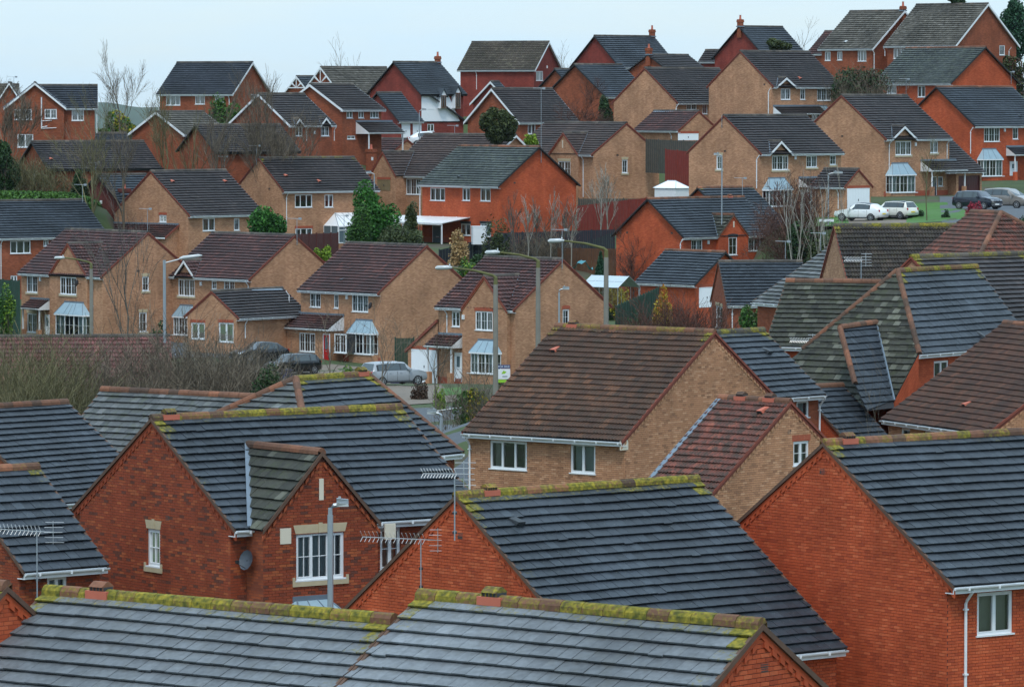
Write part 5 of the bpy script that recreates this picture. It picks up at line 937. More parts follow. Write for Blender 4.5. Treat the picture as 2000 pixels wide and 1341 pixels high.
        lay_line(ro, (-hx, 0, r + .045), (hx, 0, r + .045), s.s, rmat, moss * 1.25)
        N1 = Vector((0, -r / SL, h / SL))
        if hip: 
            sx = -1 if hip == 'L' else 1
            lay_line(ro, (sx * (hx + h), -h, .05), (sx * hx, 0, r + .06), s.s, 'tile_ridge', moss * .25, w=.12); lay_line(ro, (sx * (hx + h), h, .05), (sx * hx, 0, r + .06), s.s, 'tile_ridge', moss * .1, w=.12)
        # ---- verges
        vg = D['verge']
        for sx in (-1, 1):
            if (hip == 'L' and sx < 0) or (hip == 'R' and sx > 0): continue
            vis = (D['yaw'] > 0) == (sx < 0)
            for sy in (-1, 1):
                e = sx * hx; a = Vector((e, sy * h, 0)); b = Vector((e, 0, r)); 
                g = G()
                def bar(x0, x1, z0, z1, mat, tr=0.0, k0=0.0):
                    P = []
                    for zz in (z0, z1):
                        for (px, py) in ((x0, 0), (x1, 0), (x1, 1), (x0, 1)):
                            k = py; yy = a.y + (b.y - a.y) * k; zc = a.z + (b.z - a.z) * k; P.append((e + sx * px, yy, zc + zz))
                    g.hexa(P, mat)
                if vg in ('white', 'dark'):
                    m = 'white' if vg == 'white' else 'blackpaint'
                    if vg == 'white': bar(0.0, 0.025, -0.2, 0.03, m); bar(-0.26, 0.0, -0.07, -0.02, m)
                    else: bar(0.0, 0.025, -0.09, 0.04, m); bar(-0.26, 0.0, -0.07, -0.02, m)
                    s.put(g, 'bargeboard')
                elif vg == 'orange' and sy < 0: 
                    lay_line(ro, (e, -h, .05), (e, 0, r + .05), s.s, 'tile_ridge', moss * .2, w=.1)
                else:
                    m = 'vergered' if vg in ('red', 'none') and s.c == 'tan' else 'vergetile'
                    if vg != 'none' and s.c == 'tan': m = 'vergered'
                    bar(-0.05, 0.012, -0.05, 0.052, m)
                    if vis and vg in ('brick', 'red', 'tile'):
                        bar(-0.075, -0.035, -0.17, -0.055, 'vergered' if s.c == 'tan' else 'brick_' + s.c)
                        if s.near or s.s > 70:
                            nn = int(math.hypot(h, r) / 0.24)
                            for i in range(nn):
                                k0, k1 = i / nn, (i + .55) / nn; P = []
                                for zz in (-0.27, -0.175):
                                    for (px, k) in ((-0.075, k0), (-0.03, k0), (-0.03, k1), (-0.075, k1)): P.append((e + sx * px, a.y + (b.y - a.y) * k, (b.z) * k + zz))
                                g.hexa(P, 'brick_' + s.c)
                    s.put(g, 'verge')
        # ---- gutters and fascia
        segs = [(xl + .02, xr - .02)]
        for (xc, hw, za, trim, pr) in s.xgs:
            n = []
            for lo, hi in segs:
                if xc + hw <= lo or xc - hw >= hi: n.append((lo, hi)); continue
                if xc - hw - lo > .15: n.append((lo, xc - hw + .05))
                if hi - xc - hw > .15: n.append((xc + hw - .05, hi))
            segs = n
        gm = 'blackpaint' if (vg == 'dark' and id in ('T18', 'T19', 'T20', 'T7')) else 'white'
        for lo, hi in segs:
            s.gutter(lo, hi, -h - .045, -.02, gm)
            q = G(); q.box((lo, -h + .005, -.17), (hi, -h + .03, -.005), gm); q.box((lo, -h + .03, -.17), (hi, yf + .02, -.15), gm); s.put(q, 'fascia')
        # ---- cross gables
        for (xc, hw, za, trim, pr) in s.xgs:
            yfr = yf - (pr if pr > 0 else 0) - (.27 if trim == 'white' else .07); yv = -h + za / s.tp; ln = yv - yfr; SLx = math.hypot(hw, za)
            g = G()
            for sx in (-1, 1): g.poly([(xc + sx * hw, yfr, 0), (xc + sx * hw, -h, 0), (xc, yv, za), (xc, yfr, za)], 'felt')
            xo = s.put(g, 'roof')
            # left slope (towards -x) and right slope
            rmx = rm if id not in ('N3', 'M7') else 'tile_mossy'
            f0 = -h - yfr
            lay_slope(xo, (xc + hw, yfr, 0), (0, 1, 0), (-hw / SLx, 0, za / SLx), [(0, 0), (max(f0, .01), 0), (ln, SLx), (0, SLx)], rm, s.s, moss * .3, kind, ga, ww)
            lay_slope(xo, (xc - hw, yfr, 0), (0, -1, 0), (hw / SLx, 0, za / SLx), [(-max(f0, .01), 0), (0, 0), (0, SLx), (-ln, SLx)], rmx, s.s, moss * .3, kind, ga, ww)
            lay_line(xo, (xc, yfr, za + .04), (xc, yv, za + .04), s.s, rmat, moss * .8)
            for sx in (-1, 1):
                q = G(); P = []
                if trim == 'white': sp = ((0.0, .025, -.19, .02, 'white'),)
                elif trim == 'dark' or trim == 'tile': sp = ((0, .03, -.07, .055, 'vergetile'),)
                else: sp = ((0, .03, -.09, .055, 'vergered'),)
                for (d0, d1, z0, z1, mt) in sp:
                    P = []
                    for zz in (z0, z1):
                        for (dy, k) in ((d0, 0), (d1, 0), (d1, 1), (d0, 1)): P.append((xc + sx * hw * (1 - k), yfr - dy, za * k + zz))
                    q.hexa(P, mt)
                if trim != 'white' :
                    nn = int(SLx / .24)
                    for i in range(nn if s.near else 1):
                        k0, k1 = (i / nn, (i + .55) / nn) if s.near else (0, 1); P = []
                        z0, z1 = (-.26, -.16) if s.near else (-.2, -.1)
                        for zz in (z0, z1):
                            for (dy, k) in ((0, k0), (-.045, k0), (-.045, k1), (0, k1)): P.append((xc + sx * hw * (1 - k), yfr - dy + .01, za * k + zz))
                        q.hexa(P, 'redband' if trim == 'red' else 'brick_' + s.c)
                s.put(q, 'bargeboard' if trim == 'white' else 'verge')
            if trim == 'white': 
                q = G(); q.poly([(xc - hw, yfr + .02, 0), (xc - hw, yf, 0), (xc, yf, za - .03), (xc, yfr + .02, za - .03)], 'white'); q.poly([(xc + hw, yfr + .02, 0), (xc + hw, yf, 0), (xc, yf, za - .03), (xc, yfr + .02, za - .03)], 'white'); s.put(q, 'soffit')
            # valley flashings
            q = G()
            for sx in (-1, 1):
                a = Vector((xc + sx * hw, -h, .10)); b = Vector((xc, yv, za + .10)); w = Vector((.11 if s.near else .07, 0, 0)); q.poly([a - w, a + w, b + w, b - w], 'lead')
            s.put(q, 'valley_flashing')
        for f in s.feats: s.feature(f, ro)
        return s
    def feature(s, f, ro):
        t = f[0]; h, r, hx, tp, ev = s.h, s.r, s.hx, s.tp, s.ev; yf = -(h - OH); D = s.D
        if t == 'w': s.window(f[1], f[2], f[3], f[4], f[5], f[6], f[7], f[8])
        elif t == 'door': s.door(f[1], f[2], f[3], f[4], f[5], f[6], f[7])
        elif t == 'gdoor': s.gdoor(f[1], f[2], f[3], f[4], f[5], f[6], f[7])
        elif t == 'dp':
            fm = s.fm(f[1]); x = f[2]; z = f[3]; g = G(); b = lambda d, zz: fm(x, d, zz)
            g.tube([b(.32, -.06), b(.31, -.14), b(.09, -.38), b(.05, -.46), b(.05, max(z, -ev))], .038, 'white', 8)
            zz = -.6
            while zz > z: g.box((x - .06, 0, zz - .02), (x + .06, .1, zz + .02), 'white', fm); zz -= 1.6
            s.put(g, 'downpipe', smooth=False)
        elif t == 'vent':
            fm = s.fm(f[1]); g = G(); a, z = f[2], f[3]; g.box((a - .11, -.02, z - .075), (a + .11, .012, z + .075), 'vergetile', fm)
            for i in range(4): g.box((a - .09, .012, z - .06 + i * .035), (a + .09, .017, z - .045 + i * .035), 'ventdark', fm)
            s.put(g, 'air_brick')
        elif t == 'box':
            fm = s.fm(f[1], f[4]); g = G(); a, z = f[2], f[3]; g.box((a - .11, 0, z - .15), (a + .11, .07, z + .15), 'white', fm); g.box((a - .08, .07, z - .12), (a + .08, .09, z + .12), 'white', fm); s.put(g, 'alarm_box')
        elif t == 'dish':
            fm = s.fm(f[1], f[4]); g = G(); a, z = f[2], f[3]; R = .27; c = Vector(fm(a, .32, z)); n = (Vector(fm(a - 1.0, .28, z + .3)) - Vector(fm(a, 0, z))).normalized()
            u = n.cross(Vector((0, 0, 1))).normalized(); v = u.cross(n); rings = []
            for k in range(5):
                rr = R * k / 4; rings.append([tuple(c + (u * math.cos(q * .5236) * rr * .85 + v * math.sin(q * .5236) * rr) + n * (rr * rr * .9)) for q in range(12)])
            for k in range(4):
                for q in range(12): g.poly([rings[k][q], rings[k][(q + 1) % 12], rings[k + 1][(q + 1) % 12], rings[k + 1][q]], 'dishgrey')
            g.tube([fm(a, 0, z - .05), fm(a, .15, z - .05), c], .018, 'blackpaint', 5); g.tube([c - v * R * .8, c + n * .38 - v * .16], .01, 'blackpaint', 4); e = c + n * .38 - v * .12; g.box(tuple(e - Vector((.04, .04, .04))), tuple(e + Vector((.04, .04, .04))), 'blackpaint')
            s.put(g, 'satellite_dish')
        elif t == 'slit':
            fm = s.fm('F', s.xgs[0][4]); g = G(); g.box((f[1] - .07, -.02, f[2]), (f[1] + .07, .02, f[3]), 'cream', fm); s.put(g, 'stone_slit')
        elif t == 'corb':
            fm = s.fm('F', .0); a, z = f[1], f[2]; g = G()
            if D['id'] == 'N6': xe = hx - s.ov; P = [(-.32, -.28), (.02, -.28), (.02, .02), (-.32, .02)]; fr = s.fm('R'); g.box((yf - .32, -.02, -.30), (yf + .12, .03, .06), 'cream', fr)
            else: fr = s.fm('F', s.xgs[0][4] if s.xgs else 0); g.box((a - .17, -.02, z - .19), (a + .17, .03, z + .22), 'cream', fr)
            s.put(g, 'corbel_stone')
        elif t == 'rv':
            x, y, c = f[1:4]; z = r + y * tp; m = {'terra': 'terra', 'dark': 'ventdark', 'white': 'white'}[c]; g = G(); n = Vector((0, -math.sin(s.p), math.cos(s.p))); S = Vector((0, math.cos(s.p), math.sin(s.p))); o = Vector((x, y, z))
            w = .14; P = [o + Vector((-w, 0, 0)) - S * .2 + n * .05, o + Vector((w, 0, 0)) - S * .2 + n * .05, o + Vector((w, 0, 0)) + S * .2 + n * .02, o + Vector((-w, 0, 0)) + S * .2 + n * .02,
                          o + Vector((-w * .8, 0, 0)) - S * .22 + n * .2, o + Vector((w * .8, 0, 0)) - S * .22 + n * .2, o + Vector((w * .5, 0, 0)) + S * .2 + n * .06, o + Vector((-w * .5, 0, 0)) + S * .2 + n * .06]
            g.hexa(P, m); g.hexa([p - S * .012 - n * 0.0 if i in (0, 1, 4, 5) else p - S * .39 for i, p in enumerate([o + Vector((-w * .7, 0, 0)) - S * .21 + n * .06, o + Vector((w * .7, 0, 0)) - S * .21 + n * .06, o + Vector((w * .7, 0, 0)) + S * .19 + n * .06, o + Vector((-w * .7, 0, 0)) + S * .19 + n * .06, o + Vector((-w * .6, 0, 0)) - S * .215 + n * .17, o + Vector((w * .6, 0, 0)) - S * .215 + n * .17, o + Vector((w * .6, 0, 0)) + S * .19 + n * .17, o + Vector((-w * .6, 0, 0)) + S * .19 + n * .17])], 'ventdark')
            s.put(g, 'roof_vent')
        elif t == 'rv2':
            x = f[1]; g = G(); w = .16; g.box((x - .25, -.15, r - .02), (x + .25, .15, r + .12), 'terra')
            P = lambda y, z: [(x - w, -y, z), (x + w, -y, z), (x + w, y, z), (x - w, y, z)]
            g.hexa(P(.12, r + .12) + P(.12, r + .19), 'ventdark'); g.hexa(P(.16, r + .19) + [(x - w, -.03, r + .28), (x + w, -.03, r + .28), (x + w, .03, r + .28), (x - w, .03, r + .28)], 'tile_ridge'); 
            for k in range(5): g.box((x - w + k * .075, -.135, r + .12), (x - w + k * .075 + .018, .135, r + .19), 'tile_ridge')
            o = s.put(g, 'ridge_vent'); o['moss'] = .62 * D['moss'] if D['id'] != 'N1' else 0.3
        elif t == 'fl':
            a, b, w = Vector(f[1]), Vector(f[2]), f[3]; n = Vector((0, -math.sin(s.p), math.cos(s.p))); a = a + n * .09; b = b + n * .09; u = (b - a).cross(n).normalized() * w / 2; g = G()
            g.hexa([a - u - n * .02, a + u - n * .02, b + u - n * .02, b - u - n * .02, a - u, a + u, b + u, b - u], 'lead'); s.put(g, 'lead_flashing')
        elif t == 'bay':
            x0, x1, zt, z1, z0, off = f[1:7]; fm0 = s.fm('F', off); d = .45; w = x1 - x0; c = min(.38, w * .22); zb = -ev
            plan = [(x0 - .03, 0), (x0 + c * .75, d), (x1 - c * .75, d), (x1 + .03, 0)]
            g = G()
            for i in range(3):
                (a, da), (b, db) = plan[i], plan[i + 1]; L = math.hypot(b - a, db - da)
                g.poly([fm0(a, da, zb), fm0(b, db, zb), fm0(b, db, z0), fm0(a, da, z0)], s.wall_mat, uv=[(0, zb), (L, zb), (L, z0), (0, z0)])
            bo = s.put(g, 'bay_window')
            g = G()
            for i in range(3):
                (a, da), (b, db) = plan[i], plan[i + 1]; L = math.hypot(b - a, db - da); nx, nd = (b - a) / L, (db - da) / L; ox, od = -nd, nx
                F = lambda u, q, z, a=a, da=da, nx=nx, nd=nd, ox=ox, od=od: fm0(a + nx * u + ox * q, da + nd * u + od * q, z)
                tk = .06; g.box((0, -.05, z0), (L, .03, z0 + .07), 'white', F); g.box((0, -.05, z1 - .09), (L, .03, z1), 'white', F); nc = 1 if i != 1 else (2 if L < 1.3 else 3)
                for k in range(nc + 1): x = L * k / nc; g.box((max(0, x - tk * .6), -.05, z0 + .07), (min(L, x + tk * .6), .025, z1 - .09), 'white', F)
                zm = (z0 + z1) / 2
                for k in range(nc):
                    xm = L * (k + .5) / nc; g.box((L * k / nc + .03, -.02, zm - .008), (L * (k + 1) / nc - .03, .012, zm + .008), 'white', F); g.box((xm - .008, -.02, z0 + .07), (xm + .008, .0115, z1 - .09), 'white', F)
                    p = G(); p.poly([F(L * k / nc + .03, -.025, z0 + .07), F(L * (k + 1) / nc - .03, -.025, z0 + .07), F(L * (k + 1) / nc - .03, -.025, z1 - .09), F(L * k / nc + .03, -.025, z1 - .09)], 'glass'); p.build('pane', bo)
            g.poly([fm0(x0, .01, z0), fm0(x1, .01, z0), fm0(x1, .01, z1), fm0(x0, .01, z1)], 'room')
            g.box((x0 - .06, d - .03, z0 - .05), (x1 + .06, d + .07, z0 + .005), 'white', lambda a, b, c: fm0(a, b, c)); g.build('frame', bo)
            q = G()
            for lo, hi in ((x0 + .15, x0 + .15 + w * .25), (x1 - .15 - w * .25, x1 - .15)):
                n = 8
                for i in range(n): q.poly([fm0(lo + (hi - lo) * i / n, d - .2 + .03 * (i % 2), z0 + .05), fm0(lo + (hi - lo) * (i + 1) / n, d - .2 + .03 * ((i + 1) % 2), z0 + .05), fm0(lo + (hi - lo) * (i + 1) / n, d - .2 + .03 * ((i + 1) % 2), z1 - .05), fm0(lo + (hi - lo) * i / n, d - .2 + .03 * (i % 2), z1 - .05)], 'netcurtain')
            q.build('curtain', bo)
            # lead roof
            q = G(); e = .12; lo = [(x0 - e, 0), (x0 + c * .6 - e * .4, d + e), (x1 - c * .6 + e * .4, d + e), (x1 + e, 0)]; ins = w * .2; up = [(x0 + ins, 0), (x0 + ins + .05, .08), (x1 - ins - .05, .08), (x1 - ins, 0)]
            for i in range(3): q.poly([fm0(*lo[i], z1), fm0(*lo[i + 1], z1), fm0(*up[i + 1], zt), fm0(*up[i], zt)], 'bayroof2')
            q.poly([fm0(*p, zt) for p in up], 'bayroof2')
            for i in range(4):
                if i in (1, 2): q.tube([fm0(*lo[i], z1 + .01), fm0(*up[i], zt + .01)], .022, 'lead', 5)
            for k in (.33, .66):
                a = [lo[1][i] + (lo[2][i] - lo[1][i]) * k for i in (0, 1)]; b = [up[1][i] + (up[2][i] - up[1][i]) * k for i in (0, 1)]; q.tube([fm0(*a, z1 + .01), fm0(*b, zt + .01)], .018, 'lead', 5)
            q.box((up[0][0] - .05, 0, zt - .02), (up[3][0] + .05, .03, zt + .13), 'lead', fm0)
            for i in range(3):
                a, b = lo[i], lo[i + 1]; q.hexa([fm0(a[0], a[1], z1 - .1), fm0(b[0], b[1], z1 - .1), fm0(b[0], b[1] - .05, z1 - .1), fm0(a[0], a[1] - .05, z1 - .1), fm0(a[0], a[1], z1), fm0(b[0], b[1], z1), fm0(b[0], b[1] - .05, z1), fm0(a[0], a[1] - .05, z1)], 'white')
            q.build('roof', bo)
        elif t in ('porch', 'lean', 'canopy', 'leanL'):
            if t == 'leanL': s.lean_left(f); return
            x0, x1, zt, dep = f[1:5]; fm = s.fm('F'); sl = .62 if t != 'canopy' else .16; zb = zt - dep * sl; ybk = yf; yfr = yf - dep
            if t == 'canopy':
                g = G(); g.hexa([(x0, yfr, zb - .04), (x1, yfr, zb - .04), (x1, yf, zt - .04), (x0, yf, zt - .04), (x0, yfr, zb), (x1, yfr, zb), (x1, yf, zt), (x0, yf, zt)], 'white')
                for k in range(7): x = x0 + (x1 - x0) * k / 6; g.hexa([(x - .02, yfr, zb), (x + .02, yfr, zb), (x + .02, yf, zt), (x - .02, yf, zt), (x - .02, yfr, zb + .03), (x + .02, yfr, zb + .03), (x + .02, yf, zt + .03), (x - .02, yf, zt + .03)], 'white')
                g.box((x0, yfr - .05, zb - .14), (x1, yfr, zb + .02), 'white')
                for x in (x0 + .1, (x0 + x1) / 2, x1 - .1): g.box((x - .05, yfr, -ev), (x + .05, yfr + .1, zb - .05), 'white')
                s.put(g, 'canopy'); return
            g = G(); g.poly([(x0, yfr, zb), (x1, yfr, zb), (x1, ybk, zt), (x0, ybk, zt)], 'felt'); g.poly([(x0, yfr, zb - .1), (x1, yfr, zb - .1), (x1, ybk, zt - .1), (x0, ybk, zt - .1)], 'white')
            po = s.put(g, 'porch_roof'); SL = math.hypot(dep, zt - zb); lay_slope(po, (0, yfr, zb), (1, 0, 0), (0, dep / SL, (zt - zb) / SL), [(x0, 0), (x1, 0), (x1, SL), (x0, SL)], 'tile_' + D['roof'], s.s, 0, PROF.get(D['roof'], 'flat'))
            q = G()
            for x in (x0, x1 - .04): q.poly([(x, yfr, zb - .12), (x, yf, zb - .12), (x, yf, zt), (x, yfr, zb)], 'white'); q.poly([(x + .04, yfr, zb - .12), (x + .04, yf, zb - .12), (x + .04, yf, zt), (x + .04, yfr, zb)], 'white'); q.poly([(x, yfr, zb - .12), (x + .04, yfr, zb - .12), (x + .04, yf, zb - .12), (x, yf, zb - .12)], 'white')
            q.box((x0, yfr - .03, zb - .14), (x1, yfr, zb - .01), 'white'); q.build('cheek', po)
            q = G(); q.box((x0 - .03, yf - .09, zt - .03), (x1 + .03, yf - .003, zt + .15), 'lead'); q.build('lead_flashing', po)
            s.gutter(x0, x1, yfr - .09, zb - .03)
            if t == 'porch':
                for x in (x0 + .1, x1 - .2): q = G(); q.box((x, yfr + .1, -ev + .8), (x + .1, yfr + .2, zb - .1), 'white'); s.put(q, 'porch_post')
                for x in (x0 + .02, x1 - .42): q = G(); q.box((x, yfr + .03, -ev), (x + .38, yfr + .3, -ev + .8), 'brick_' + s.c); s.put(q, 'porch_wall')
            else:
                g = G(); wn = [(k[1], k[2], k[3], k[4]) for k in f[5]]; s2 = s.feats; fmm = s.fm('F', dep - .2)
                P = [(x0 + .15, -ev), (x1 - .1, -ev), (x1 - .1, zb - .1), (x0 + .15, zb - .1)]
                for Q in cut_poly(P, wn): g.poly([fmm(a, 0, z) for a, z in Q], s.wall_mat, uv=[(a + 7, z + 30) for a, z in Q])
                for x in (x0 + .15, x1 - .1): g.poly([fmm(x, 0, -ev), fmm(x, -dep + .2, -ev), fmm(x, -dep + .2, zt - .2), fmm(x, 0, zb - .1)], s.wall_mat, uv=[(0, -ev), (dep, -ev), (dep, zt), (0, zb)])
                s.put(g, 'porch_wall')
                for k in f[5]:
                    if k[0] == 'w': s.window('F', k[1], k[2], k[3], k[4], k[5], k[6], dep - .2)
                    else: s.door('F', k[1], k[2], k[3], k[4], k[5], dep - .2)
        elif t == 'ch':
            x, y, w, zt, c, n, z0 = f[1:8]; hw = w / 2; g = G(); m = 'wall_' + c; d = .28
            if D['id'] in ('L2', 'L10'): z0 = -ev
            def cb(x0, y0, za, x1, y1, zb): 
                for q in (((x0, y0), (x1, y0)), ((x1, y0), (x1, y1)), ((x1, y1), (x0, y1)), ((x0, y1), (x0, y0))):
                    L = math.dist(*q); g.poly([(*q[0], za), (*q[1], za), (*q[1], zb), (*q[0], zb)], m, uv=[(0, za), (L, za), (L, zb), (0, zb)])
                g.poly([(x0, y0, zb), (x1, y0, zb), (x1, y1, zb), (x0, y1, zb)], m, uv=[(0, 0), (1, 0), (1, 1), (0, 1)]); g.poly([(x0, y0, za), (x1, y0, za), (x1, y1, za), (x0, y1, za)], m, uv=[(0, 0), (1, 0), (1, 1), (0, 1)])
            cb(x - hw, y - d, z0, x + hw, y + d, zt - .32); cb(x - hw - .05, y - d - .05, zt - .32, x + hw + .05, y + d + .05, zt - .12); cb(x - hw - .02, y - d - .02, zt - .12, x + hw + .02, y + d + .02, zt)
            co = s.put(g, 'chimney'); q = G(); q.tube([(x, y, zt), (x, y, zt + .1), (x, y, zt + .42), (x, y, zt + .46)], [.15, .12, .10, .13], 'terra', 10); q.build('chimney_pot', co)
            q = G(); q.box((x - hw - .07, y - d - .07, max(s.r - abs(y) * tp - .05, z0)), (x + hw + .07, y + d + .07, max(s.r - abs(y) * tp + .07, z0 + .1)), 'lead'); q.build('lead_flashing', co)
        elif t == 'slope':
            mt, P = f[1], [Vector(p) for p in f[2]]; n = (P[1] - P[0]).cross(P[2] - P[0]).normalized()
            if n.z < 0: n = -n
            U = Vector((0, 0, 1)).cross(n).normalized(); S = n.cross(U).normalized(); O = P[0]; q = [((p - O).dot(U), (p - O).dot(S)) for p in P]
            O = O + n * (.03 if mt == 'mossy' else .06); g = G(); g.poly([O + U * a + S * b for a, b in q], 'felt'); xo = s.put(g, 'roof')
            lay_slope(xo, O, U, S, q, 'tile_' + mt, s.s, .1, 'flat')
            if mt == 'slate': W = [O + U * a + S * b + n * .06 for a, b in q]; lay_line(xo, W[0], W[1], s.s, 'tile_ridge', .2); lay_line(xo, W[5], W[0], s.s, 'tile_ridge', .3, w=.11); k = G(); k.tube([W[1], W[2]], .05, 'lead', 5); k.build('valley_flashing', xo)
            else:
                W = [O + U * a + S * b for a, b in q]; k = G(); k.poly([W[2] - Vector((0, 0, 0)), W[1], W[1] - Vector((0, 0, 3)), W[2] - Vector((0, 0, 3))], s.wall_mat, uv=[(0, 0), (3, 0), (3, -3), (0, -3)]); k.build('wall', xo)
        elif t == 'gar':
            xb, ze, dr = f[1:4]; xa = hx - s.ov - .1; ye = yf - 1.3; q_ = math.hypot(h, r); S = (0, h / q_, r / q_); SL = 4.8; x0 = xa - 2.2
            g = G(); g.poly([(x0, ye, ze), (xb, ye, ze), (xb, ye + S[1] * SL, ze + S[2] * SL), (xa, ye + S[1] * SL, ze + S[2] * SL), (xa, yf, ze + 1.3 * tp), (x0, yf, ze + 1.3 * tp)], 'felt'); xo = s.put(g, 'roof')
            lay_slope(xo, (0, ye, ze), (1, 0, 0), S, [(xa, 0), (xb, 0), (xb, SL), (xa, SL)], 'tile_' + D['roof'], s.s, 0)
            lay_slope(xo, (0, ye, ze), (1, 0, 0), S, [(x0, 0), (xa, 0), (xa, 1.3 / S[1]), (x0, 1.3 / S[1])], 'tile_' + D['roof'], s.s, 0)
            s.gutter(x0, xb, ye - .05, ze - .02); yw = ye + .35; k = G()
            for P in cut_poly([(dr[0] - .35, -ev), (xb - .1, -ev), (xb - .1, ze + .1), (dr[0] - .35, ze + .1)], [(dr[0], dr[1], -ev - .1, dr[3])]): k.poly([(a, yw, z) for a, z in P], s.wall_mat, uv=[(a + 9, z + 20) for a, z in P])
            k.poly([(xb - .1, yw, -ev), (xb - .1, yw + 6, -ev), (xb - .1, yw + 6, ze), (xb - .1, yw + 3, ze + 3 * tp), (xb - .1, yw, ze)], s.wall_mat, uv=[(0, 0), (6, 0), (6, 3), (3, 5), (0, 3)])
            k.poly([(dr[0] - .3, yw, -ev), (dr[0] - .3, yf + .1, -ev), (dr[0] - .3, yf + .1, ze), (dr[0] - .3, yw, ze)], s.wall_mat, uv=[(0, 0), (2, 0), (2, 3), (0, 3)]); s.put(k, 'wall')
            s.gdoor('F', dr[0], dr[1], -ev, dr[3], 'darkred', off=yf - yw - .15)
        elif t == 'lgar':
            (ax, az), (bx, bz), dr = f[1:4]; fm = s.fm('F', .1); k = G(); P = [(bx, -ev), (ax, -ev), (ax, az), (bx, bz)]
            k.poly([fm(a, 0, z) for a, z in P], s.wall_mat, uv=[(a, z) for a, z in P]); k.poly([fm(bx, 0, -ev), fm(bx, -5, -ev), fm(bx, -5, bz), fm(bx, 0, bz)], s.wall_mat, uv=[(0, -ev), (5, -ev), (5, bz), (0, bz)])
            s.put(k, 'wall'); k = G(); k.poly([fm(bx - .2, .1, bz - .1), fm(ax, .1, az), fm(ax, -5, az), fm(bx - .2, -5, bz - .1)], 'felt'); xo = s.put(k, 'roof')
            k = G(); k.hexa([fm(bx - .2, 0, bz - .22), fm(ax, 0, az - .12), fm(ax, .12, az - .12), fm(bx - .2, .12, bz - .22), fm(bx - .2, 0, bz - .02), fm(ax, 0, az + .08), fm(ax, .12, az + .08), fm(bx - .2, .12, bz - .02)], 'vergered'); k.build('verge', xo)
            O = Vector(fm(bx - .2, .1, bz - .1)); E = Vector(fm(ax, .1, az)); sl = (E - O); L = sl.length; lay_slope(xo, O, (0, -1, 0), sl / L, [(-5.1, 0), (0, 0), (0, L), (-5.1, L)], 'tile_' + D['roof'], s.s, 0, 'roll')
            s.gdoor('F', dr[0], dr[1], max(dr[2], -ev), dr[3], 'white', off=.1)
        elif t == 'render':
            a0, a1, z0, z1 = f[1:5]; fm = s.fm('F', .02); g = G(); g.poly([fm(a0, 0, z0), fm(a1, 0, z0), fm(a1 - 1.6, 0, z1), fm(a0, 0, z1)], 'render'); g.box((a0 - .02, 0, z0 - .1), (a1, .04, z0), 'blackpaint', fm); s.put(g, 'rendered_panel')
            # catslide roof falling to the right
            sl = .95; x0 = a0 + 1.0; yw = yf - .06; g = G(); P0 = Vector((x0 - .1, yw - .3, z1 + .1)); P1 = Vector((a1 + 1.3, yw - .3, z0 - .35)); g.poly([P0, P1, P1 + Vector((0, 3.5, 0)), P0 + Vector((0, 3.5, 0))], 'felt'); xo = s.put(g, 'roof')
            d = (P0 - P1); L = d.length; lay_slope(xo, P1, (0, 1, 0), d / L, [(0, 0), (3.5, 0), (3.5, L), (0, L)], 'tile_' + D['roof'], s.s, 0)
            k = G(); k.hexa([P1 - Vector((0, .03, .12)), P0 - Vector((0, .03, .12)), P0 - Vector((0, 0, .12)), P1 - Vector((0, 0, .12)), P1 + Vector((0, -.03, .05)), P0 + Vector((0, -.03, .05)), P0 + Vector((0, 0, .05)), P1 + Vector((0, 0, .05))], 'blackpaint'); k.build('bargeboard', xo)
        elif t == 'dorm':
            x, z0, z1 = f[1:4]; w = .42; fm = s.fm('F', .5); g = G(); zt = z1
            g.poly([fm(x - w, 0, z0), fm(x + w, 0, z0), fm(x + w, 0, zt - .7), fm(x, 0, zt), fm(x - w, 0, zt - .7)], 'render')
            for sx in (-1, 1): g.poly([fm(x + sx * w, 0, z0), fm(x + sx * w, -2, z0), fm(x + sx * w, -2, zt - .7), fm(x + sx * w, 0, zt - .7)], 'render')
            for sx in (-1, 1): g.hexa([fm(x + sx * w * 1.3, .15, zt - .92), fm(x, .15, zt - .05), fm(x, -2, zt - .05), fm(x + sx * w * 1.3, -2, zt - .92), fm(x + sx * w * 1.3, .15, zt - .85), fm(x, .15, zt + .04), fm(x, -2, zt + .04), fm(x + sx * w * 1.3, -2, zt - .85)], 'tile_slate')
            s.put(g, 'dormer'); s.window('F', x - .33, x + .33, z0 + .1, zt - .72, 2, 'p', .5, d0=.11, mat='brownframe')
        elif t == 'soil':
            x, za, zb = f[1:4]; fm = s.fm('F', .5); g = G(); g.tube([fm(x, .07, za), fm(x, .07, zb)], .055, 'white', 8); g.tube([fm(x, .07, zb + .7), fm(x + .9, .07, zb + .75)], .03, 'white', 6); g.tube([fm(x, .07, zb + .15), fm(x + .5, .07, zb + .25)], .04, 'white', 6); g.tube([fm(x, .07, zb + .05), fm(x + 1.3, .07, zb + .1)], .03, 'white', 6); s.put(g, 'soil_pipe')
        elif t == 'truss':
            g = G(); fm = s.fm('L', s.ov - .02); z = r * .45; y = h * .5
            g.box((-.05, 0, z), (.05, .06, r - .1), 'white', fm); g.box((-y, 0, z), (y, .06, z + .12), 'white', fm)
            for sy in (-1, 1): g.hexa([fm(sy * .03, 0, z + .1), fm(sy * .12, 0, z + .1), fm(sy * h * .3, 0, r * .7 - .1), fm(sy * h * .25, 0, r * .72), fm(sy * .03, .05, z + .1), fm(sy * .12, .05, z + .1), fm(sy * h * .3, .05, r * .7 - .1), fm(sy * h * .25, .05, r * .72)], 'white')
            s.put(g, 'gable_truss')
        elif t == 'conserv':
            x0, x1, zt = f[1:4]; fm = s.fm('F'); d = 2.2; zb = zt - 1.1; g = G(); zf = -ev
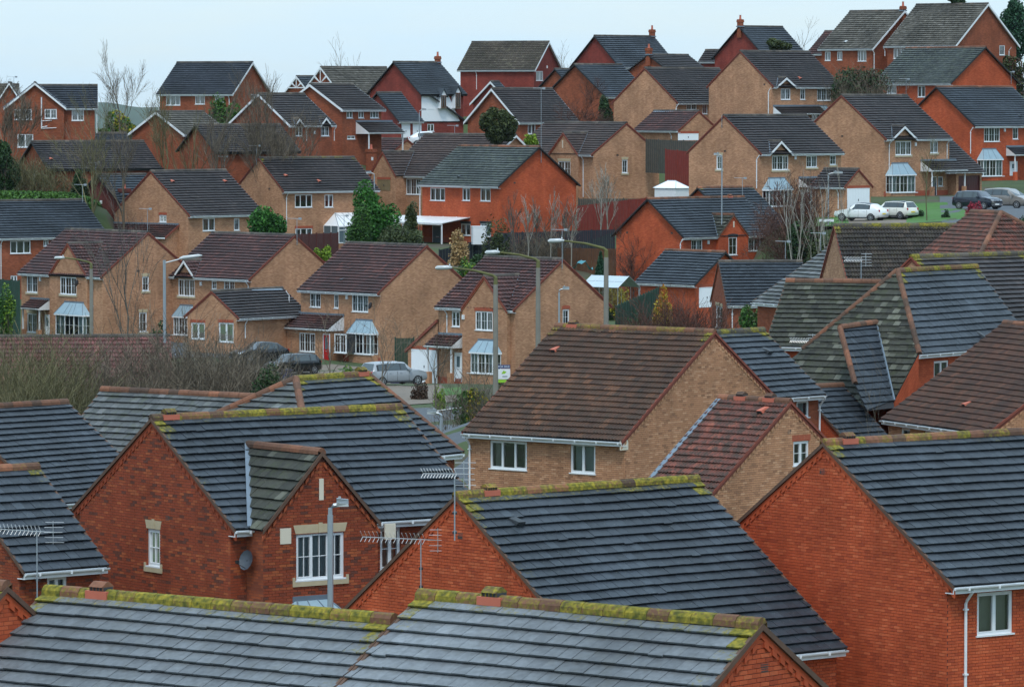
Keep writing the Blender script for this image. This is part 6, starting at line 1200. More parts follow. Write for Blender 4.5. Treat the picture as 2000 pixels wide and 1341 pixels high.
            g.box((x0, 0, zf), (x1, d, zf + .5), s.wall_mat, fm)
            n = 4
            for k in range(n + 1): x = x0 + (x1 - x0) * k / n; g.box((x - .04, d - .08, zf + .5), (x + .04, d, zb), 'white', fm)
            for zz in (zf + .5, (zf + .5 + zb) / 2 + .35, zb - .1): g.box((x0, d - .08, zz), (x1, d + .01, zz + .08), 'white', fm)
            for k in range(3): dd = d * k / 2; g.box((x0 - .01, dd - .04, zf + .5), (x0 + .06, dd + .04, zb), 'white', fm)
            o = s.put(g, 'conservatory'); q = G(); q.poly([fm(x0, d, zb), fm(x1, d, zb), fm(x1, 0, zt), fm(x0 + 1.2, 0, zt)], 'white'); q.poly([fm(x0, d, zb), fm(x0, 0, zb), fm(x0 + 1.2, 0, zt)], 'white')
            for k in range(6): x = x0 + (x1 - x0) * k / 5; q.tube([fm(x, d, zb + .01), fm(max(x, x0 + 1.2), 0, zt + .01)], .025, 'steel', 4)
            q.build('roof', o); q = G(); q.poly([fm(x0, d - .04, zf + .55), fm(x1, d - .04, zf + .55), fm(x1, d - .04, zb), fm(x0, d - .04, zb)], 'glassdoor'); q.poly([fm(x0 + .02, 0, zf + .55), fm(x0 + .02, d, zf + .55), fm(x0 + .02, d, zb), fm(x0 + .02, 0, zb)], 'glassdoor'); q.build('pane', o)
    def lean_left(s, f):
        a0, a1, zt, dep = f[1:5]; fm = s.fm('L'); zb = zt - dep * .62; g = G(); g.poly([fm(a0, dep, zb), fm(a1, dep, zb), fm(a1, 0, zt), fm(a0, 0, zt)], 'felt'); o = s.put(g, 'porch_roof')
        O = Vector(fm(0, dep, zb)); S = (Vector(fm(0, 0, zt)) - O); L = S.length; lay_slope(o, O, (0, -1, 0), S / L, [(-a1, 0), (-a0, 0), (-a0, L), (-a1, L)], 'tile_plum', s.s, 0, 'roll')
        q = G(); q.box((a0, 0, zt - .03), (a1, .1, zt + .14), 'lead', fm); q.build('lead_flashing', o); q = G(); q.box((a0, dep - .02, zb - .12), (a1, dep + .03, zb), 'white', fm)
        q.hexa([fm(a0 - .04, dep, zb - .14), fm(a0, dep, zb - .14), fm(a0, 0, zt - .1), fm(a0 - .04, 0, zt - .1), fm(a0 - .04, dep, zb + .05), fm(a0, dep, zb + .05), fm(a0, 0, zt + .08), fm(a0 - .04, 0, zt + .08)], 'vergered'); q.build('verge', o)
        q = G(); d2 = dep - .2
        for P in ([fm(a0 + .1, d2, -s.ev), fm(a1 - .1, d2, -s.ev), fm(a1 - .1, d2, zb), fm(a0 + .1, d2, zb)], [fm(a0 + .1, d2, -s.ev), fm(a0 + .1, 0, -s.ev), fm(a0 + .1, 0, zt), fm(a0 + .1, d2, zb)]): q.poly(P, s.wall_mat, uv=[(0, 0), (4, 0), (4, 2.5), (0, 2.5)])
        q.build('wall', o)
# ------------------------------------------------------------------ ground
def gz(x, y):
    P = GPN; d2 = (P[:, 0] - x) ** 2 + (P[:, 1] - y) ** 2; a = 1 / (d2 + 6) ** 3; return float((a * P[:, 2]).sum() / a.sum())
GPN = np.array(GP, float)
def ground_mat():
    m, nt, b, N, Lk = newmat('ground'); geo = N('ShaderNodeNewGeometry')
    n = N('ShaderNodeTexNoise'); n.inputs['Scale'].default_value = 0.25; n.inputs['Detail'].default_value = 8; Lk(geo.outputs['Position'], n.inputs['Vector'])
    r = ramp(N, [(0.35, (0.03, 0.05, 0.012)), (0.5, (0.045, 0.07, 0.018)), (0.6, (0.06, 0.055, 0.03)), (0.75, (0.05, 0.04, 0.03))]); Lk(n.outputs['Fac'], r.inputs['Fac']); Lk(r.outputs['Color'], b.inputs['Base Color']); b.inputs['Roughness'].default_value = 0.95
    MATS['ground'] = m
ground_mat()
plain('grass', (0.045, 0.13, 0.015), 0.9, var=0.35, scale=2); plain('asphalt', (0.07, 0.08, 0.09), 0.8, var=0.2, scale=1.5); plain('paving', (0.16, 0.13, 0.10), 0.9, var=0.25, scale=2)
plain('soil', (0.035, 0.022, 0.014), 0.95, var=0.3); plain('roadpaint', (0.6, 0.62, 0.6), 0.7)
def build_ground():
    xs = np.concatenate([np.linspace(-900, -80, 12)[:-1], np.linspace(-80, 80, 81), np.linspace(80, 900, 12)[1:]]); ys = np.concatenate([np.linspace(-60, 600, 166), np.array([620, 660, 720, 800, 950, 1200, 1600, 2200, 3200, 4500])])
    V = []
    for y in ys:
        for x in xs:
            z = gz(min(max(x, -110), 110), min(max(y, 20), 600))
            if y > 600: z -= min((y - 600) * 0.05, 25) 
            V.append((x, y, z))
    nx = len(xs); ny = len(ys); i = np.arange(nx - 1)[None] + (np.arange(ny - 1) * nx)[:, None]; i = i.ravel()
    o = np_mesh('ground', np.array(V), [np.stack([i, i + 1, i + nx + 1, i + nx], 1)], ['ground'], smooth=True); o['kind'] = 'structure'
build_ground()
def patch(name, mat, pts, dz, kind='structure', n=10):
    """sheet following the ground inside a quad given by 4 corners"""
    P = [Vector((p[0], p[1], 0)) for p in pts]; V = []
    for j in range(n + 1):
        for i in range(n + 1):
            u, v = i / n, j / n; q = P[0] * (1 - u) * (1 - v) + P[1] * u * (1 - v) + P[2] * u * v + P[3] * (1 - u) * v; V.append((q.x, q.y, gz(q.x, q.y) + dz))
    i = (np.arange(n)[None] + (np.arange(n) * (n + 1))[:, None]).ravel()
    o = np_mesh(name, np.array(V), [np.stack([i, i + 1, i + n + 2, i + n + 1], 1)], [mat], smooth=True); o['kind'] = kind; return o
for nm, mt, pts, dz in PATCHES: patch(nm, mt, pts, dz, n=14)
def hills():
    g = G(); P = []
    for k in range(121):
        x = -900 + k * 15; z = 17 + 5 * math.sin(k * .11 + .8) + 3 * math.sin(k * .37) + 1.2 * math.sin(k * 1.3); P.append((x, z))
    plain('farwoods', (0.05, 0.075, 0.05), 0.95, var=0.3, scale=0.02)
    for i in range(120):
        (x0, z0), (x1, z1) = P[i], P[i + 1]; g.poly([(x0, 6000, -60), (x1, 6000, -60), (x1, 6300, z1), (x0, 6300, z0)], 'farwoods'); g.poly([(x0, 6300, z0), (x1, 6300, z1), (x1, 6800, z1 - 40), (x0, 6800, z0 - 40)], 'farwoods')
    g.build('hills', kind='structure')
hills()
def haze():
    m = bpy.data.materials.new('haze_air'); m.use_nodes = True; nt = m.node_tree; nt.nodes.clear(); o = nt.nodes.new('ShaderNodeOutputMaterial'); v = nt.nodes.new('ShaderNodeVolumePrincipled')
    v.inputs['Color'].default_value = (0.80, 0.90, 1.0, 1); v.inputs['Density'].default_value = 0.00002; v.inputs['Anisotropy'].default_value = 0.2; nt.links.new(v.outputs[0], o.inputs['Volume'])
    g = G(); g.box((-1000, -80, -120), (1000, 7000, 50), m); g.mats = [m]; g.m = [0] * 6; h = g.build('haze', kind='stuff')
haze()
# ------------------------------------------------------------------ houses
BYID = {}
for D in HOUSES:
    if D['wing']: H_ = House(D, BYID[D['wing']])
    else: H_ = House(D)
    BYID[D['id']] = H_; H_.build()
# ------------------------------------------------------------------ vegetation
def leafmat(name, cols, rough=0.6):
    if name in MATS: return
    m, nt, b, N, Lk = newmat('leaf_' + name); a = N('ShaderNodeAttribute'); a.attribute_name = 'rnd'
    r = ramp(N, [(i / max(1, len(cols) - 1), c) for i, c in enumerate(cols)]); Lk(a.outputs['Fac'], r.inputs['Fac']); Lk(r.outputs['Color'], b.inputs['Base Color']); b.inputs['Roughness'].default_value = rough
    b.inputs['Specular IOR Level'].default_value = 0.25; MATS[name] = m
leafmat('lf_dark', [(0.010, 0.025, 0.009), (0.024, 0.056, 0.018), (0.05, 0.10, 0.03)]); leafmat('lf_conifer', [(0.010, 0.04, 0.007), (0.025, 0.11, 0.013), (0.06, 0.19, 0.025)])
leafmat('lf_green', [(0.015, 0.045, 0.010), (0.035, 0.10, 0.015), (0.08, 0.17, 0.03)]); leafmat('lf_lime', [(0.06, 0.12, 0.01), (0.16, 0.26, 0.02), (0.30, 0.40, 0.05)])
leafmat('lf_olive', [(0.018, 0.030, 0.010), (0.040, 0.058, 0.018), (0.08, 0.095, 0.03)]); leafmat('lf_yellow', [(0.08, 0.12, 0.01), (0.35, 0.30, 0.02), (0.55, 0.42, 0.03)])
leafmat('lf_fire', [(0.10, 0.16, 0.02), (0.45, 0.32, 0.02), (0.45, 0.08, 0.03)]); leafmat('lf_red', [(0.12, 0.01, 0.015), (0.28, 0.02, 0.04), (0.4, 0.05, 0.08)]); leafmat('lf_blue', [(0.012, 0.035, 0.022), (0.02, 0.07, 0.035), (0.05, 0.12, 0.06)])
leafmat('lf_grass', [(0.022, 0.055, 0.010), (0.045, 0.115, 0.015), (0.09, 0.19, 0.03)]); leafmat('lf_straw', [(0.20, 0.12, 0.05), (0.38, 0.25, 0.11), (0.5, 0.36, 0.18)]); leafmat('lf_russet', [(0.03, 0.018, 0.012), (0.06, 0.035, 0.022), (0.11, 0.06, 0.04)])
leafmat('tw_brown', [(0.055, 0.044, 0.032), (0.115, 0.092, 0.066), (0.22, 0.18, 0.13)], .9); leafmat('tw_green', [(0.055, 0.052, 0.025), (0.115, 0.105, 0.048), (0.20, 0.18, 0.10)], .9); leafmat('tw_red', [(0.045, 0.02, 0.016), (0.08, 0.038, 0.028), (0.13, 0.07, 0.05)], .9); leafmat('tw_pale', [(0.12, 0.11, 0.08), (0.24, 0.22, 0.18), (0.40, 0.38, 0.34)], .9); leafmat('tw_grey', [(0.05, 0.047, 0.04), (0.09, 0.085, 0.07), (0.15, 0.14, 0.12)], .9)
def leaves_np(C, size, r):
    """C centres (n,3): one bent leaf quad each"""
    n = len(C); a = r.normal(size=(n, 3)); a /= np.linalg.norm(a, axis=1)[:, None]; b = np.cross(a, r.normal(size=(n, 3))); b /= np.linalg.norm(b, axis=1)[:, None]; s = size * r.uniform(.6, 1.3, (n, 1))
    V = np.stack([C - a * s * .5, C + b * s * .32, C + a * s * .6, C - b * s * .32], 1).reshape(-1, 3); F = np.arange(4 * n).reshape(-1, 4); return V, F
def crown_pts(n, rx, ry, rz, r, lumps=14, shape='round'):
    if shape == 'cone':
        t = r.random(n) ** .62; z = (1 - t); ang = r.random(n) * 6.283; lay = 0.75 + .25 * np.abs(np.sin(z * 24)); rad = t * lay * (1 - .35 * r.random(n) ** 2); return np.stack([np.cos(ang) * rad * rx, np.sin(ang) * rad * ry, (z * 2 - 1) * rz - (rad * .12 * rz)], 1)
    L = r.normal(size=(lumps, 3)); L /= np.linalg.norm(L, axis=1)[:, None]; L *= r.uniform(.35, .78, (lumps, 1)); R = r.uniform(.28, .5, lumps); k = r.integers(0, lumps, n)
    d = r.normal(size=(n, 3)); d /= np.linalg.norm(d, axis=1)[:, None]; p = L[k] + d * (R[k] * (1 - .45 * r.random(n) ** 2))[:, None]
    return p * np.array([rx, ry, rz])
def bush(name, label, cat, loc, rx, rz, n, size, mat, group=None, shape='round', lumps=14, seed=0, stem=True, mat2=None):
    r = np.random.default_rng(seed + int(abs(loc[0]) * 37 + loc[1])); t = thing(name, label, cat, (loc[0], loc[1], loc[2]), group=group)
    C = crown_pts(n, rx, rx * .85, rz, r, lumps, shape); C[:, 2] = np.abs(C[:, 2]) * 2 if cat in ('bush', 'hedge') and rx > rz * .5 else C[:, 2] + rz; C[:, 2] = np.maximum(C[:, 2], .02)
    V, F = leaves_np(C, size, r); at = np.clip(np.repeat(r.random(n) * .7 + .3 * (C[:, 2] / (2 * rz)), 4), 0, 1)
    if mat2:
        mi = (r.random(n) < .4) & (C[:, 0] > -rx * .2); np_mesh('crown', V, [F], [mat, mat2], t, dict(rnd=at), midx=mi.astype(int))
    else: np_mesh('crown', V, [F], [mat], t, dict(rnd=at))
    if stem:
        g = G(); g.tube([(0, 0, -.3), (0, 0, rz * .9)], [.09 * rx + .04, .05], 'tw_brown', 6)
        for k in range(5): a = k * 1.3; g.tube([(0, 0, rz * .3), (math.cos(a) * rx * .5, math.sin(a) * rx * .5, rz * (1 + .1 * k))], [.04, .015], 'tw_brown', 4)
        g.build('trunk' if cat == 'tree' else 'stem', t)
    return t
def twigs_np(segs, r):
    """segs list of (p0,p1,r0,r1) -> 3 sided prisms"""
    A = np.array([s[0] for s in segs]); B = np.array([s[1] for s in segs]); r0 = np.array([s[2] for s in segs])[:, None]; r1 = np.array([s[3] for s in segs])[:, None]
    d = B - A; d /= np.linalg.norm(d, axis=1)[:, None] + 1e-9; up = np.tile([0.13, .31, .94], (len(A), 1)); u = np.cross(d, up); u /= np.linalg.norm(u, axis=1)[:, None] + 1e-9; w = np.cross(d, u); V = []
    for k in range(3):
        c, s_ = math.cos(k * 2.094), math.sin(k * 2.094); V.append(A + (u * c + w * s_) * r0)
    for k in range(3):
        c, s_ = math.cos(k * 2.094), math.sin(k * 2.094); V.append(B + (u * c + w * s_) * r1)
    V = np.stack(V, 1).reshape(-1, 3); i = np.arange(len(A))[:, None] * 6; F = np.concatenate([i + np.array([a, (a + 1) % 3, (a + 1) % 3 + 3, a + 3]) for a in range(3)]); return V, F
def grow(segs, p, d, L, rad, depth, r, spread, up=0.12, n=3):
    steps = 3; q = np.array(p, float); d = np.array(d, float)
    for k in range(steps):
        d = d + r.normal(size=3) * .13 + np.array([0, 0, up * .4]); d /= np.linalg.norm(d); q2 = q + d * L / steps; ra = rad * (1 - .5 * k / steps); rb = rad * (1 - .5 * (k + 1) / steps); segs.append((q.copy(), q2.copy(), ra, rb)); 
        if depth > 0:
            for j in range(n if k > 0 else max(1, n - 2)):
                a = r.normal(size=3); a -= a.dot(d) * d; a /= np.linalg.norm(a); e = d * (1 - spread) + a * spread + np.array([0, 0, up]); e /= np.linalg.norm(e); grow(segs, q2, e, L * r.uniform(.45, .68), rb * .55, depth - 1, r, spread, up, n)
        q = q2
def bare_tree(label, loc, h, mat='tw_brown', spread=.5, depth=3, rad=None, seed=1, group='bare winter trees', name='bare_tree', n=2, trunk=.45, minr=.006, stems=1):
    r = np.random.default_rng(seed); t = thing(name, label, 'tree', loc, group=group); segs = []; rad = rad or h * .012; th = h * trunk; tr = []
    for s_ in range(stems):
        a = s_ * 2.4; b = np.array([math.cos(a), math.sin(a), 0]) * (.0 if stems == 1 else .12 * h); top = np.array([b[0] * 1.6 + r.normal() * .02 * h, b[1] * 1.6, th]); p = np.array([b[0] * .2, b[1] * .2, -.3])
        mid = (p + top) / 2 + r.normal(size=3) * .012 * h; tr += [(p, mid, rad, rad * .85), (mid, top, rad * .85, rad * .7)]
        for k in range(5):
            q = mid + (top - mid) * (k / 4); e = np.array([r.normal(), r.normal(), 0]); e /= np.linalg.norm(e); e = e * spread + np.array([0, 0, 1 - spread * .6]); grow(segs, q, e / np.linalg.norm(e), (h - q[2]) * r.uniform(.42, .62), rad * .45, depth - 1, r, spread, .1, n)
        grow(segs, top, np.array([0, 0, 1.]), (h - th) * .8, rad * .6, depth - 1, r, spread * .8, .12, n)
    segs = [(a, b, max(c, minr), max(d, minr * .8)) for a, b, c, d in segs]
    V, F = twigs_np(tr, r); np_mesh('trunk', V, [F], [mat], t, dict(rnd=np.full(len(V), .6))); V, F = twigs_np(segs, r); np_mesh('crown', V, [F], [mat], t, dict(rnd=np.repeat(r.random(len(segs)), 6))); return t
def thicket(label, cx, cy, rx, ry, h, n, mat, seed=3, name='thicket', zb=None, leaf=None, minr=.012):
    r = np.random.default_rng(seed); segs = []; 
    for i in range(n):
        a, q = r.random() * 6.283, math.sqrt(r.random()); x, y = cx + math.cos(a) * q * rx, cy + math.sin(a) * q * ry; z = (gz(x, y) if zb is None else zb) - .2; hh = h * r.uniform(.6, 1.05) * (1 - .25 * q * q)
        d = np.array([r.normal() * .22, r.normal() * .22, 1]); grow(segs, (x, y, z), d / np.linalg.norm(d), hh * .72, .022, 2, r, .45, .14, 2)
    segs = [(a, b, max(c, minr), max(d, minr * .7)) for a, b, c, d in segs]; V, F = twigs_np(segs, r); at = np.repeat(r.random(len(segs)), 6)
    o = np_mesh(name, V, [F], [mat], None, dict(rnd=at), kind='stuff'); o['label'] = label
    return o
def tuft(name, label, pts, mat, h, w, n, seed):   # ground cover
    r = np.random.default_rng(seed); P = np.array(pts); u = r.random((n, 1)); v = r.random((n, 1)); C = P[0] * (1 - u) * (1 - v) + P[1] * u * (1 - v) + P[2] * u * v + P[3] * (1 - u) * v
    z = np.array([gz(x, y) for x, y in C[::max(1, n // 400)]]); C3 = np.zeros((n, 3)); C3[:, :2] = C; C3[:, 2] = np.repeat(z, max(1, n // 400))[:n] if len(z) * max(1, n // 400) >= n else 0
    C3[:, 2] = np.array([gz(x, y) for x, y in C]) if n < 6000 else C3[:, 2]
    C3[:, 2] += r.random(n) * h * .6; V, F = leaves_np(C3, w, r); o = np_mesh(name, V, [F], [mat], None, dict(rnd=np.repeat(r.random(n), 4)), kind='stuff'); o['label'] = label; return o
for a in VEG:
    k = a[0]
    if k == 'bush': bush(*a[1], **a[2])
    elif k == 'bare': bare_tree(*a[1], **a[2])
    elif k == 'thicket': thicket(*a[1], **a[2])
    elif k == 'tuft': tuft(*a[1])
# ------------------------------------------------------------------ street lamps
def lamp(kind, top, arm, yaw, label):
    x, y, z = top; zb = gz(x, y); t = thing('street_lamp', label, 'street lamp', (x, y, zb), yaw, group='street lamps'); H = z - zb
    if kind == 'concrete':
        g = G(); g.tube([(0, 0, -.3), (0, 0, H * .3), (0, 0, H - .35)], [.16, .13, .10], 'concrete', 8); g.build('column', t)
        g = G(); L = abs(arm); s = 1 if arm > 0 else -1; g.tube([(0, 0, H - .45), (0, 0, H - .05), (s * .12, 0, H + .05), (s * L * .35, 0, H + L * .10), (s * L * .75, 0, H + L * .15)], [.10, .09, .065, .05, .04], 'mossyconcrete', 8); g.build('arm', t)
        g = G(); n = 8; P = [(s * L * .72, H + L * .15), (s * L * .8, H + L * .15), (s * L * .97, H + L * .145), (s * L * 1.0, H + L * .14)]; g.tube([(px, 0, pz) for px, pz in P], [.05, .10, .09, .03], 'lens', 8); g.tube([(s * L * .76, 0, H + L * .15 + .1), (s * L * .76, 0, H + L * .15 + .2)], .035, 'aluminium', 6); o = g.build('lantern', t, smooth=True)
    elif kind == 'straight':
        g = G(); g.tube([(0, 0, -.3), (0, 0, H)], [.09, .075], 'steel', 8); g.build('column', t); s = 1 if arm > 0 else -1; L = abs(arm)
        g = G(); g.tube([(0, 0, H - .15), (s * L * .55, 0, H + L * .06)], .035, 'steel', 6); g.build('arm', t)
        g = G(); g.tube([(s * L * .42, 0, H + .08), (s * L * .52, 0, H + .12), (s * L * .95, 0, H + .22), (s * L * 1.05, 0, H + .23)], [.05, .10, .09, .04], 'lens', 8); g.build('lantern', t, smooth=True)
    else:   # short steel with small head
        g = G(); s = 1 if arm > 0 else -1; L = abs(arm); g.tube([(0, 0, -.3), (0, 0, H * .2), (0, 0, H - .25)] , [.07, .06, .05] if kind != 'led' else [.085, .08, .07], 'steel', 8); g.build('column', t)
        g = G(); g.tube([(0, 0, H - .25), (0, 0, H - .1), (s * L * .2, 0, H - .02), (s * L * .5, 0, H)], .04 if kind != 'led' else .06, 'steel', 6); g.build('arm', t)
        g = G(); w = .11 if kind != 'led' else .15; a, b = s * L * .35, s * L; z0 = H - .04
        P = [(a, -w * .7, z0), (b, -w * .6, z0), (b, w * .6, z0), (a, w * .7, z0), (a, -w, z0 + .10), (b * .98, -w * .6, z0 + .07), (b * .98, w * .6, z0 + .07), (a, w, z0 + .10)]; g.hexa(P, 'lens'); g.hexa([(q[0], q[1] * .6, q[2] + (.10 if i > 3 else .07)) for i, q in enumerate(P)], 'steel'); g.tube([(a + (b - a) * .25, 0, z0 + .15), (a + (b - a) * .25, 0, z0 + .24)], .035, 'aluminium', 6); g.build('lantern', t)
for a in LAMPS: lamp(*a)
# ------------------------------------------------------------------ TV aerials
def aerial(kind, top, zb, label, i):
    x, y, z = top; t = thing('tv_aerial', label, 'aerial', (x, y, zb), 0, group='television aerials'); H = z - zb
    g = G(); g.tube([(0, 0, 0), (0, 0, H - .12)], .018 if y < 200 else .022, 'steel', 6); g.box((-.05, .0, .15), (.05, .25, .2), 'blackpaint'); g.box((-.05, 0, .6), (.05, .25, .65), 'blackpaint'); g.build('mast', t)
    if kind == 'pole': return
    th = .009 if y < 200 else .014; L = {'yagi': .9, 'yagi2': .95, 'yagi3': 1.9, 'tall': .9}[kind]; sx = -1; ry = random.uniform(-.25, .25)
    g = G(); b0 = Vector((-sx * L * .25, 0, H - .12)); b1 = Vector((sx * L * .75, ry * L, H - .12 + (.10 if kind == 'yagi3' else .02))); g.tube([b0, b1], th * 1.2, 'aluminium', 5)
    n = {'yagi': 9, 'yagi2': 12, 'yagi3': 16, 'tall': 8}[kind]; dv = Vector((ry, -sx * 1, 0)).normalized(); hl = .16 if kind != 'yagi3' else .19
    for k in range(n):
        p = b0 + (b1 - b0) * (k / (n - 1) * .8 + .2)
        if kind in ('yagi2', 'yagi3'):
            for q in (-1, 1): g.tube([p, p + dv * q * hl * .3 + Vector((sx * .06, 0, hl * .75))], th * .5, 'aluminium', 4); g.tube([p, p + dv * q * hl * .3 + Vector((sx * .06, 0, -hl * .6))], th * .5, 'aluminium', 4)
        else: g.tube([p - dv * hl, p + dv * hl], th * .6, 'aluminium', 4)
    g.build('boom', t); g = G()
    if kind in ('yagi2', 'yagi3'):
        for k in range(5): zz = H - .12 + (k - 2) * .13; xx = -sx * L * .22 - abs(k - 2) * .02 * sx; g.tube([(xx - .24, -.0, zz), (xx + .24, .0, zz)], th * .6, 'aluminium', 4)
        g.tube([(-sx * L * .22, 0, H - .42), (-sx * L * .22, 0, H + .18)], th, 'aluminium', 4)
    else: g.hexa([(-sx * L * .25 + a, b, H - .12 + c) for c in (-.08, .08) for a, b in ((-.12, -.02), (.12, -.02), (.12, .02), (-.12, .02))], 'steel')
    g.build('reflector', t)
for i, a in enumerate(AERIALS): aerial(*a, i)
# ------------------------------------------------------------------ fences
plain('fenceblack', (0.010, 0.015, 0.024), 0.7, var=0.3); plain('fencered', (0.17, 0.02, 0.012), 0.8, var=0.3); plain('fencebrown', (0.10, 0.045, 0.02), 0.9, var=0.4); plain('fencegreen', (0.012, 0.045, 0.028), 0.8, var=0.3); plain('fencegrey', (0.06, 0.06, 0.05), 0.9, var=0.4); plain('fencemaroon', (0.07, 0.015, 0.012), 0.8, var=0.3)
def fence(label, p0, p1, zt0, zt1, h, mat):
    t = thing('fence', label, 'fence', (p0[0], p0[1], zt0 - h), group='garden fences'); d = Vector((p1[0] - p0[0], p1[1] - p0[1], 0)); L = d.length; u = d / L; nrm = Vector((-u.y, u.x, 0)); np_ = max(1, round(L / 1.8)); pw = L / np_
    for i in range(np_ + 1):
        g = G(); k = i / np_; z = (zt1 - zt0) * k; c = u * (pw * i); g.box((c.x - .05, c.y - .05, z - 1.0), (c.x + .05, c.y + .05, z + h + .08), mat); g.build('post', t)
    for i in range(np_):
        g = G(); nb = 12
        for j in range(nb):
            k = (i + j / nb) / np_; a = u * (pw * (i + j / nb + .004)); b = u * (pw * (i + (j + 1) / nb - .004)); z = (zt1 - zt0) * k; o = nrm * (.012 if j % 2 else -.004); e = nrm * .02
            g.hexa([a + o + Vector((0, 0, z - 1)), b + o + Vector((0, 0, z - 1)), b + o + e + Vector((0, 0, z - 1)), a + o + e + Vector((0, 0, z - 1)), a + o + Vector((0, 0, z + h)), b + o + Vector((0, 0, z + h)), b + o + e + Vector((0, 0, z + h)), a + o + e + Vector((0, 0, z + h))], mat)
        g.build('panel', t)
for a in FENCES: fence(*a)
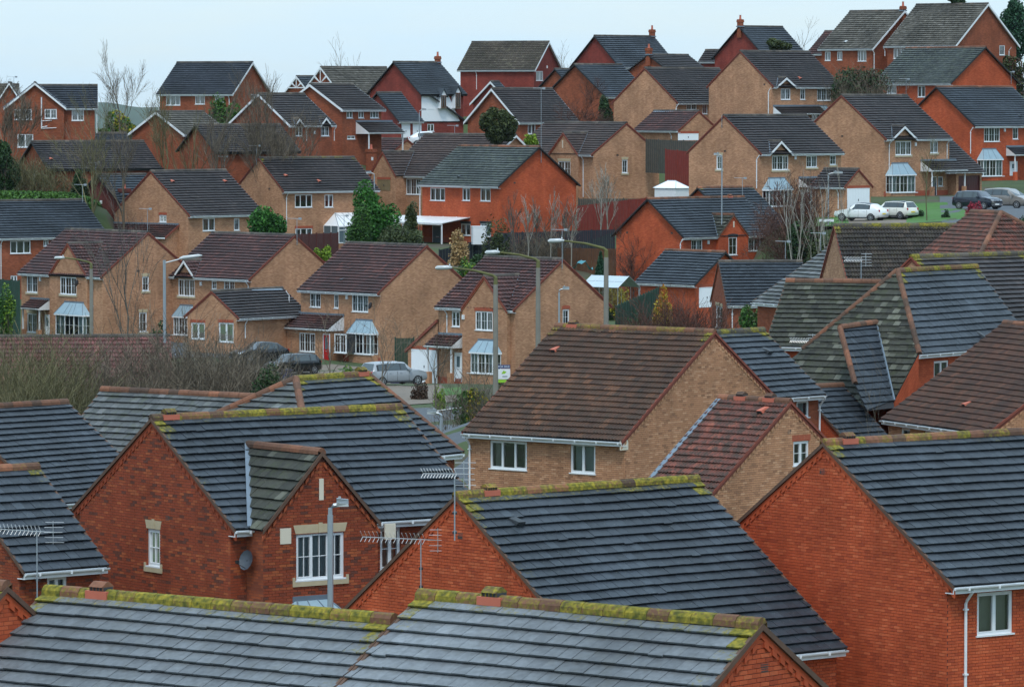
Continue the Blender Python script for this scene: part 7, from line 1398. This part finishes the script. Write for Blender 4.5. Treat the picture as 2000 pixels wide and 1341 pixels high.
# ------------------------------------------------------------------ cars
plain('tyre', (0.012, 0.012, 0.013), 0.8); plain('rim', (0.45, 0.46, 0.48), 0.3, metal=0.8); plain('trim', (0.015, 0.015, 0.017), 0.5); plain('lightglass', (0.75, 0.78, 0.8), 0.08); plain('taillight', (0.42, 0.01, 0.01), 0.2); plain('plateyellow', (0.70, 0.52, 0.04), 0.5); plain('platewhite', (0.75, 0.75, 0.72), 0.5); plain('carglass', (0.035, 0.05, 0.055), 0.05, spec=0.9)
def car(label, loc, yaw, L, W, Hh, prof, colr, roofc=None, name='parked_car'):
    plain('paint_' + name + str(colr), colr, 0.25, var=0.02, coat=0.6); pm = 'paint_' + name + str(colr); rc = pm
    if roofc: plain('paintroof' + str(roofc), roofc, 0.25, var=.02, coat=.5); rc = 'paintroof' + str(roofc)
    t = thing(name, label, 'car', loc, yaw, group='parked cars'); hl = L / 2; bb = Hh * .62   # belt
    # front at +x ; prof: fractions (x from front 0..1, roof height fraction)
    K = {'hatch': [(0, .42), (.03, .50), (.12, .585), (.27, .645), (.31, .665), (.45, .965), (.52, 1.0), (.66, .985), (.79, .93), (.93, .68), (.98, .62), (1, .45)],
         'mini': [(0, .45), (.03, .56), (.14, .64), (.25, .68), (.28, .70), (.38, .97), (.48, 1.0), (.75, 1.0), (.90, .96), (.965, .66), (.99, .56), (1, .42)],
         'mpv': [(0, .40), (.03, .47), (.10, .55), (.18, .60), (.22, .63), (.40, .95), (.52, 1.0), (.72, 1.0), (.90, .95), (.965, .68), (.99, .58), (1, .42)]}[prof]
    ring = []; gl = []
    for fx, fz in K:
        x = hl - fx * L; zt = fz * Hh; e = 1 - (max(0, .5 - fx * 4) ** 2) * .45 - (max(0, .4 - (1 - fx) * 4) ** 2) * .35; w = W / 2 * e; cab = max(0, (fz - .66) / .34); zb = min(zt - .02, bb) if cab > 0 else zt - .03
        lo = .20 + (.10 if fx < .04 or fx > .96 else 0); wt = w * (1 - .26 * cab)
        ring.append([(x, -w * .90, lo), (x, -w * .985, lo + .16), (x, -w, Hh * .44 if zt > Hh * .46 else zt * .8), (x, -w * .965, zb), (x, -wt * .97, zt - .05 * (1 if cab > 0 else .3)), (x, -wt * .80, zt), (x, 0, zt + .025), (x, wt * .80, zt), (x, wt * .97, zt - .05 * (1 if cab > 0 else .3)), (x, w * .965, zb), (x, w, Hh * .44 if zt > Hh * .46 else zt * .8), (x, w * .985, lo + .16), (x, w * .90, lo)])
    g = G(); n = len(ring[0]); V = [p for r_ in ring for p in r_]; k = len(K)
    g.v = [tuple(p) for p in V]
    for i in range(k - 1):
        for j in range(n - 1):
            g.f.append((i * n + j, i * n + j + 1, (i + 1) * n + j + 1, (i + 1) * n + j)); top = j in (4, 5, 6, 7) and 4 < i < k - 4; g.m.append(g.mi(rc if top else pm)); g.uv.append(None)
        g.f.append((i * n + n - 1, i * n, (i + 1) * n, (i + 1) * n + n - 1)); g.m.append(g.mi('trim')); g.uv.append(None)
    for i in (0, k - 1): g.f.append(tuple(i * n + j for j in range(n))); g.m.append(g.mi(pm)); g.uv.append(None)
    bo = g.build('body', t, smooth=True)
    def lerp(a, b, q): return Vector(a) * (1 - q) + Vector(b) * q
    def pane(nm, q4, off=.012):
        c = sum((Vector(p) for p in q4), Vector()) / 4; nn = (Vector(q4[1]) - Vector(q4[0])).cross(Vector(q4[3]) - Vector(q4[0])).normalized()
        if nn.dot(c - Vector((0, 0, Hh * .4))) < 0: nn = -nn
        p = G(); p.poly([Vector(v) + nn * off for v in q4], 'carglass'); p.build(nm, t)
    i0 = 4; R = ring
    pane('windscreen', [lerp(R[4][4], R[4][8], .06), lerp(R[4][4], R[4][8], .94), lerp(R[5][4], R[5][8], .92), lerp(R[5][4], R[5][8], .08)], .035)
    pane('rear_window', [lerp(R[8][4], R[8][8], .1), lerp(R[8][4], R[8][8], .9), lerp(R[9][4], R[9][8], .92), lerp(R[9][4], R[9][8], .08)], .04)
    for (a, b) in ((3, 4), (9, 8)):
        A0, B0, A1, B1 = R[5][a], R[5][b], R[8][a], R[8][b]; gg = G(); P = []
        for i in (5, 6, 7): gg.poly([Vector(lerp(R[i][a], R[i][b], .08)) + Vector((0, .006 if a == 9 else -.006, 0)), Vector(lerp(R[i + 1][a], R[i + 1][b], .08)) + Vector((0, .006 if a == 9 else -.006, 0)), Vector(lerp(R[i + 1][a], R[i + 1][b], .9)) + Vector((0, .006 if a == 9 else -.006, 0)), Vector(lerp(R[i][a], R[i][b], .9)) + Vector((0, .006 if a == 9 else -.006, 0))], 'trim')
        gg.build('window_trim', t)
        for (i, j, qa, qb) in ((5, 6, 0, .93), (6, 7, .03, .93), (7, 8, .0, .80)):
            A0, B0 = R[i][a], R[i][b]; A1, B1 = R[j][a], R[j][b]
            q = [lerp(lerp(A0, A1, qa), lerp(B0, B1, qa), .10), lerp(lerp(A0, A1, qb), lerp(B0, B1, qb), .10), lerp(lerp(A0, A1, qb), lerp(B0, B1, qb), .92), lerp(lerp(A0, A1, qa), lerp(B0, B1, qa), .92)]; pane('side_window', q)
        q = [lerp(R[4][a], R[5][a], .55), lerp(R[4][a], R[5][a], 1.0), lerp(lerp(R[4][a], R[5][a], 1.0), R[5][b], .9), lerp(lerp(R[4][a], R[5][a], .95), R[5][b], .55)]; pane('side_window', q)
    wr = .31 if Hh < 1.55 else .325
    for sx in (hl - L * .185, -hl + L * .185):
        for sy in (-1, 1):
            y0, y1 = sy * (W / 2 - .20), sy * (W / 2 + .005); g = G(); g.tube([(sx, y0, wr), (sx, y1, wr)], wr, 'tyre', 20); wo = g.build('wheel', t)
            g = G(); g.tube([(sx, y1 - sy * .03, wr), (sx, y1 + sy * .006, wr)], wr * .30, 'rim', 12)
            for q in range(7): a = q * .8976; g.hexa([(sx + math.cos(a + e) * rr, y1 + sy * yy, wr + math.sin(a + e) * rr) for yy in (0, .008) for rr, e in ((wr * .2, -.2), (wr * .68, -.11), (wr * .68, .11), (wr * .2, .2))], 'rim')
            for q in range(20): a = q * .31416; b = a + .31416; g.hexa([(sx + math.cos(c) * rr, y1 + sy * yy, wr + math.sin(c) * rr) for yy in (0, .008) for rr, c in ((wr * .62, a), (wr * .70, a), (wr * .70, b), (wr * .62, b))], 'rim')
            g.build('rim', wo)
            g = G(); g.tube([(sx, sy * (W / 2 - .12), wr + .03), (sx, sy * (W / 2 - .012), wr + .03)], wr + .055, 'trim', 20); g.build('wheel_arch', bo)
    for sy in (-1, 1):
        g = G(); y = sy * W * .36; g.hexa([(hl - .02 + a * .05 - b * .22, y + sy * (c * .13), Hh * .44 + d * .13) for d in (0, 1) for a, b, c in ((0, 0, -1), (0, .2, 1), (0, 1, 1), (0, .8, -1))], 'lightglass'); g.build('headlight', t)
        g = G(); g.box((-hl + .02, min(y + sy * .02, y + sy * .16), Hh * .50), (-hl + .16, max(y + sy * .02, y + sy * .17), Hh * .63), 'taillight'); g.build('tail_light', t)
        g = G(); c = Vector(R[4][3 if sy < 0 else 9]); g.box((c.x - .28, min(c.y, c.y + sy * .2), c.z - .0), (c.x - .16, max(c.y, c.y + sy * .2), c.z + .12), pm); g.build('door_mirror', t)
        g = G(); yy = sy * (W / 2 + .0005)
        for fx in (.34, .545, .73): x = hl - fx * L; g.box((x - .006, min(yy, yy - sy * .012), .30), (x + .006, max(yy, yy - sy * .012), bb - .02), 'trim')
        g.box((hl - L * .27, min(yy - sy * .03, yy), .22), (-hl + L * .27, max(yy - sy * .03, yy), .28), 'trim')
        for fx in (.50, .69): x = hl - fx * L; g.box((x, min(yy, yy + sy * .02), bb - .13), (x + .16, max(yy, yy + sy * .02), bb - .10), pm)
        g.build('door', t)
    g = G(); g.box((hl - .02, -.26, .36), (hl + .025, .26, .47), 'platewhite'); g.build('number_plate', t); g = G(); g.box((-hl - .025, -.26, .52), (-hl + .02, .26, .63), 'plateyellow'); g.build('number_plate', t)
    g = G(); g.box((hl - .03, -.5, .24), (hl + .012, .5, .34), 'trim'); g.box((hl - .04, -.35, Hh * .41), (hl + .010, .35, Hh * .45), 'trim'); g.build('grille', t)
for a in CARS: car(*a)
# ------------------------------------------------------------------ small things
def sale_board():
    t = thing('sale_sign', 'white for sale board with blue header beside the concrete lamp column', 'sign', SALE, 0.15); z0 = 0; H = gz(SALE[0], SALE[1]) - SALE[2]
    plain('signblue', (0.02, 0.05, 0.16), .5); plain('signgreen', (0.25, 0.5, 0.03), .5)
    g = G(); g.box((-.36, -.03, -3.2), (-.30, .03, .75), 'white'); g.build('post', t)
    g = G(); g.box((-.30, -.02, 0), (.34, .02, .50), 'white'); g.box((-.30, -.023, .53), (.34, .02, .70), 'signblue'); g.box((-.30, -.023, -.17), (.34, .02, -.03), 'signgreen'); g.build('board', t)
    g = G(); g.poly([(-.10, -.026, .26), (.06, -.026, .26), (.16, -.026, .36), (0, -.026, .42)], 'signgreen'); g.poly([(-.05, -.026, .1), (.2, -.026, .1), (.2, -.026, .16), (-.05, -.026, .16)], 'steel'); g.build('logo', t)
    c = bpy.data.curves.new('letters', 'FONT'); c.body = 'FOR SALE'; c.size = .135; c.align_x = 'CENTER'; c.align_y = 'CENTER'; c.extrude = .002; o = bpy.data.objects.new('letters', c); link(o); bpy.context.view_layer.update(); me = bpy.data.meshes.new_from_object(o.evaluated_get(bpy.context.evaluated_depsgraph_get())); bpy.data.objects.remove(o); o = bpy.data.objects.new('lettering', me); link(o, t); o.location = (.02, -.027, .615); o.rotation_euler = (math.pi / 2, 0, 0); me.materials.clear(); me.materials.append(MATS['white'])
sale_board()
def misc():
    # greenhouse
    x, y, z = GREENH; t = thing('greenhouse', 'small greenhouse with pale glazed roof beside the red brick garage', 'greenhouse', (x, y, z), -0.75); L, W, h, r = 3.6, 2.4, 1.5, .8
    plain('pale_glazing', (0.42, 0.50, 0.54), .2, var=.1); g = G()
    for i in range(5):
        for sy, a in ((-1, 0), (1, 0)): x0 = -L / 2 + i * L / 5
    n = 4
    for i in range(n):
        for sy in (-1, 1):
            for j in range(2):
                q = G(); x0, x1 = -L / 2 + i * L / n + .02, -L / 2 + (i + 1) * L / n - .02; k0, k1 = j / 2 + .01, (j + 1) / 2 - .01; q.poly([(x0, sy * W / 2 * (1 - k0), h + r * k0), (x1, sy * W / 2 * (1 - k0), h + r * k0), (x1, sy * W / 2 * (1 - k1), h + r * k1), (x0, sy * W / 2 * (1 - k1), h + r * k1)], 'pale_glazing'); q.build('pane', t)
    for sx in (-1, 1): g.tube([(sx * L / 2, -W / 2, 0), (sx * L / 2, -W / 2, h), (sx * L / 2, 0, h + r), (sx * L / 2, W / 2, h), (sx * L / 2, W / 2, 0)], .03, 'aluminium', 4)
    for i in range(n + 1):
        xx = -L / 2 + i * L / n
        for sy in (-1, 1): g.tube([(xx, sy * W / 2, 0), (xx, sy * W / 2, h), (xx, 0, h + r)], .02, 'aluminium', 4)
    for sy in (-1, 1): g.tube([(-L / 2, sy * W / 2, h), (L / 2, sy * W / 2, h)], .025, 'aluminium', 4)
    g.build('frame', t)
    for sy in (-1, 1): q = G(); q.poly([(-L / 2, sy * W / 2, 0), (L / 2, sy * W / 2, 0), (L / 2, sy * W / 2, h), (-L / 2, sy * W / 2, h)], 'glass'); q.build('side_pane', t)
    # white conservatory roof behind the tan gable
    x, y, z = CONSV; t = thing('conservatory', 'white roofed conservatory poking out left of the tan gable', 'conservatory', (x, y, z), -.75); g = G(); t.scale = (.55, .55, .55); g.box((-2.2, -1.6, -4.2), (2.2, 1.6, -.4), 'white'); g.build('wall', t); g = G()
    for q in range(4):
        c = [(-2.4, -1.8), (2.4, -1.8), (2.4, 1.8), (-2.4, 1.8)]; a, b = c[q], c[(q + 1) % 4]; p0 = (-.9, 0, .7); p1 = (.9, 0, .7); tp = [p1, p0] if q == 0 else [p1] if q == 1 else [p0, p1] if q == 2 else [p0]
        g.poly([(a[0], a[1], -.4), (b[0], b[1], -.4)] + tp, 'whitedoor')
    for p in ((-2.4, -1.8), (2.4, -1.8), (2.4, 1.8), (-2.4, 1.8)): g.tube([(p[0], p[1], -.38), (.9 if p[0] > 0 else -.9, 0, .72)], .04, 'steel', 4)
    g.tube([(-.9, 0, .74), (.9, 0, .74)], .06, 'white', 6); g.build('roof', t)
    x, y, z = WBOX; t = thing('storage_box', 'square white garden storage box behind the dark fence', 'box', (x, y, z), .2); g = G(); g.box((-.6, -.4, -.9), (.5, .4, .55), 'white'); g.build('body', t); g = G(); g.box((-.63, -.43, .55), (.53, .43, .62), 'whitedoor'); g.box((.5, -.4, -.9), (.62, .4, .5), 'steel'); g.build('lid', t)
    x, y, z = TARP; o = G(); plain('teal', (0.05, 0.22, 0.26), .6); g = G(); P = [(-.9 + i * .3, -.5 + j * .35, .15 * math.sin(i * 1.7 + j) + (.5 if 1 < i < 5 else 0)) for j in range(4) for i in range(7)]
    for j in range(3):
        for i in range(6): a = j * 7 + i; g.poly([P[a], P[a + 1], P[a + 8], P[a + 7]], 'teal')
    t = g.build('tarpaulin'); t.location = (x, y, z); t['label'] = 'teal tarpaulin cover in the garden left of the blue spruce'; t['category'] = 'tarpaulin'
    plain('binblue', (0.02, 0.02, 0.10), .5); plain('potblue', (0.05, 0.09, 0.13), .3)
    for (nm, p, m, lb) in BINS:
        x, y, z = p
        if nm == 'wheelie_bin':
            t = thing(nm, lb, 'bin', (x, y, z), .4, group='wheelie bins'); g = G(); g.hexa([(-.22, -.25, .08), (.22, -.25, .08), (.22, .25, .08), (-.22, .25, .08), (-.28, -.33, 1.0), (.28, -.33, 1.0), (.28, .33, 1.0), (-.28, .33, 1.0)], m); g.build('body', t); g = G(); g.box((-.30, -.36, 1.0), (.30, .36, 1.06), m); g.build('lid', t); g = G(); g.tube([(-.3, .3, .1), (.3, .3, .1)], .1, 'tyre', 10); g.build('wheel', t)
        else:
            t = thing(nm, lb, 'plant pot', (x, y, z), 0, group='blue glazed pots'); g = G(); g.tube([(0, 0, 0), (0, 0, .15), (0, 0, .45), (0, 0, .62), (0, 0, .68)], [.22, .34, .40, .33, .36], m, 14); g.build('body', t, smooth=True); g = G(); g.tube([(0, 0, .6), (0, 0, .66)], .3, 'soil', 12); g.build('soil', t)
misc()
def name_plate():
    x, y, z = PLATE; t = thing('street_name_sign', 'low white street name plate on the bank left of the white hatchback', 'sign', (x, y, z), 0.1); g = G(); g.box((-.58, -.02, 0), (.58, .02, .2), 'white'); g.build('plate', t)
    for k in (-.45, .45): g = G(); g.box((k - .03, .02, -.9), (k + .03, .07, .18), 'blackpaint'); g.build('post', t)
name_plate()
# ------------------------------------------------------------------ choose which laid pieces become objects
def finish_pieces():
    bpy.context.view_layer.update(); dg = bpy.context.evaluated_depsgraph_get(); wm = {}
    for p in PIECES:
        if p.parent.name not in wm: wm[p.parent.name] = np.array(p.parent.matrix_world)
    th = math.atan(475.5 / 9500.0); c, s = math.cos(th), math.sin(th); cm = np.array(CAM)
    groups = {}
    for pi, p in enumerate(PIECES):
        if not p.single or not p.M: continue
        rt = p.parent
        while rt.parent: rt = rt.parent
        W = wm[p.parent.name] @ np.array(p.M); ctr = p.V.mean(0); ctr = ctr + np.array([0, 0, .03]) if p.name != 'brick' else ctr + np.array([0, -.02, 0]); X = np.einsum('nij,j->ni', W[:, :3, :3], ctr) + W[:, :3, 3]
        R = X - cm; zc = R[:, 1] * c - R[:, 2] * s; yc = R[:, 1] * s + R[:, 2] * c; u = 1000 + 9500 * R[:, 0] / zc; v = 670.5 - 9500 * yc / zc; ok = (u > 4) & (u < 1996) & (v > 4) & (v < 1337)
        for i in np.nonzero(ok)[0]: groups.setdefault((rt.name, p.name), []).append((np.linalg.norm(R[i]), pi, int(i), X[i]))
    chosen = {}
    for key, lst in groups.items():
        lst.sort(key=lambda a: a[0]); n = 0
        for d, pi, i, x in lst:
            if n >= 290: break
            dirv = (Vector(x) - CAM); L = dirv.length; hit, loc, nn, ix, ob, mt = SC.ray_cast(dg, CAM, dirv.normalized(), distance=L + 1)
            if hit and (loc - CAM).length < L - 0.12: continue
            chosen.setdefault(pi, set()).add(i); n += 1
    for pi, p in enumerate(PIECES): p.finish(chosen.get(pi, set()))
finish_pieces()
